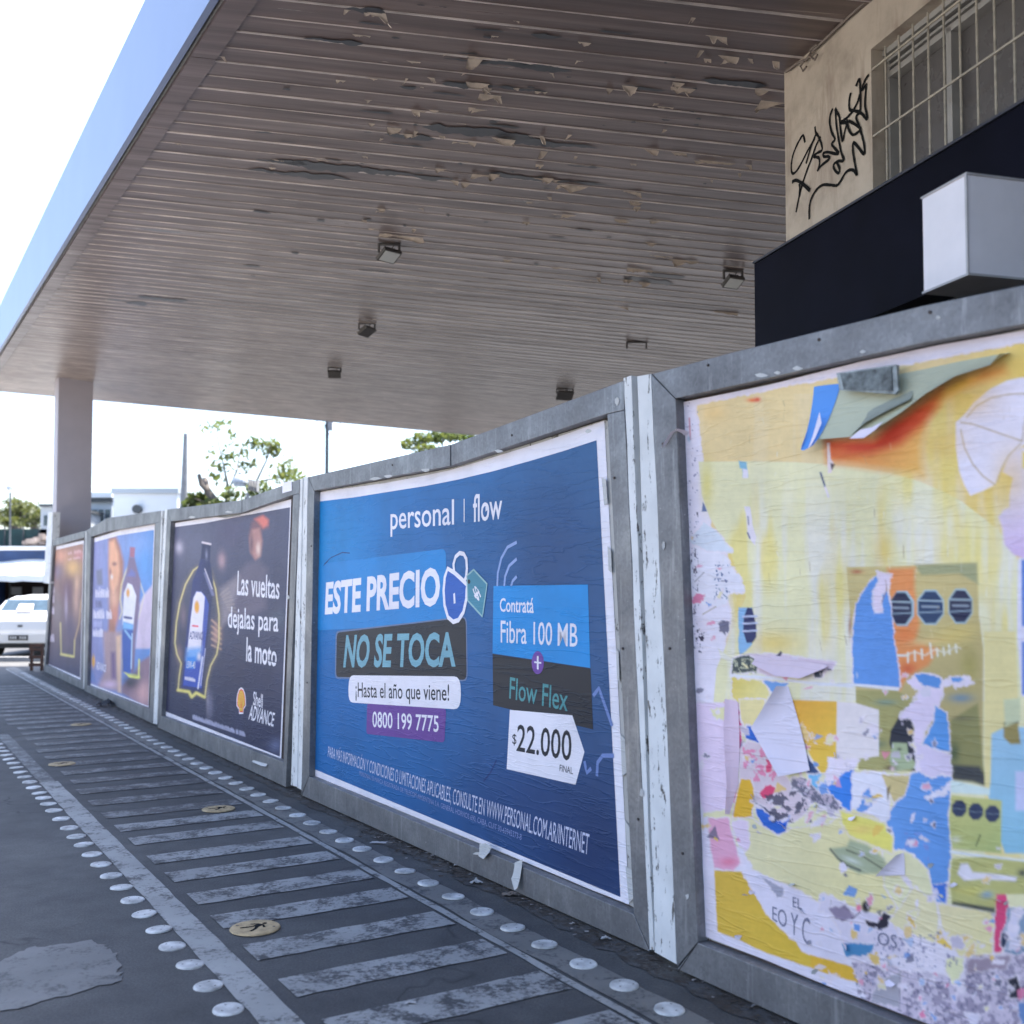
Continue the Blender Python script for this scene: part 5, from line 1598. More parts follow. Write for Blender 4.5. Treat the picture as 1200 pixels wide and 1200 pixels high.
def col2(x, y):
    P = Paint(x, y, pc(124, 132, 196))
    t = np.clip((x - 105) / 75, 0, 1)[..., None]
    P.C = np.array(pc(128, 132, 180)) * (1 - t) + np.array(pc(80, 132, 200)) * t
    P.blob(160, 640, 22, 16, pc(120, 150, 206), .8); P.blob(170, 660, 12, 26, pc(78, 140, 208), .8)
    P.poly(D([(690, 540), (590, 660), (540, 760), (500, 1200), (760, 1200), (760, 500)]), pc(186, 178, 206), 3)
    P.poly(D2([(790, 260), (640, 360), (560, 520), (420, 640), (420, 720), (800, 940)]), pc(132, 112, 132), 4)
    P.blob(160, 795, 10, 10, pc(80, 80, 104), .9); P.blob(168, 812, 12, 16, pc(196, 160, 164), .9); P.blob(153, 800, 9, 8, pc(50, 54, 70), .9)
    # woman
    P.poly(D([(235, 90), (310, 75), (350, 180), (385, 330), (380, 560), (330, 800), (300, 1040), (230, 1040), (240, 760), (235, 400)]), pc(150, 108, 96), 4)
    P.poly(D([(240, 130), (290, 110), (330, 250), (345, 420), (325, 560), (280, 640), (250, 560), (236, 400)]), pc(206, 158, 130), 4)
    P.blob(*D([(292, 350)])[0], 3, 2.5, pc(110, 70, 82), .9); P.blob(*D([(252, 430)])[0], 1.5, 5, pc(130, 84, 96), .8); P.blob(*D([(266, 480)])[0], 1.4, 3, pc(236, 214, 226), .9)
    P.blob(*D([(290, 700)])[0], 6, 16, pc(210, 166, 146), .8); P.blob(*D([(300, 860)])[0], 5, 12, pc(190, 130, 118), .8)
    P.poly(D([(110, 420), (165, 400), (172, 560), (120, 560)]), pc(106, 112, 138), 3)
    P.poly(D2([(205, 0), (420, 0), (400, 700), (150, 650), (230, 450)]), pc(168, 138, 130), 5, alpha=.75)
    P.poly(D2([(300, 250), (350, 240), (360, 560), (310, 560)]), pc(96, 76, 128), 4, alpha=.8)
    P.poly(D2([(360, 60), (420, 40), (420, 720), (380, 710)]), pc(212, 178, 150), 3, alpha=.8)
    P.blob(*D2([(280, 620)])[0], 10, 5, pc(196, 176, 206), .9)
    P.poly(D2([(30, 430), (90, 460), (130, 600), (40, 580)]), pc(110, 130, 184), 3)
    # text blocks are real lettering; bottle
    sc_ = D([(455, 330), (410, 420), (362, 560), (350, 700), (370, 830), (345, 900)]) ; sc2 = D([(545, 520), (590, 660), (560, 800), (530, 900)])
    P.line(sc_, 1.6, pc(210, 200, 160), 1.5, .8); P.line(sc2, 1.4, pc(200, 200, 180), 1.5, .7)
    P.line(D2([(440, 330), (445, 460), (520, 530), (600, 540), (625, 540), (630, 330)]), 1.8, pc(226, 214, 130), 1.2); P.line(D2([(520, 510), (620, 535)]), 4, pc(226, 220, 110), 3, .7)
    P.poly(D([(448, 180), (500, 185), (492, 290), (445, 280)]), pc(148, 96, 122), 1.6)
    P.poly(D([(440, 280), (495, 290), (520, 400), (555, 520), (540, 800), (505, 1100), (490, 1400), (480, 1450), (372, 1430), (372, 1000), (380, 560), (410, 440)]), pc(112, 100, 134), 1.8)
    P.poly(D([(460, 400), (505, 440), (500, 480), (420, 470)]), pc(98, 106, 170), 3)
    P.poly(D([(425, 540), (470, 560), (512, 670), (500, 800), (480, 1000), (372, 960), (388, 640)]), pc(212, 212, 232), 1.4)
    P.poly(D([(380, 930), (480, 960), (470, 1180), (455, 1450), (378, 1430), (372, 1100)]), pc(44, 84, 166), 1.6)
    P.poly(D([(380, 930), (480, 960), (476, 1010), (376, 1000)]), pc(110, 170, 226), 3)
    P.blob(*D([(428, 640)])[0], 2.2, 5.6, pc(226, 150, 60), 1, 0, 2)
    P.line(D([(395, 885), (460, 895)]), 2.8, pc(60, 70, 130), 1.2)
    P.line(D([(400, 1020), (460, 1100)]), 1.8, pc(140, 190, 236), 2); P.line(D([(470, 1050), (460, 1400)]), 1.3, pc(170, 200, 236), 1)
    P.blob(*D2([(95, 350)])[0], 2.2, 8, pc(226, 160, 80), 1, 0, 2)
    wc = pc(206, 208, 232)
    smudge_text(P, D([(78, 680), (236, 684), (236, 580), (80, 585)]), 8, wc, .9); smudge_text(P, D([(104, 785), (165, 785), (165, 700), (104, 700)]), 4, pc(80, 84, 120), .8)
    smudge_text(P, D([(76, 892), (266, 900), (266, 805), (76, 800)]), 10, wc, .95); smudge_text(P, D([(80, 975), (170, 980), (170, 910), (80, 905)]), 6, pc(160, 168, 212), .7)
    smudge_text(P, D([(76, 1075), (176, 1080), (176, 995), (76, 990)]), 7, wc, .9)
    n = (vnoise(x * .4, y * .4, 3) - .5)[..., None]
    return np.clip(P.C * (1 + n * .1), 0, 1)
grid(p2, uv2([(107.2, 636.5), (140, 627.5), (180.8, 621)]), uv2([(103.2, 799.5), (174.2, 827.5)]), 110, 240, .0052, "sky_print", white2, col2, PW)
W2 = ink(200, 204, 230)
text(p2, "ADVANCE", D2([(128, 440), (240, 475), (245, 395), (130, 350)]), .0062, W2, white2, .03)

# ================================================================== fifth panel (farthest)
E1 = lambda pts: Z(0, 600, .16667, pts)
p1, r1, k1 = frame_panel((50, 785), (95, 806), "farthest galvanised panel with the dull brown poster, in front of the grey column",
    (60, 633), (99.5, 622), [], (62.5, 640), (98.6, 630), (53.5, 779), (94.8, 799), (51, 785), (96.8, 808))
wood_post(p1, r1, [(56.5, 600), (62, 600), (58, 684), (50.5, 683)], "end_post", off=.08)
white1 = grid(p1, p1.poly([(62.5, 641), (98.6, 633)]), p1.poly([(53.3, 779), (94.8, 797)]), 12, 12, .004, "poster", r1, lambda x, y: np.broadcast_to(np.array(WHITEP), x.shape + (3,)), PW)
def col1(x, y):
    P = Paint(x, y, pc(128, 118, 138))
    v_ = np.clip((y - 645) / 140, 0, 1)[..., None]
    P.C = np.array(pc(140, 110, 98)) * (1 - v_) + np.array(pc(72, 72, 98)) * v_
    Q = lambda cx, cy, rx, ry, c, al=.9: P.blob(cx / 6, 600 + cy / 6, rx / 6, ry / 6, c, al)
    Q(430, 310, 60, 60, pc(190, 140, 120)); Q(510, 400, 60, 70, pc(224, 170, 110)); Q(560, 300, 50, 40, pc(176, 124, 128)); Q(400, 420, 50, 60, pc(120, 108, 130))
    Q(480, 560, 60, 140, pc(88, 60, 84)); Q(465, 680, 12, 120, pc(160, 150, 176)); Q(535, 620, 24, 130, pc(170, 140, 130)); Q(350, 560, 40, 60, pc(150, 144, 160)); Q(400, 700, 40, 120, pc(120, 112, 120))
    Q(490, 820, 50, 120, pc(80, 70, 100)); Q(560, 900, 30, 60, pc(70, 64, 90)); Q(540, 500, 20, 60, pc(180, 150, 130))
    P.line(E1([(425, 780), (430, 1000), (465, 1010), (520, 1020), (525, 900)]), 1.4, pc(190, 180, 130), 1.4); P.line(E1([(430, 1000), (515, 1015)]), 2.4, pc(216, 200, 130), 2); P.line(E1([(525, 900), (555, 790), (570, 620)]), 1.2, pc(176, 150, 120), 1.4)
    for (a, b_) in ((512, 560), (575, 630), (660, 710), (850, 905)): smudge_text(P, E1([(338, b_), (380, b_ + 6), (380, a + 4), (340, a)]), 5, pc(196, 190, 212), .8)
    smudge_text(P, E1([(478, 300), (575, 285), (575, 262), (478, 275)]), 7, pc(200, 170, 178), .6); smudge_text(P, E1([(478, 340), (565, 325), (565, 312), (478, 325)]), 7, pc(200, 170, 178), .5)
    n = (vnoise(x * .5, y * .5, 3) - .5)[..., None]
    return np.clip(P.C * (1 + n * .12), 0, 1)
grid(p1, p1.poly([(63.4, 645), (98, 637)]), p1.poly([(54.2, 777), (94.2, 794)]), 70, 150, .0052, "brown_print", white1, col1, PW)
# ================================================================== nearest panel: torn yellow poster
A6 = lambda pts: Z(740, 400, .38333, pts)
A7 = lambda pts: Z(740, 740, .38333, pts)
U3 = lambda pts: Z(960, 440, .2, pts)
U4 = lambda pts: Z(960, 640, .2, pts)
U5 = lambda pts: Z(960, 820, .2, pts)
U2 = lambda pts: Z(960, 1000, .2, pts)
U6 = lambda pts: Z(800, 640, .16667, pts)
U7 = lambda pts: Z(800, 820, .2, pts)
U8 = lambda pts: Z(790, 420, .18341, pts)
UB = lambda pts: Z(800, 1020, .15, pts)
p5, r5, k5 = frame_panel((800, 1134), (941, 1197), "nearest galvanised panel with the torn yellow poster layers, at the right edge",
    (763, 438.5), (1200, 334), [(860, 412.5), (1080, 358.5), (1200, 334)], (791.5, 467), (1200, 381), (817.5, 1105), (980, 1159), (793, 1131), (941, 1197),
    itop=[(893, 445), (1008, 418.5), (1085, 401.5), (1200, 380)], ext=4.3, cutrail=False)
wood_post(p5, r5, [(747, 441), (763.5, 438), (793, 1130), (768, 1116)], off=.045)
uv5 = lambda pts, o=0.0: p5.poly(pts, o)
def ext5(l, u=4.13):
    """carry a uv polyline on at the same height to the end of the panel"""
    return l + [(u, l[-1][1])]
# old paste edge between frame and sheets
q = uv5([(799.5, 472.5), (1200, 385.5)], .001); b_ = uv5([(824, 1098), (980, 1155)], .001)
p5.flat("old_paste_layer", [q[0], q[1], (4.13, q[1][1]), (4.13, b_[1][1]), b_[1], b_[0]], .0015, M['boardedge'], r5)

def col5(x, y):
    Wt = pc(206, 210, 234)
    P = Paint(x, y, Wt)
    # far beyond the picture: plain pale yellow with white tears
    OL = pc(208, 193, 146); PY_ = pc(225, 211, 174)
    big = [(817, 475), (900, 458), (975, 444), (1020, 436), (1200, 402), (9000, 402), (9000, 1300), (1215, 1300), (1150, 1150), (1100, 1150), (1045, 1130), (1005, 1075), (960, 1095), (930, 1062), (890, 1020), (872, 960), (862, 900), (860, 810), (850, 760), (858, 720), (842, 662), (830, 590), (822, 520)]
    P.poly(big, OL, 1.5, 1.2, grad=((1090, 500), (1200, 520), pc(206, 186, 92)))
    P.poly(A6([(205, 368), (350, 367), (500, 369), (620, 378), (700, 386), (800, 404), (880, 428), (960, 462), (1010, 490), (1060, 528), (1120, 575), (1190, 680), (9000, 900), (9000, 2600), (1190, 1900), (215, 1500), (260, 1000), (350, 780), (300, 640), (240, 540), (215, 470)]), PY_, 1.2)
    # vertical pale and golden washes on the yellow
    m = P.sel(A6([(160, 160), (1180, 1100)]), 0) & (np.abs(P.C[..., 2] - Wt[2]) > .12)
    v1 = vnoise(x * .045, y * .004 + 5, 4, .6); v2 = vnoise(x * .03 + 40, y * .006, 3, .6)
    a = np.clip((v1 - .46) / .16, 0, 1) * np.clip((y - 540) / 90, .15, 1) * .85 * m
    P.C = P.C * (1 - a[..., None]) + np.array(pc(214, 212, 206)) * a[..., None]
    a = np.clip((v2 - .60) / .15, 0, 1) * .55 * m
    P.C = P.C * (1 - a[..., None]) + np.array(pc(226, 196, 92)) * a[..., None]
    P.blob(*A6([(770, 640)])[0], 12, 26, pc(230, 186, 80), .7); P.blob(*A6([(230, 440)])[0], 8, 30, pc(226, 200, 96), .6); P.blob(*U6([(640, 680)])[0], 34, 16, pc(222, 186, 92), .7)
    P.blob(*A6([(250, 220)])[0], 18, 12, pc(210, 176, 110), .5); P.blob(*A6([(1180, 330)])[0], 20, 60, pc(204, 190, 96), .6)
    P.blob(*A6([(370, 180)])[0], 7, 2.6, pc(212, 96, 40), .9); P.blob(*A6([(385, 178)])[0], 4, 3, pc(196, 60, 30), .9)
    # orange red burst under the folded flap
    P.poly(U3([(40, 380), (320, 380), (720, 75), (900, 0), (960, -40), (1080, -60), (1100, -10), (1000, 30), (820, 80), (720, 150), (640, 260), (600, 420), (610, 590), (480, 570), (330, 550), (180, 525), (50, 510)]), pc(216, 128, 70), 14, grad=(U3([(300, 330)])[0], U3([(520, 600)])[0], pc(214, 168, 92)))
    P.poly(U3([(45, 385), (320, 378), (560, 190), (720, 80), (700, 180), (600, 300), (480, 400), (300, 460), (60, 470)]), pc(186, 66, 40), 13)
    P.blob(*U3([(440, 330)])[0], 22, 11, pc(168, 44, 32), .8, -.6); P.blob(*U3([(820, 60)])[0], 22, 7, pc(224, 168, 64), .8, -.5)
    P.blob(*U3([(110, 440)])[0], 14, 6, pc(214, 120, 66), .5)
    # parasol
    par = U3([(1180, 12), (1100, 30), (1000, 80), (905, 160), (850, 230), (800, 275), (800, 420), (820, 560), (850, 640), (885, 705), (960, 675), (1030, 640), (1050, 580), (1100, 500), (1180, 420), (1240, 380), (1700, 500), (1700, 0)])
    P.poly(par, pc(206, 210, 240), 1.6)
    sp_c = pc(170, 160, 140)
    for l in ([(830, 275), (900, 285), (1030, 330), (1190, 385)], [(865, 245), (920, 180), (1010, 130), (1110, 110), (1240, 105)], [(830, 320), (850, 420), (900, 520), (960, 590), (1030, 640)], [(1180, 400), (1110, 470), (1070, 540), (1045, 620)], [(1190, 385), (1200, 300), (1210, 240)]):
        P.line(U3(l), 2.0, sp_c, 1.2, .85)
    P.poly(U3([(1140, 450), (1190, 420), (1240, 430), (1700, 500), (1700, 1080), (1200, 1075), (1140, 1050), (1085, 990), (1075, 900), (1050, 830), (1080, 790), (1115, 770), (1115, 700), (1135, 600), (1075, 565), (1100, 500)]), pc(204, 206, 240), 3.0, grad=(U3([(1100, 700)])[0], U3([(1200, 1080)])[0], pc(190, 172, 214)))
    P.poly(U3([(1190, 440), (1230, 470), (1230, 560), (1190, 540)]), pc(206, 196, 110), 2)
    P.poly(U4([(1165, 70), (1700, 60), (1700, 900), (1185, 880), (1160, 500)]), pc(200, 206, 236), 1.5)
    P.poly(U4([(1185, 80), (1700, 70), (1700, 480), (1188, 470)]), pc(88, 124, 196), 1.5); P.poly(U4([(1186, 560), (1700, 560), (1700, 880), (1188, 870)]), pc(104, 134, 200), 1.5)
    # green product packet at the centre
    pk = U4([(160, 122), (400, 120), (640, 106), (925, 96), (935, 400), (960, 600), (960, 1340), (700, 1320), (520, 1320), (230, 1310), (215, 840), (190, 520)])
    P.poly(pk, pc(186, 178, 126), 1.4, grad=(U4([(300, 200)])[0], U4([(800, 1000)])[0], pc(164, 158, 112)))
    P.poly(U4([(560, 110), (925, 98), (930, 220), (820, 160), (600, 170)]), pc(134, 148, 118), 4, alpha=.8)
    P.poly(U4([(400, 130), (560, 125), (560, 250), (590, 460), (560, 560), (700, 600), (640, 700), (520, 760), (470, 850), (440, 700)]), pc(214, 138, 84), 6)
    P.blob(*U4([(500, 520)])[0], 14, 10, pc(206, 112, 60), .6); P.blob(*U4([(520, 720)])[0], 10, 8, pc(186, 74, 50), .7); P.blob(*U4([(620, 560)])[0], 22, 4, pc(216, 180, 130), .7, -.15)
    P.blob(*U4([(220, 150)])[0], 8, 3, pc(160, 84, 60), .8); P.blob(*U4([(180, 470)])[0], 2, 14, pc(140, 90, 60), .8)
    P.blob(*U4([(800, 520)])[0], 30, 14, pc(204, 190, 110), .6, -.2); P.blob(*U4([(880, 700)])[0], 12, 24, pc(140, 140, 70), .6)
    for k, (cx, cy, rx) in enumerate(((478, 365, 72), (652, 358, 80), (828, 352, 72))):
        o8 = [(cx + rx * math.cos((j + .5) * .7854) * 1.06, cy + 108 * math.sin((j + .5) * .7854) * 1.03) for j in range(8)]
        P.poly(U4([(a + (8 if k == 0 else 0), b) for a, b in o8]), pc(150, 182, 196), 1.4)
        o8 = [(cx + rx * .95 * math.cos((j + .5) * .7854) * 1.02, cy + 100 * math.sin((j + .5) * .7854)) for j in range(8)]
        P.poly(U4(o8), pc(38, 44, 72) if k != 1 else pc(40, 62, 96), 1.2)
        P.line(U4([(cx - rx * .82, cy - 40), (cx + rx * .82, cy - 36)]), 1.9, pc(150, 176, 188), 1.2); P.line(U4([(cx - rx * .6, cy - 4), (cx + rx * .6, cy - 2)]), 2.4, pc(140, 160, 176), 1.6, .9)
        P.line(U4([(cx - rx * .82, cy + 32), (cx + rx * .82, cy + 26)]), 1.6, pc(138, 166, 184), 1.2, .8)
    # remains of the lettering on the packet
    P.line(U4([(405, 645), (470, 640), (520, 640)]), 2.6, pc(226, 214, 212), 1.2)
    for a, b in (((440, 610), (452, 690)), ((520, 625), (520, 680)), ((560, 615), (562, 670)), ((600, 605), (604, 660)), ((650, 570), (660, 655)), ((690, 600), (694, 645)), ((728, 595), (732, 640)), ((760, 580), (764, 630)), ((800, 578), (804, 622))):
        P.line(U4([a, b]), 2.2, pc(226, 216, 206), 1.2, .95)
    P.line(U4([(500, 640), (560, 620), (620, 640), (680, 605), (740, 625), (800, 590), (830, 600)]), 1.8, pc(222, 210, 196), 1.6, .8)
    # lower part of the packet: back label, cup
    P.poly(U4([(215, 842), (460, 850), (560, 900), (590, 1320), (232, 1305)]), pc(150, 152, 102), 2)
    P.blob(*U4([(390, 915)])[0], 14, 4, pc(110, 140, 130), .8); P.blob(*U5([(345, 260)])[0], 12, 6, pc(92, 112, 92), .8)
    for k in range(9): P.line(U5([(270, 60 + k * 22), (400, 62 + k * 22)]), .7, pc(122, 122, 72), .8, .5)
    P.poly(U5([(470, 95), (545, 110), (580, 410), (560, 420), (440, 360), (410, 250), (420, 180)]), pc(40, 46, 60), 1.8)
    P.poly(U5([(430, 250), (515, 255), (520, 310), (585, 400), (440, 420), (410, 360)]), pc(152, 172, 140), 2); P.blob(*U5([(470, 290)])[0], 3, 2, pc(60, 70, 60), .9)
    P.blob(*U5([(420, 400)])[0], 8, 3, pc(70, 46, 44), .8); P.blob(*U5([(430, 405)])[0], 3, 3, pc(210, 190, 200), .9)
    P.poly(U5([(770, 120), (930, 20), (960, 380), (985, 500), (900, 480), (770, 460)]), pc(128, 132, 88), 3); P.poly(U5([(780, 380), (940, 390), (990, 470), (980, 510), (900, 480), (780, 470)]), pc(60, 66, 70), 5)
    P.blob(*U5([(790, 310)])[0], 7, 14, pc(54, 78, 60), .8); P.blob(*U4([(830, 890)])[0], 15, 6, pc(92, 132, 160), .8); P.blob(*U4([(840, 1010)])[0], 14, 3, pc(104, 104, 84), .6)
    # right hand pale blue column and bottle
    P.poly(U4([(965, 500), (1150, 500), (1165, 900), (1180, 1900), (970, 1900)]), pc(217, 203, 150), 2)
    P.poly(U5([(1010, 200), (1080, 165), (1180, 160), (1700, 160), (1700, 900), (1090, 900), (1060, 820), (990, 560), (1005, 480)]), pc(142, 186, 214), 2, grad=(U5([(1050, 200)])[0], U5([(1100, 850)])[0], pc(126, 180, 206)))
    P.poly(U5([(1080, 140), (1160, 110), (1180, 260), (1120, 260), (1080, 220)]), pc(138, 132, 84), 2.4); P.line(U5([(1090, 135), (1165, 130)]), 2.4, pc(70, 80, 84), 1.6)
    P.poly(U4([(1080, 900), (1180, 890), (1180, 1020), (1090, 1060)]), pc(182, 196, 164), 3); P.poly(U5([(1150, 420), (1700, 420), (1700, 640), (1150, 650)]), pc(176, 190, 224), 3)
    # blue tear left of the packet
    P.poly(U4([(215, 350), (255, 270), (300, 210), (350, 165), (400, 175), (400, 260), (425, 400), (440, 560), (465, 720), (470, 825), (200, 808), (195, 540)]), pc(88, 142, 212), 1.2, .8, .25)
    P.poly(U4([(345, 150), (420, 170), (400, 250), (365, 280), (370, 385), (335, 390), (315, 350), (320, 260), (350, 210)]), pc(206, 202, 224), 1.2, 1.0, .25); P.line(U4([(390, 200), (395, 260), (365, 330)]), 1.0, pc(140, 110, 100), 1)
    P.line(U4([(0, 810), (200, 812), (330, 825), (460, 838)]), 3.4, pc(214, 216, 236), 1.2)
    # white and blue tears through the packet's lower half
    P.poly(U4([(520, 790), (560, 760), (640, 745), (720, 780), (720, 860), (690, 950), (700, 980), (620, 1080), (600, 1160), (620, 1330), (575, 1340), (560, 1100), (545, 1010), (480, 1005), (480, 985), (560, 900), (590, 850), (540, 820)]), pc(206, 202, 228), 1.2, 1.6, .2)
    P.poly(U4([(560, 760), (600, 745), (700, 765), (720, 800), (700, 830), (650, 825), (600, 810)]), pc(82, 138, 206), 1.2, 1.0, .3)
    P.poly(U4([(725, 790), (760, 775), (850, 760), (900, 800), (860, 820), (740, 815)]), pc(206, 206, 226), 1.2, 2.4, .3); P.poly(U4([(770, 770), (830, 765), (850, 790), (780, 795)]), pc(90, 146, 210), 1.2, 1.6, .4)
    P.poly(U5([(680, 35), (745, 80), (760, 180), (765, 300), (700, 300), (605, 262), (640, 200), (675, 120)]), pc(84, 146, 214), 1.2, .8, .3)
    P.poly(U5([(560, 250), (620, 270), (770, 330), (775, 470), (600, 460), (580, 330)]), pc(196, 194, 222), 1.4, 1.4, .2)
    P.poly(U5([(530, 440), (590, 425), (660, 465), (720, 440), (775, 455), (765, 520), (755, 700), (770, 880), (755, 1060), (745, 1200), (690, 1180), (660, 1090), (640, 990), (560, 910), (500, 880), (430, 870), (420, 790), (385, 720), (400, 680), (440, 620), (490, 560), (505, 480)]), pc(92, 146, 212), 1.2, 1.2, .2)
    P.poly(U5([(660, 1085), (745, 1080), (740, 1190), (700, 1170)]), pc(52, 110, 204), 1.4, 1.2, .3)
    P.poly(U5([(625, 565), (680, 545), (740, 520), (780, 480), (785, 500), (740, 550), (690, 560), (650, 580)]), pc(204, 210, 232), 1.2, 1.6, .3)
    P.speck(U5([(500, 780), (640, 780), (640, 960), (500, 900)]), .12, .55, pc(120, 132, 196), alpha=.6)
    # left margin: white sheets with torn edge, pale blue tear, lower packet
    P.poly(U6([(90, 0), (290, 0), (330, 140), (400, 200), (430, 290), (430, 320), (380, 330), (330, 330), (310, 400), (250, 425), (140, 410), (60, 300), (40, 100)]), pc(204, 212, 232), 1.2, 1.6, .2)
    P.poly(A6([(220, 555), (262, 580), (310, 645), (230, 640), (175, 610)]), pc(190, 206, 222), 2, 1.2, .2); P.poly(A6([(217, 490), (232, 520), (215, 522)]), pc(90, 110, 150), 1, .5)
    P.speck(U6([(220, 110), (330, 110), (330, 380), (220, 380)]), .35, .66, pc(90, 110, 150), seed=3); P.line(U6([(270, 245), (310, 245)]), .8, pc(100, 100, 130)); P.line(U6([(255, 300), (285, 340), (315, 365)]), 1.2, pc(110, 130, 150))
    P.line(U6([(85, 250), (150, 185)]), 1.0, pc(130, 130, 140)); P.line(U6([(140, 480), (235, 425)]), 1.0, pc(150, 140, 110))
    P.speck([(800, 600), (818, 600), (818, 720), (800, 720)], .22, .60, pc(70, 66, 84), seed=7, fy=.1); P.speck([(801, 730), (828, 735), (822, 765), (802, 765)], .3, .60, pc(60, 58, 80), seed=9)
    P.speck([(803, 470), (818, 470), (820, 760), (803, 760)], .35, .70, pc(130, 130, 160), seed=12)
    P.line(A6([(177, 235), (180, 300)]), 1.6, pc(180, 90, 110), 1.2, .8); P.blob(*A6([(176, 298)])[0], 2, 4, pc(110, 160, 190), .8)
    # small tears
    P.poly(A6([(328, 365), (352, 370), (356, 415), (340, 415), (338, 390), (330, 388)]), pc(120, 176, 204), 1.1, .5); P.poly(A6([(340, 390), (356, 392), (356, 418), (340, 418)]), pc(212, 210, 226), 1.1, .4)
    P.poly(A6([(345, 505), (362, 505), (370, 560), (382, 600), (378, 626), (358, 600), (352, 550)]), pc(212, 208, 222), 1.1, .6); P.line(A6([(356, 535), (358, 560)]), 1.1, pc(70, 76, 110)); P.line(A6([(355, 585), (362, 602)]), 1.6, pc(70, 80, 130))
    P.line(A6([(578, 402), (592, 445)]), 2.2, pc(70, 86, 120), 1.0); P.line(A6([(592, 445), (602, 475)]), 2.4, pc(212, 206, 220), 1.0); P.poly(A6([(598, 310), (606, 310), (608, 360), (618, 372), (612, 400), (600, 404)]), pc(214, 200, 206), 1.1, .5); P.poly(A6([(608, 372), (622, 376), (612, 396)]), pc(70, 60, 70), 1)
    # blue octagon strip
    P.poly(U6([(395, 430), (490, 430), (505, 520), (490, 690), (440, 740), (400, 765), (392, 700)]), pc(124, 172, 214), 1.3, .6); P.poly(U6([(455, 430), (490, 440), (518, 560), (518, 640), (490, 680), (450, 680), (425, 600), (430, 500)]), pc(44, 52, 96), 1.3)
    for yy in (496, 545, 598): P.line(U6([(425, yy), (520, yy - 4)]), 2.2, pc(176, 190, 220), 1.0)
    # grey curled strip along the sheet join
    P.poly(U6([(470, 762), (560, 765), (700, 762), (860, 790), (1040, 812), (1075, 822), (1050, 865), (900, 880), (820, 895), (720, 915), (600, 915), (540, 880), (500, 800)]), pc(194, 186, 206), 1.3, .8, .2)
    P.poly(U6([(350, 800), (400, 770), (460, 768), (510, 800), (525, 850), (520, 880), (340, 895)]), pc(66, 78, 80), 1.3, 1.0); P.speck(U6([(350, 790), (520, 790), (520, 895), (350, 895)]), .4, .55, pc(160, 170, 150), seed=5)
    P.line(U6([(820, 895), (920, 875), (1040, 868)]), 1.8, pc(50, 50, 66), 1.1); P.poly(U6([(920, 880), (1010, 875), (980, 920), (930, 925)]), pc(60, 72, 88), 1.3, .8); P.poly(U6([(655, 775), (690, 735), (700, 750), (680, 790)]), pc(60, 62, 90), 1.1)
    P.poly(U6([(250, 720), (340, 790), (340, 815), (270, 790)]), pc(224, 212, 202), 1.2, .5)
    P.line(U6([(340, 912), (600, 925), (900, 962), (1190, 985)]), 3.6, pc(214, 216, 236), 1.2)
    # below the join
    P.poly(U6([(350, 930), (560, 945), (620, 1000), (600, 1080), (500, 1100), (480, 1080), (390, 1100), (350, 1060)]), pc(200, 190, 100), 1.6, 1.6, .2, grad=(U6([(350, 940)])[0], U6([(600, 1080)])[0], pc(214, 206, 148)))
    P.poly(U6([(565, 945), (745, 965), (700, 1010), (640, 1050), (610, 1000)]), pc(100, 148, 206), 1.3, 1.0)
    P.poly(U7([(625, 0), (905, 10), (900, 340), (860, 360), (850, 440), (800, 420), (750, 330), (700, 220)]), pc(222, 160, 62), 1.6, grad=(U7([(650, 50)])[0], U7([(880, 300)])[0], pc(224, 178, 72)))
    P.poly(U7([(905, 10), (1000, 15), (1150, 60), (1150, 330), (1000, 350), (900, 340)]), pc(204, 206, 212), 1.6)
    P.poly(U7([(60, 20), (250, 20), (280, 180), (290, 330), (262, 500), (262, 640), (120, 660), (70, 400)]), pc(212, 198, 224), 2, 1)
    P.poly(U7([(165, 60), (280, 40), (300, 110), (250, 130), (180, 100)]), pc(224, 212, 170), 1.3, 2, .3)
    P.poly(U7([(240, 20), (290, 5), (320, 20), (345, 150), (345, 250), (325, 330), (295, 330), (280, 250), (255, 170), (285, 110), (275, 40)]), pc(194, 76, 128), 1.3, 1.2, .2)
    P.poly(U7([(330, 0), (480, 0), (470, 60), (430, 120), (430, 160), (360, 160), (335, 60)]), pc(218, 202, 150), 1.3, 1)
    P.poly(U7([(370, 155), (445, 160), (470, 230), (510, 285), (470, 270), (420, 240), (370, 225)]), pc(40, 98, 194), 1.2, 1); P.blob(*U7([(355, 270)])[0], 5, 6, pc(34, 70, 130), .9)
    P.poly(U7([(335, 290), (380, 240), (480, 270), (560, 330), (600, 440), (640, 520), (760, 590), (700, 680), (640, 720), (560, 700), (460, 640), (420, 560), (400, 470), (340, 460)]), pc(196, 190, 204), 1.4, 1.4)
    P.speck(U7([(350, 240), (560, 300), (570, 480), (360, 480)]), .16, .50, pc(214, 120, 160), seed=2, alpha=.85); P.poly(U7([(485, 350), (515, 360), (520, 425), (490, 420)]), pc(202, 80, 120), 1.6, 1.6); P.poly(U7([(445, 540), (510, 490), (545, 520), (530, 565), (470, 580)]), pc(200, 70, 112), 2, 2.4)
    P.poly(U7([(265, 530), (300, 470), (325, 420), (325, 500), (300, 600), (270, 570)]), pc(206, 96, 140), 1.6, 1.4); P.poly(U7([(280, 330), (325, 340), (320, 480), (290, 480)]), pc(216, 160, 196), 1.6, 1.4)
    P.poly(U7([(345, 460), (400, 470), (420, 560), (400, 690), (290, 690), (320, 560)]), pc(216, 170, 52), 1.6, 1)
    P.poly(U7([(430, 630), (480, 650), (560, 700), (635, 680), (600, 780), (545, 790), (480, 740), (440, 680)]), pc(40, 98, 194), 1.2, 1.2)
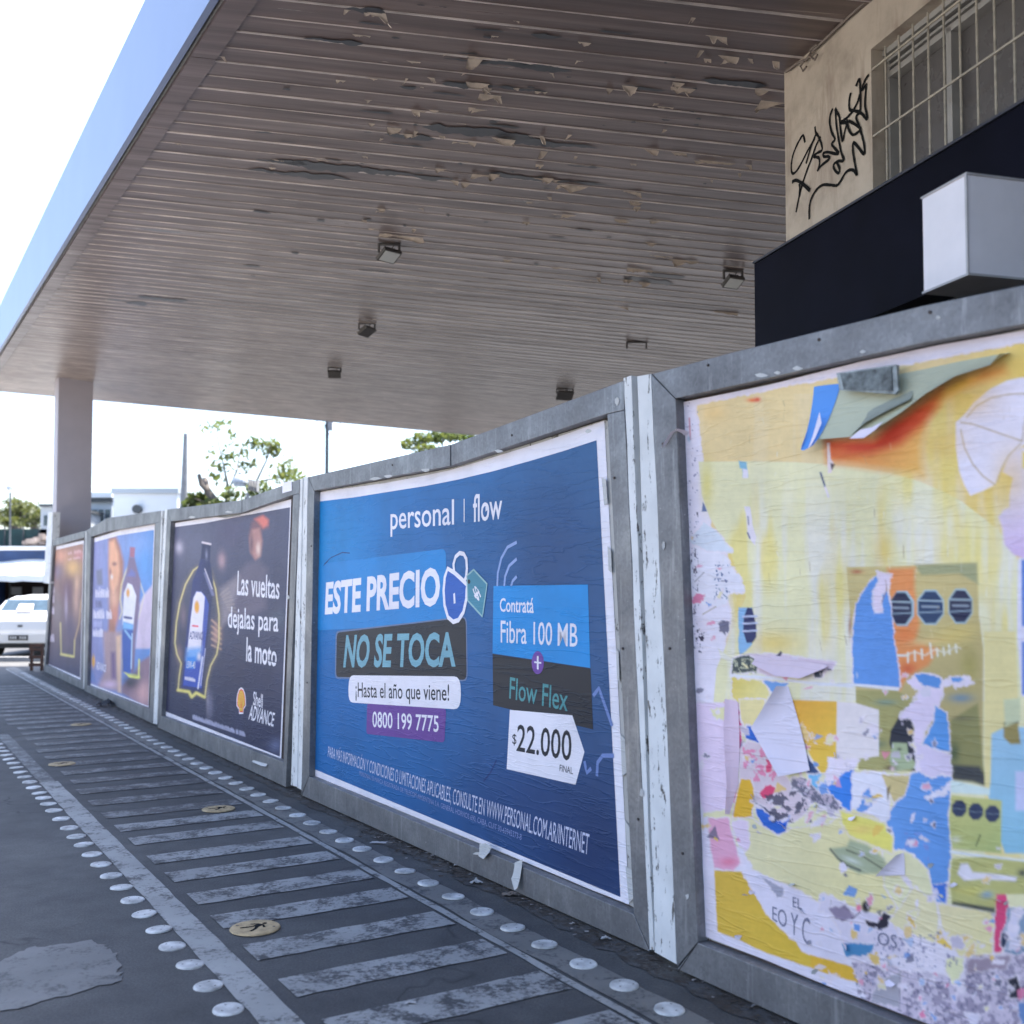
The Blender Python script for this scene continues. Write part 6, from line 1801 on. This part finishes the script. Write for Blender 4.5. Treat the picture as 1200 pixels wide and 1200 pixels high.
    P.poly(U7([(400, 590), (430, 600), (500, 660), (560, 700), (620, 685), (560, 690), (480, 630), (440, 610)]), pc(60, 66, 100), 1.2, .8)
    P.speck(U7([(480, 560), (700, 520), (760, 720), (520, 720)]), .14, .52, pc(66, 70, 92), seed=4, alpha=.9)
    P.poly(U7([(640, 470), (700, 455), (780, 500), (880, 540), (930, 640), (880, 665), (760, 600), (690, 540), (640, 510)]), pc(104, 108, 128), 1.6, 2.4, .14); P.speck(U7([(640, 450), (930, 520), (930, 660), (740, 600)]), .3, .52, pc(170, 166, 186), seed=8)
    P.poly(U7([(735, 420), (830, 440), (860, 510), (800, 540), (750, 490)]), pc(104, 174, 220), 1.4, 1.2); P.poly(U7([(720, 310), (770, 380), (800, 430), (730, 430), (705, 370)]), pc(52, 76, 120), 1.6, 1)
    P.poly(U7([(830, 500), (900, 440), (930, 410), (1000, 390), (1000, 640), (960, 650), (930, 600)]), pc(52, 120, 210), 1.3, 1.4)
    P.poly(U5([(20, 520), (80, 490), (140, 430), (200, 390), (190, 640), (185, 660), (120, 600), (60, 540)]), pc(52, 122, 212), 1.3, 1.4, .2); P.poly(U5([(60, 340), (230, 350), (215, 400), (140, 430), (60, 500), (40, 470)]), pc(208, 206, 224), 1.3, 1.6, .2)
    P.poly(U5([(200, 430), (390, 430), (400, 520), (410, 700), (330, 730), (250, 690), (190, 640)]), pc(204, 212, 228), 1.3, 1.4); P.poly(U5([(240, 620), (260, 540), (290, 520), (300, 560), (340, 560), (300, 620), (240, 670), (240, 725), (215, 720), (205, 670)]), pc(92, 142, 208), 1.2, 1.6, .25)
    P.poly(U5([(370, 440), (530, 445), (500, 560), (440, 600), (400, 520)]), pc(186, 178, 130), 2, 1); P.poly(U5([(395, 520), (420, 500), (400, 600)]), pc(120, 110, 80), 1.6)
    # lower yellow poster: pale field, green plate, letters
    P.poly(U7([(290, 690), (400, 700), (560, 800), (640, 760), (850, 730), (1000, 640), (1150, 700), (1180, 1100), (1300, 1300), (1000, 1300), (640, 1200), (440, 1040), (350, 860)]), pc(219, 208, 170), 2, 1.4, grad=(U7([(400, 900)])[0], U7([(1000, 1000)])[0], pc(220, 206, 158)))
    P.poly(U5([(120, 650), (380, 720), (430, 800), (430, 900), (300, 850), (180, 800), (130, 720)]), pc(222, 206, 110), 4, 1); P.blob(*U5([(250, 760)])[0], 18, 6, pc(228, 186, 112), .7)
    P.poly(U5([(70, 870), (160, 860), (180, 820), (280, 850), (380, 930), (400, 980), (340, 1020), (230, 1020), (140, 970)]), pc(150, 166, 140), 4)
    P.line(U5([(65, 875), (110, 930), (160, 970), (240, 1000)]), 2.4, pc(70, 82, 80), 2, .9); P.line(U5([(160, 880), (260, 920), (370, 990)]), 1.6, pc(66, 74, 60), 1.6, .9); P.blob(*U5([(190, 940)])[0], 12, 3, pc(190, 206, 200), .9, .4)
    P.poly(U7([(330, 700), (380, 720), (395, 840), (370, 890), (330, 850), (290, 720)]), pc(208, 198, 222), 1.4, 1.2); P.poly(U7([(120, 690), (150, 680), (160, 980), (100, 960)]), pc(208, 208, 232), 2)
    P.poly(U7([(150, 700), (265, 690), (300, 830), (335, 960), (300, 1000), (185, 985), (165, 850)]), pc(212, 160, 190), 2.4, 1); P.blob(*U7([(270, 950)])[0], 12, 6, pc(206, 110, 140), .7)
    yel = UB([(245, 0), (470, 10), (500, 60), (560, 180), (600, 240), (650, 330), (760, 450), (880, 550), (940, 640), (1100, 690), (1200, 720), (1300, 760), (1400, 800), (1200, 830), (1050, 780), (880, 720), (640, 640), (430, 540), (275, 480), (262, 300)])
    P.poly(yel, pc(196, 170, 72), 1.6, .4, grad=(UB([(300, 50)])[0], UB([(900, 650)])[0], pc(200, 176, 66)))
    P.poly(UB([(1000, 660), (1200, 715), (1480, 800), (1600, 960), (1450, 900), (1200, 830), (1000, 760)]), pc(204, 170, 60), 1.6, .6)
    P.poly(UB([(470, 10), (560, 0), (760, 100), (900, 160), (1130, 300), (1250, 560), (1270, 700), (1100, 680), (940, 635), (880, 545), (760, 445), (650, 325), (600, 235), (560, 175)]), pc(204, 208, 230), 1.6, .8)
    P.poly(UB([(620, 60), (700, 90), (790, 150), (780, 190), (730, 220), (680, 130)]), pc(150, 156, 176), 2, 2)
    # scraps at the bottom centre
    P.poly(U2([(0, 240), (60, 250), (230, 330), (420, 390), (520, 590), (340, 600), (200, 640), (150, 520), (60, 360), (0, 330)]), pc(196, 198, 218), 1.6, 2); P.poly(U2([(60, 320), (160, 300), (210, 370), (140, 400), (90, 380)]), pc(130, 124, 150), 3, 2)
    P.blob(*U2([(275, 312)])[0], 5.5, 7.5, pc(34, 34, 46), 1, 0, 3); P.blob(*U2([(232, 320)])[0], 3.4, 4.6, pc(212, 110, 150), .95, 0, 2); P.line(U2([(190, 385), (240, 345)]), 1.2, pc(70, 60, 80))
    P.poly(U2([(270, 395), (340, 410), (380, 345), (425, 370), (400, 430), (360, 450), (290, 430)]), pc(40, 40, 56), 1.3, .8)
    P.poly(U2([(130, 525), (230, 530), (320, 535), (290, 600), (160, 605)]), pc(70, 132, 180), 2, 1.4)
    P.poly(U2([(420, 390), (560, 200), (690, 300), (700, 480), (660, 560), (560, 480), (470, 450)]), pc(219, 206, 168), 2, 1.6); P.poly(U2([(450, 430), (560, 480), (700, 540), (860, 600), (860, 740), (640, 700), (480, 680), (330, 640), (520, 590)]), pc(206, 208, 224), 1.6, 2)
    P.poly(U2([(700, 300), (780, 310), (1030, 350), (1040, 580), (850, 600), (820, 600), (760, 520), (720, 430)]), pc(217, 204, 164), 2, .8, grad=(U2([(740, 330)])[0], U2([(1000, 580)])[0], pc(220, 206, 158)))
    P.poly(U2([(1035, 235), (1090, 235), (1110, 320), (1090, 500), (1060, 580), (1020, 580), (1030, 420)]), pc(196, 70, 116), 1.4, 1.2); P.poly(U2([(1100, 330), (1300, 300), (1300, 640), (1060, 640), (1080, 500)]), pc(120, 146, 172), 3, 3); P.poly(U2([(1130, 340), (1180, 350), (1150, 480), (1100, 500)]), pc(196, 200, 222), 1.6, 1.6); P.poly(U2([(1080, 460), (1110, 480), (1080, 560), (1060, 540)]), pc(34, 50, 78), 1.6, 1)
    # small green packet with three seals, packet below
    P.poly(U5([(775, 560), (1070, 590), (1065, 900), (780, 870), (760, 700)]), pc(178, 184, 120), 1.8, grad=(U5([(800, 600)])[0], U5([(1000, 880)])[0], pc(158, 176, 116)))
    P.poly(U5([(770, 470), (1000, 520), (1000, 560), (770, 545)]), pc(190, 214, 214), 2)
    for cx, cy in ((820, 637), (918, 655), (1015, 668)):
        P.poly(U5([(cx + 46 * math.cos((j + .5) * .7854), cy + 52 * math.sin((j + .5) * .7854)) for j in range(8)]), pc(46, 58, 88), 1.8); P.line(U5([(cx - 36, cy), (cx + 36, cy + 4)]), 1.2, pc(96, 116, 132), 1.2)
    P.line(U5([(945, 790), (920, 855)]), 1.6, pc(70, 84, 60)); P.blob(*U5([(800, 820)])[0], 6, 4, pc(204, 212, 200), .7)
    P.line(U5([(770, 890), (900, 910), (1200, 945)]), 3.4, pc(200, 214, 222), 1.4)
    P.poly(U2([(780, 30), (960, 20), (1300, 60), (1300, 240), (1040, 240), (1030, 345), (780, 300), (765, 160)]), pc(168, 174, 114), 2.2); P.poly(U2([(830, 60), (870, 60), (900, 110), (1020, 120), (1160, 140), (1150, 165), (960, 150), (850, 160), (810, 120)]), pc(206, 210, 224), 3)
    P.poly(U2([(780, 280), (1030, 320), (1030, 350), (780, 300)]), pc(70, 78, 74), 3); P.blob(*U2([(980, 240)])[0], 8, 5, pc(92, 140, 190), .8); P.blob(*U2([(1190, 115)])[0], 6, 5, pc(50, 60, 70), .9); P.blob(*U2([(900, 220)])[0], 20, 6, pc(196, 196, 110), .6)
    # newsprint pile at the very bottom right
    P.poly(U2([(190, 640), (340, 640), (480, 680), (860, 740), (850, 610), (1040, 590), (1400, 600), (1400, 1400), (600, 1100), (300, 930)]), pc(182, 180, 200), 2, 2)
    P.speck(U2([(190, 640), (480, 680), (860, 740), (850, 600), (1400, 600), (1400, 1400), (250, 950)]), .11, .52, pc(130, 128, 152), seed=6, alpha=.8)
    P.speck(U2([(190, 640), (480, 680), (860, 740), (850, 600), (1400, 600), (1400, 1400), (250, 950)]), .3, .60, pc(90, 92, 120), seed=13, alpha=.7)
    P.poly(U2([(330, 760), (480, 690), (470, 900), (300, 880)]), pc(140, 146, 160), 2.4, 1.6, alpha=.8); P.poly(U2([(1110, 740), (1160, 720), (1190, 840), (1120, 850)]), pc(40, 44, 58), 2, 1); P.poly(U2([(860, 620), (1120, 600), (1100, 680), (1000, 680), (870, 700)]), pc(126, 114, 132), 3, 2, alpha=.8)
    P.poly(U2([(740, 620), (845, 610), (840, 700), (790, 770), (750, 700)]), pc(216, 214, 176), 2, 1.6); P.poly(U2([(1160, 880), (1300, 880), (1300, 1100), (1180, 1000)]), pc(96, 130, 180), 2.4, 2)
    P.speck(U2([(320, 430), (720, 480), (860, 700), (330, 640)]), .28, .62, pc(110, 112, 150), seed=21, alpha=.8)
    P.line(U2([(475, 690), (470, 920)]), 1.2, pc(110, 110, 130), 1, .8)
    # small shreds and layers of older sheets
    rs = random.Random(77)
    pal = [pc(208, 208, 226), pc(206, 206, 222), pc(196, 200, 220), pc(150, 176, 214), pc(92, 142, 208), pc(216, 208, 168), pc(206, 182, 96), pc(200, 120, 156), pc(96, 100, 124), pc(176, 176, 196), pc(214, 150, 176)]
    zones = [(862, 980, 850, 990, 44), (985, 1110, 870, 1050, 26), (960, 1110, 1040, 1160, 50), (1060, 1200, 1090, 1195, 50), (806, 850, 620, 1000, 26), (1000, 1110, 790, 900, 14), (870, 985, 770, 810, 8), (1150, 1200, 980, 1110, 12)]
    for (xa, xb, ya, yb, n_) in zones:
        for i in range(n_):
            cx, cy = rs.uniform(xa, xb), rs.uniform(ya, yb); k = rs.choice((2.5, 3.5, 5, 8)); a0 = rs.uniform(0, 6.28); st_ = rs.uniform(.3, 1)
            m_ = rs.choice((3, 4, 5, 6)); rot = rs.uniform(0, 3.14)
            pts = []
            for j in range(m_):
                r_ = k * rs.uniform(.5, 1.5); a = a0 + j * 6.283 / m_; u_, v_ = r_ * math.cos(a), r_ * st_ * math.sin(a)
                pts.append((cx + u_ * math.cos(rot) - v_ * math.sin(rot), cy + u_ * math.sin(rot) + v_ * math.cos(rot)))
            P.poly(pts, rs.choice(pal), 1.0, rs.choice((.5, 1.2, 1.8)), .3, rs.uniform(.7, 1))
    # scratches, glue smears and thin tears over the yellow sheet
    for i in range(46):
        x0, y0 = rs.uniform(830, 1195), rs.uniform(470, 780); l_ = rs.uniform(3, 16)
        P.line([(x0, y0), (x0 + rs.uniform(-3, 3), y0 + l_)], rs.uniform(.4, 1.1), rs.choice((pc(214, 206, 176), pc(150, 140, 112), pc(222, 214, 206))), 1.0, rs.uniform(.3, .8))
    P.blob(1130, 470, 40, 22, pc(214, 172, 84), .55); P.blob(1100, 520, 34, 20, pc(206, 176, 96), .5); P.blob(1185, 560, 24, 40, pc(206, 180, 96), .5)
    # fine print grain and horizontal paste streaks
    n = (vnoise(x * .22, y * .22, 4) - .5)[..., None]; h = (vnoise(x * .03, y * .55, 3) - .5)[..., None]
    return np.clip(P.C * (1 + n * .10 + h * .09) * np.array([1.03, .985, 1.0]), 0, 1)
xs = list(np.linspace(0, 1, 331))
top5 = uv5([(799, 472), (900, 452), (1010, 424), (1100, 405), (1200, 388), (1232, 382)])
bot5 = uv5([(825.5, 1096), (900, 1125), (980, 1158), (1100, 1203), (1200, 1242), (1232, 1254)])
sheet5 = grid(p5, top5, bot5, 330, 520, .006, "torn_poster", r5, col5, PW, wrinkle=.0035)
tl, bl5 = top5[-1], bot5[-1]
grid(p5, [tl, (4.1, tl[1])], [bl5, (4.1, bl5[1])], 60, 60, .0055, "torn_poster", r5, col5, PW)
# letters left on the lower sheet
LT = ink(120, 124, 150)
text(p5, "EL", UB([(860, 285), (930, 305), (928, 225), (858, 205)]), .0100, LT, sheet5)
text(p5, "EO Y C", UB([(700, 380), (990, 590), (995, 380), (700, 280)]), .0100, LT, sheet5)
text(p5, "OS", U2([(340, 530), (455, 560), (455, 480), (342, 460)]), .0100, LT, sheet5)
# folded flap hanging from the top, with the blue underside
FL = paper(pc(166, 176, 160), "flap_back", .5); FB = paper(pc(78, 138, 216), "flap_blue", .5); FW = paper(pc(208, 206, 232), "flap_white", .5)
def P6(x, y): return A6([(x, y)])[0]
scrap(p5, r5, [(P6(1158, 34), P6(1156, 44)), (P6(1100, 44), P6(1128, 78)), (P6(1000, 62), P6(1020, 112)), (P6(900, 84), P6(930, 165)), (P6(820, 100), P6(850, 225)), (P6(760, 108), P6(745, 292)), (P6(700, 116), P6(690, 296)), (P6(650, 124), P6(640, 300)), (P6(640, 128), P6(600, 303))], .010, .055, FL, "paper_flap", 8)
scrap(p5, r5, [(P6(641, 128), P6(602, 300)), (P6(630, 130), P6(585, 322)), (P6(600, 133), P6(556, 337)), (P6(575, 136), P6(548, 334)), (P6(558, 139), P6(552, 320))], .012, .055, FB, "paper_flap", 8)
scrap(p5, r5, [(P6(575, 215), P6(550, 330)), (P6(581, 250), P6(560, 318))], .05, .02, FW, "paper_flap", 3)
FG = paper(pc(132, 144, 140), "flap_fold", .5)
scrap(p5, r5, [(P6(860, 150), P6(868, 182)), (P6(800, 175), P6(800, 215)), (P6(740, 205), P6(735, 250)), (P6(690, 240), P6(690, 290))], .030, .035, FG, "paper_flap", 6)
scrap(p5, r5, [(P6(770, 245), P6(745, 275)), (P6(735, 262), P6(715, 296)), (P6(700, 270), P6(670, 298))], .062, .01, FW, "torn_paper", 4)
# metal clip plate
q = A6([(632, 98), (700, 88), (815, 72), (820, 150), (810, 162), (640, 150)])
p5.prism("metal_clip", uv5(q, .05), .045, .058, simple("scuffed_metal", (.22, .24, .24), .4, metal=.4, var=.5, scale=26), r5)
q = A6([(640, 100), (795, 79), (798, 152), (650, 148)]); p5.prism("clip_face", uv5(q, .06), .0585, .062, simple("dark_scuffed_metal", (.10, .115, .115), .4, var=.8, scale=34), r5)
# white curled corner in the middle, other curls
def P7(x, y): return A7([(x, y)])[0]
scrap(p5, r5, [(P7(480, 168), P7(470, 165)), (P7(495, 220), P7(430, 230)), (P7(515, 290), P7(392, 292)), (P7(530, 350), P7(430, 360)), (P7(540, 400), P7(462, 415)), (P7(545, 425), P7(475, 440))], .012, .05, FW, "paper_curl", 7)
scrap(p5, r5, [(P7(832, 675), P7(826, 680)), (P7(835, 700), P7(800, 705)), (P7(836, 745), P7(762, 745))], .010, .03, FW, "paper_curl", 5)
scrap(p5, r5, [(P6(176, 276), P6(172, 270)), (P6(170, 285), P6(150, 282)), (P6(158, 290), P6(122, 328))], .010, .06, FW, "paper_curl", 5)
scrap(p5, r5, [(P7(300, 560), P7(300, 556)), (P7(325, 470), P7(306, 470)), (P7(330, 380), P7(300, 380)), (P7(330, 300), P7(296, 290)), (P7(325, 215), P7(300, 205))], .010, .028, paper(pc(206, 190, 214), "flap_pink", .5), "paper_curl", 5)
scrap(p5, r5, [(P6(380, 960), P6(378, 985)), (P6(450, 962), P6(450, 1022)), (P6(520, 975), P6(525, 1030)), (P6(600, 990), P6(600, 1000))], .010, .022, paper(pc(196, 186, 206), "flap_grey", .5), "paper_curl", 5)
random.seed(5)
for i in range(26):
    x = random.choice((random.uniform(862, 1000), random.uniform(960, 1190))); y = random.uniform(880, 1150) if x < 1000 else random.uniform(1000, 1190)
    a = random.uniform(0, 6.28); L_ = random.uniform(4, 12); w_ = random.uniform(2, 6)
    p_ = [((x + math.cos(a) * L_ * t, y + math.sin(a) * L_ * t), (x + math.cos(a) * L_ * t - math.sin(a) * w_ * (1 - abs(t - .5)), y + math.sin(a) * L_ * t + math.cos(a) * w_ * (1 - abs(t - .5)))) for t in (0, .5, 1)]
    scrap(p5, r5, p_, .010, random.uniform(.008, .02), random.choice((FW, PAPERW, FW)), "paper_curl", 3)

# paper remnants and screws on the frames
random.seed(12)
for pn_, root, spots in ((p5, r5, [(893, 440, 9, 3), (912, 437, 5, 2), (935, 432, 6, 3), (1012, 412, 4, 2), (1100, 372, 4, 2), (778, 640, 3, 5), (806, 1050, 3, 4)]),
                         (p4, r4, [(440, 561, 7, 2), (455, 558, 5, 2), (500, 551, 6, 2), (585, 529, 5, 2), (690, 505, 5, 3), (724, 470, 3, 6), (752, 930, 3, 6), (560, 1000, 6, 2)]),
                         (p3, r3, [(268, 600, 5, 1.5), (225, 606, 4, 1.5), (338, 700, 2, 3)])):
    for (px, py, w_, h_) in spots:
        m_ = 7; uv = [pn_.uv(px + w_ * math.cos(6.28 * j / m_) * random.uniform(.5, 1.2), py + h_ * math.sin(6.28 * j / m_) * random.uniform(.5, 1.2), OFRAME) for j in range(m_)]
        pn_.flat("paper_remnant", uv, OFRAME + .0022, PAPERW, root)
for pn_, root, pts in ((p5, r5, [(777, 520), (785, 760), (800, 1000), (830, 428), (960, 398), (1090, 366)]), (p4, r4, [(720, 560), (730, 760), (748, 960), (600, 510), (460, 545), (365, 640), (360, 800)])):
    for (px, py) in pts:
        u, z = pn_.uv(px, py, OFRAME); mb = MB(); mb.tube([pn_.P(u, z, OFRAME), pn_.P(u, z, OFRAME + .004)], .006, 8); mb.build("screw", M['board'], root)

# ------------------------------------------------------------------ litter along the foot of the hoarding
random.seed(3)
mb = MB()
PB = Panel((350, 928), (761, 1111))
def litter(n, s0, s1, tspread, sz):
    for i in range(n):
        s = random.uniform(s0, s1); t = 2.955 - abs(random.gauss(0, tspread))
        p = st(s, t, .006); k = random.uniform(*sz); a = random.random() * 6.28
        v = [p + Vector((math.cos(a + j * 1.57 + random.uniform(-.4, .4)) * k, math.sin(a + j * 1.57) * k * .6, random.uniform(0, k * .5))) for j in range(4)]
        mb.add(v, [(0, 1, 2, 3)], 0 if random.random() < .86 else 1)
litter(1500, 2, 22, .045, (.003, .013)); litter(160, 5.1, 6.6, .09, (.006, .02)); litter(300, 3, 18, .02, (.006, .02))
lt = mb.build("leaf_litter", [simple("dry_litter", (.055, .042, .034), .9, var=.5, scale=30), simple("pale_litter", (.26, .24, .23), .8, var=.3, scale=20)], None)
tag(lt, "dry leaf litter and paper crumbs gathered along the foot of the hoarding", "litter", kind="stuff")
def rag(px, py, sz, label, mat, h=.02, cat="litter"):
    g = ground(px, py); n_ = 7; vs = []
    for i in range(n_):
        for j in range(n_):
            x = (i / (n_ - 1) - .5) * sz * 2; y = (j / (n_ - 1) - .5) * sz
            vs.append((g.x + x + random.uniform(-1, 1) * sz * .12, g.y + y + random.uniform(-1, 1) * sz * .12, .006 + h * random.random() * (1 - abs(i - 3) / 4)))
    o = obj("paper_scrap", vs, [(i * n_ + j, i * n_ + j + 1, (i + 1) * n_ + j + 1, (i + 1) * n_ + j) for i in range(n_ - 1) for j in range(n_ - 1)], mat, None, loc=(g.x, g.y, 0))
    tag(o, label, cat)
CB = simple("wet_cardboard", (.15, .12, .10), .85, var=.4, scale=30); PWD = simple("pale_scrap", (.42, .41, .41), .7, var=.2, scale=20)
rag(*C5([(668, 826)])[0], .055, "flattened brown cardboard scrap below the hanging torn paper of the blue panel", CB, .012)
rag(*C5([(652, 800)])[0], .022, "small crumpled pale tissue on top of the cardboard scrap", PWD, .035)
rag(*C5([(250, 662)])[0], .05, "thin pale paper strip on the asphalt near the left half of the blue panel", PWD, .004)
rag(*C5([(555, 790)])[0], .035, "crumpled pale wrapper beside the hoarding, left of the cardboard scrap", PWD, .03)
rag(*C5([(500, 735)])[0], .03, "small grey scrap in the litter under the middle of the blue panel", PWD, .02)
rag(*C5([(960, 965)])[0], .022, "tiny white crumpled scrap near the right foot of the blue panel", PWD, .02)
rag(*C5([(350, 1165)])[0], .022, "small pale chip lying on a white stripe at the bottom of the walkway", PWD, .006)
rag(*D2([(250, 880)])[0], .16, "dark crumpled bag lying at the foot of the fourth panel", simple("dark_bag", (.02, .02, .025), .5), .12, "bag")
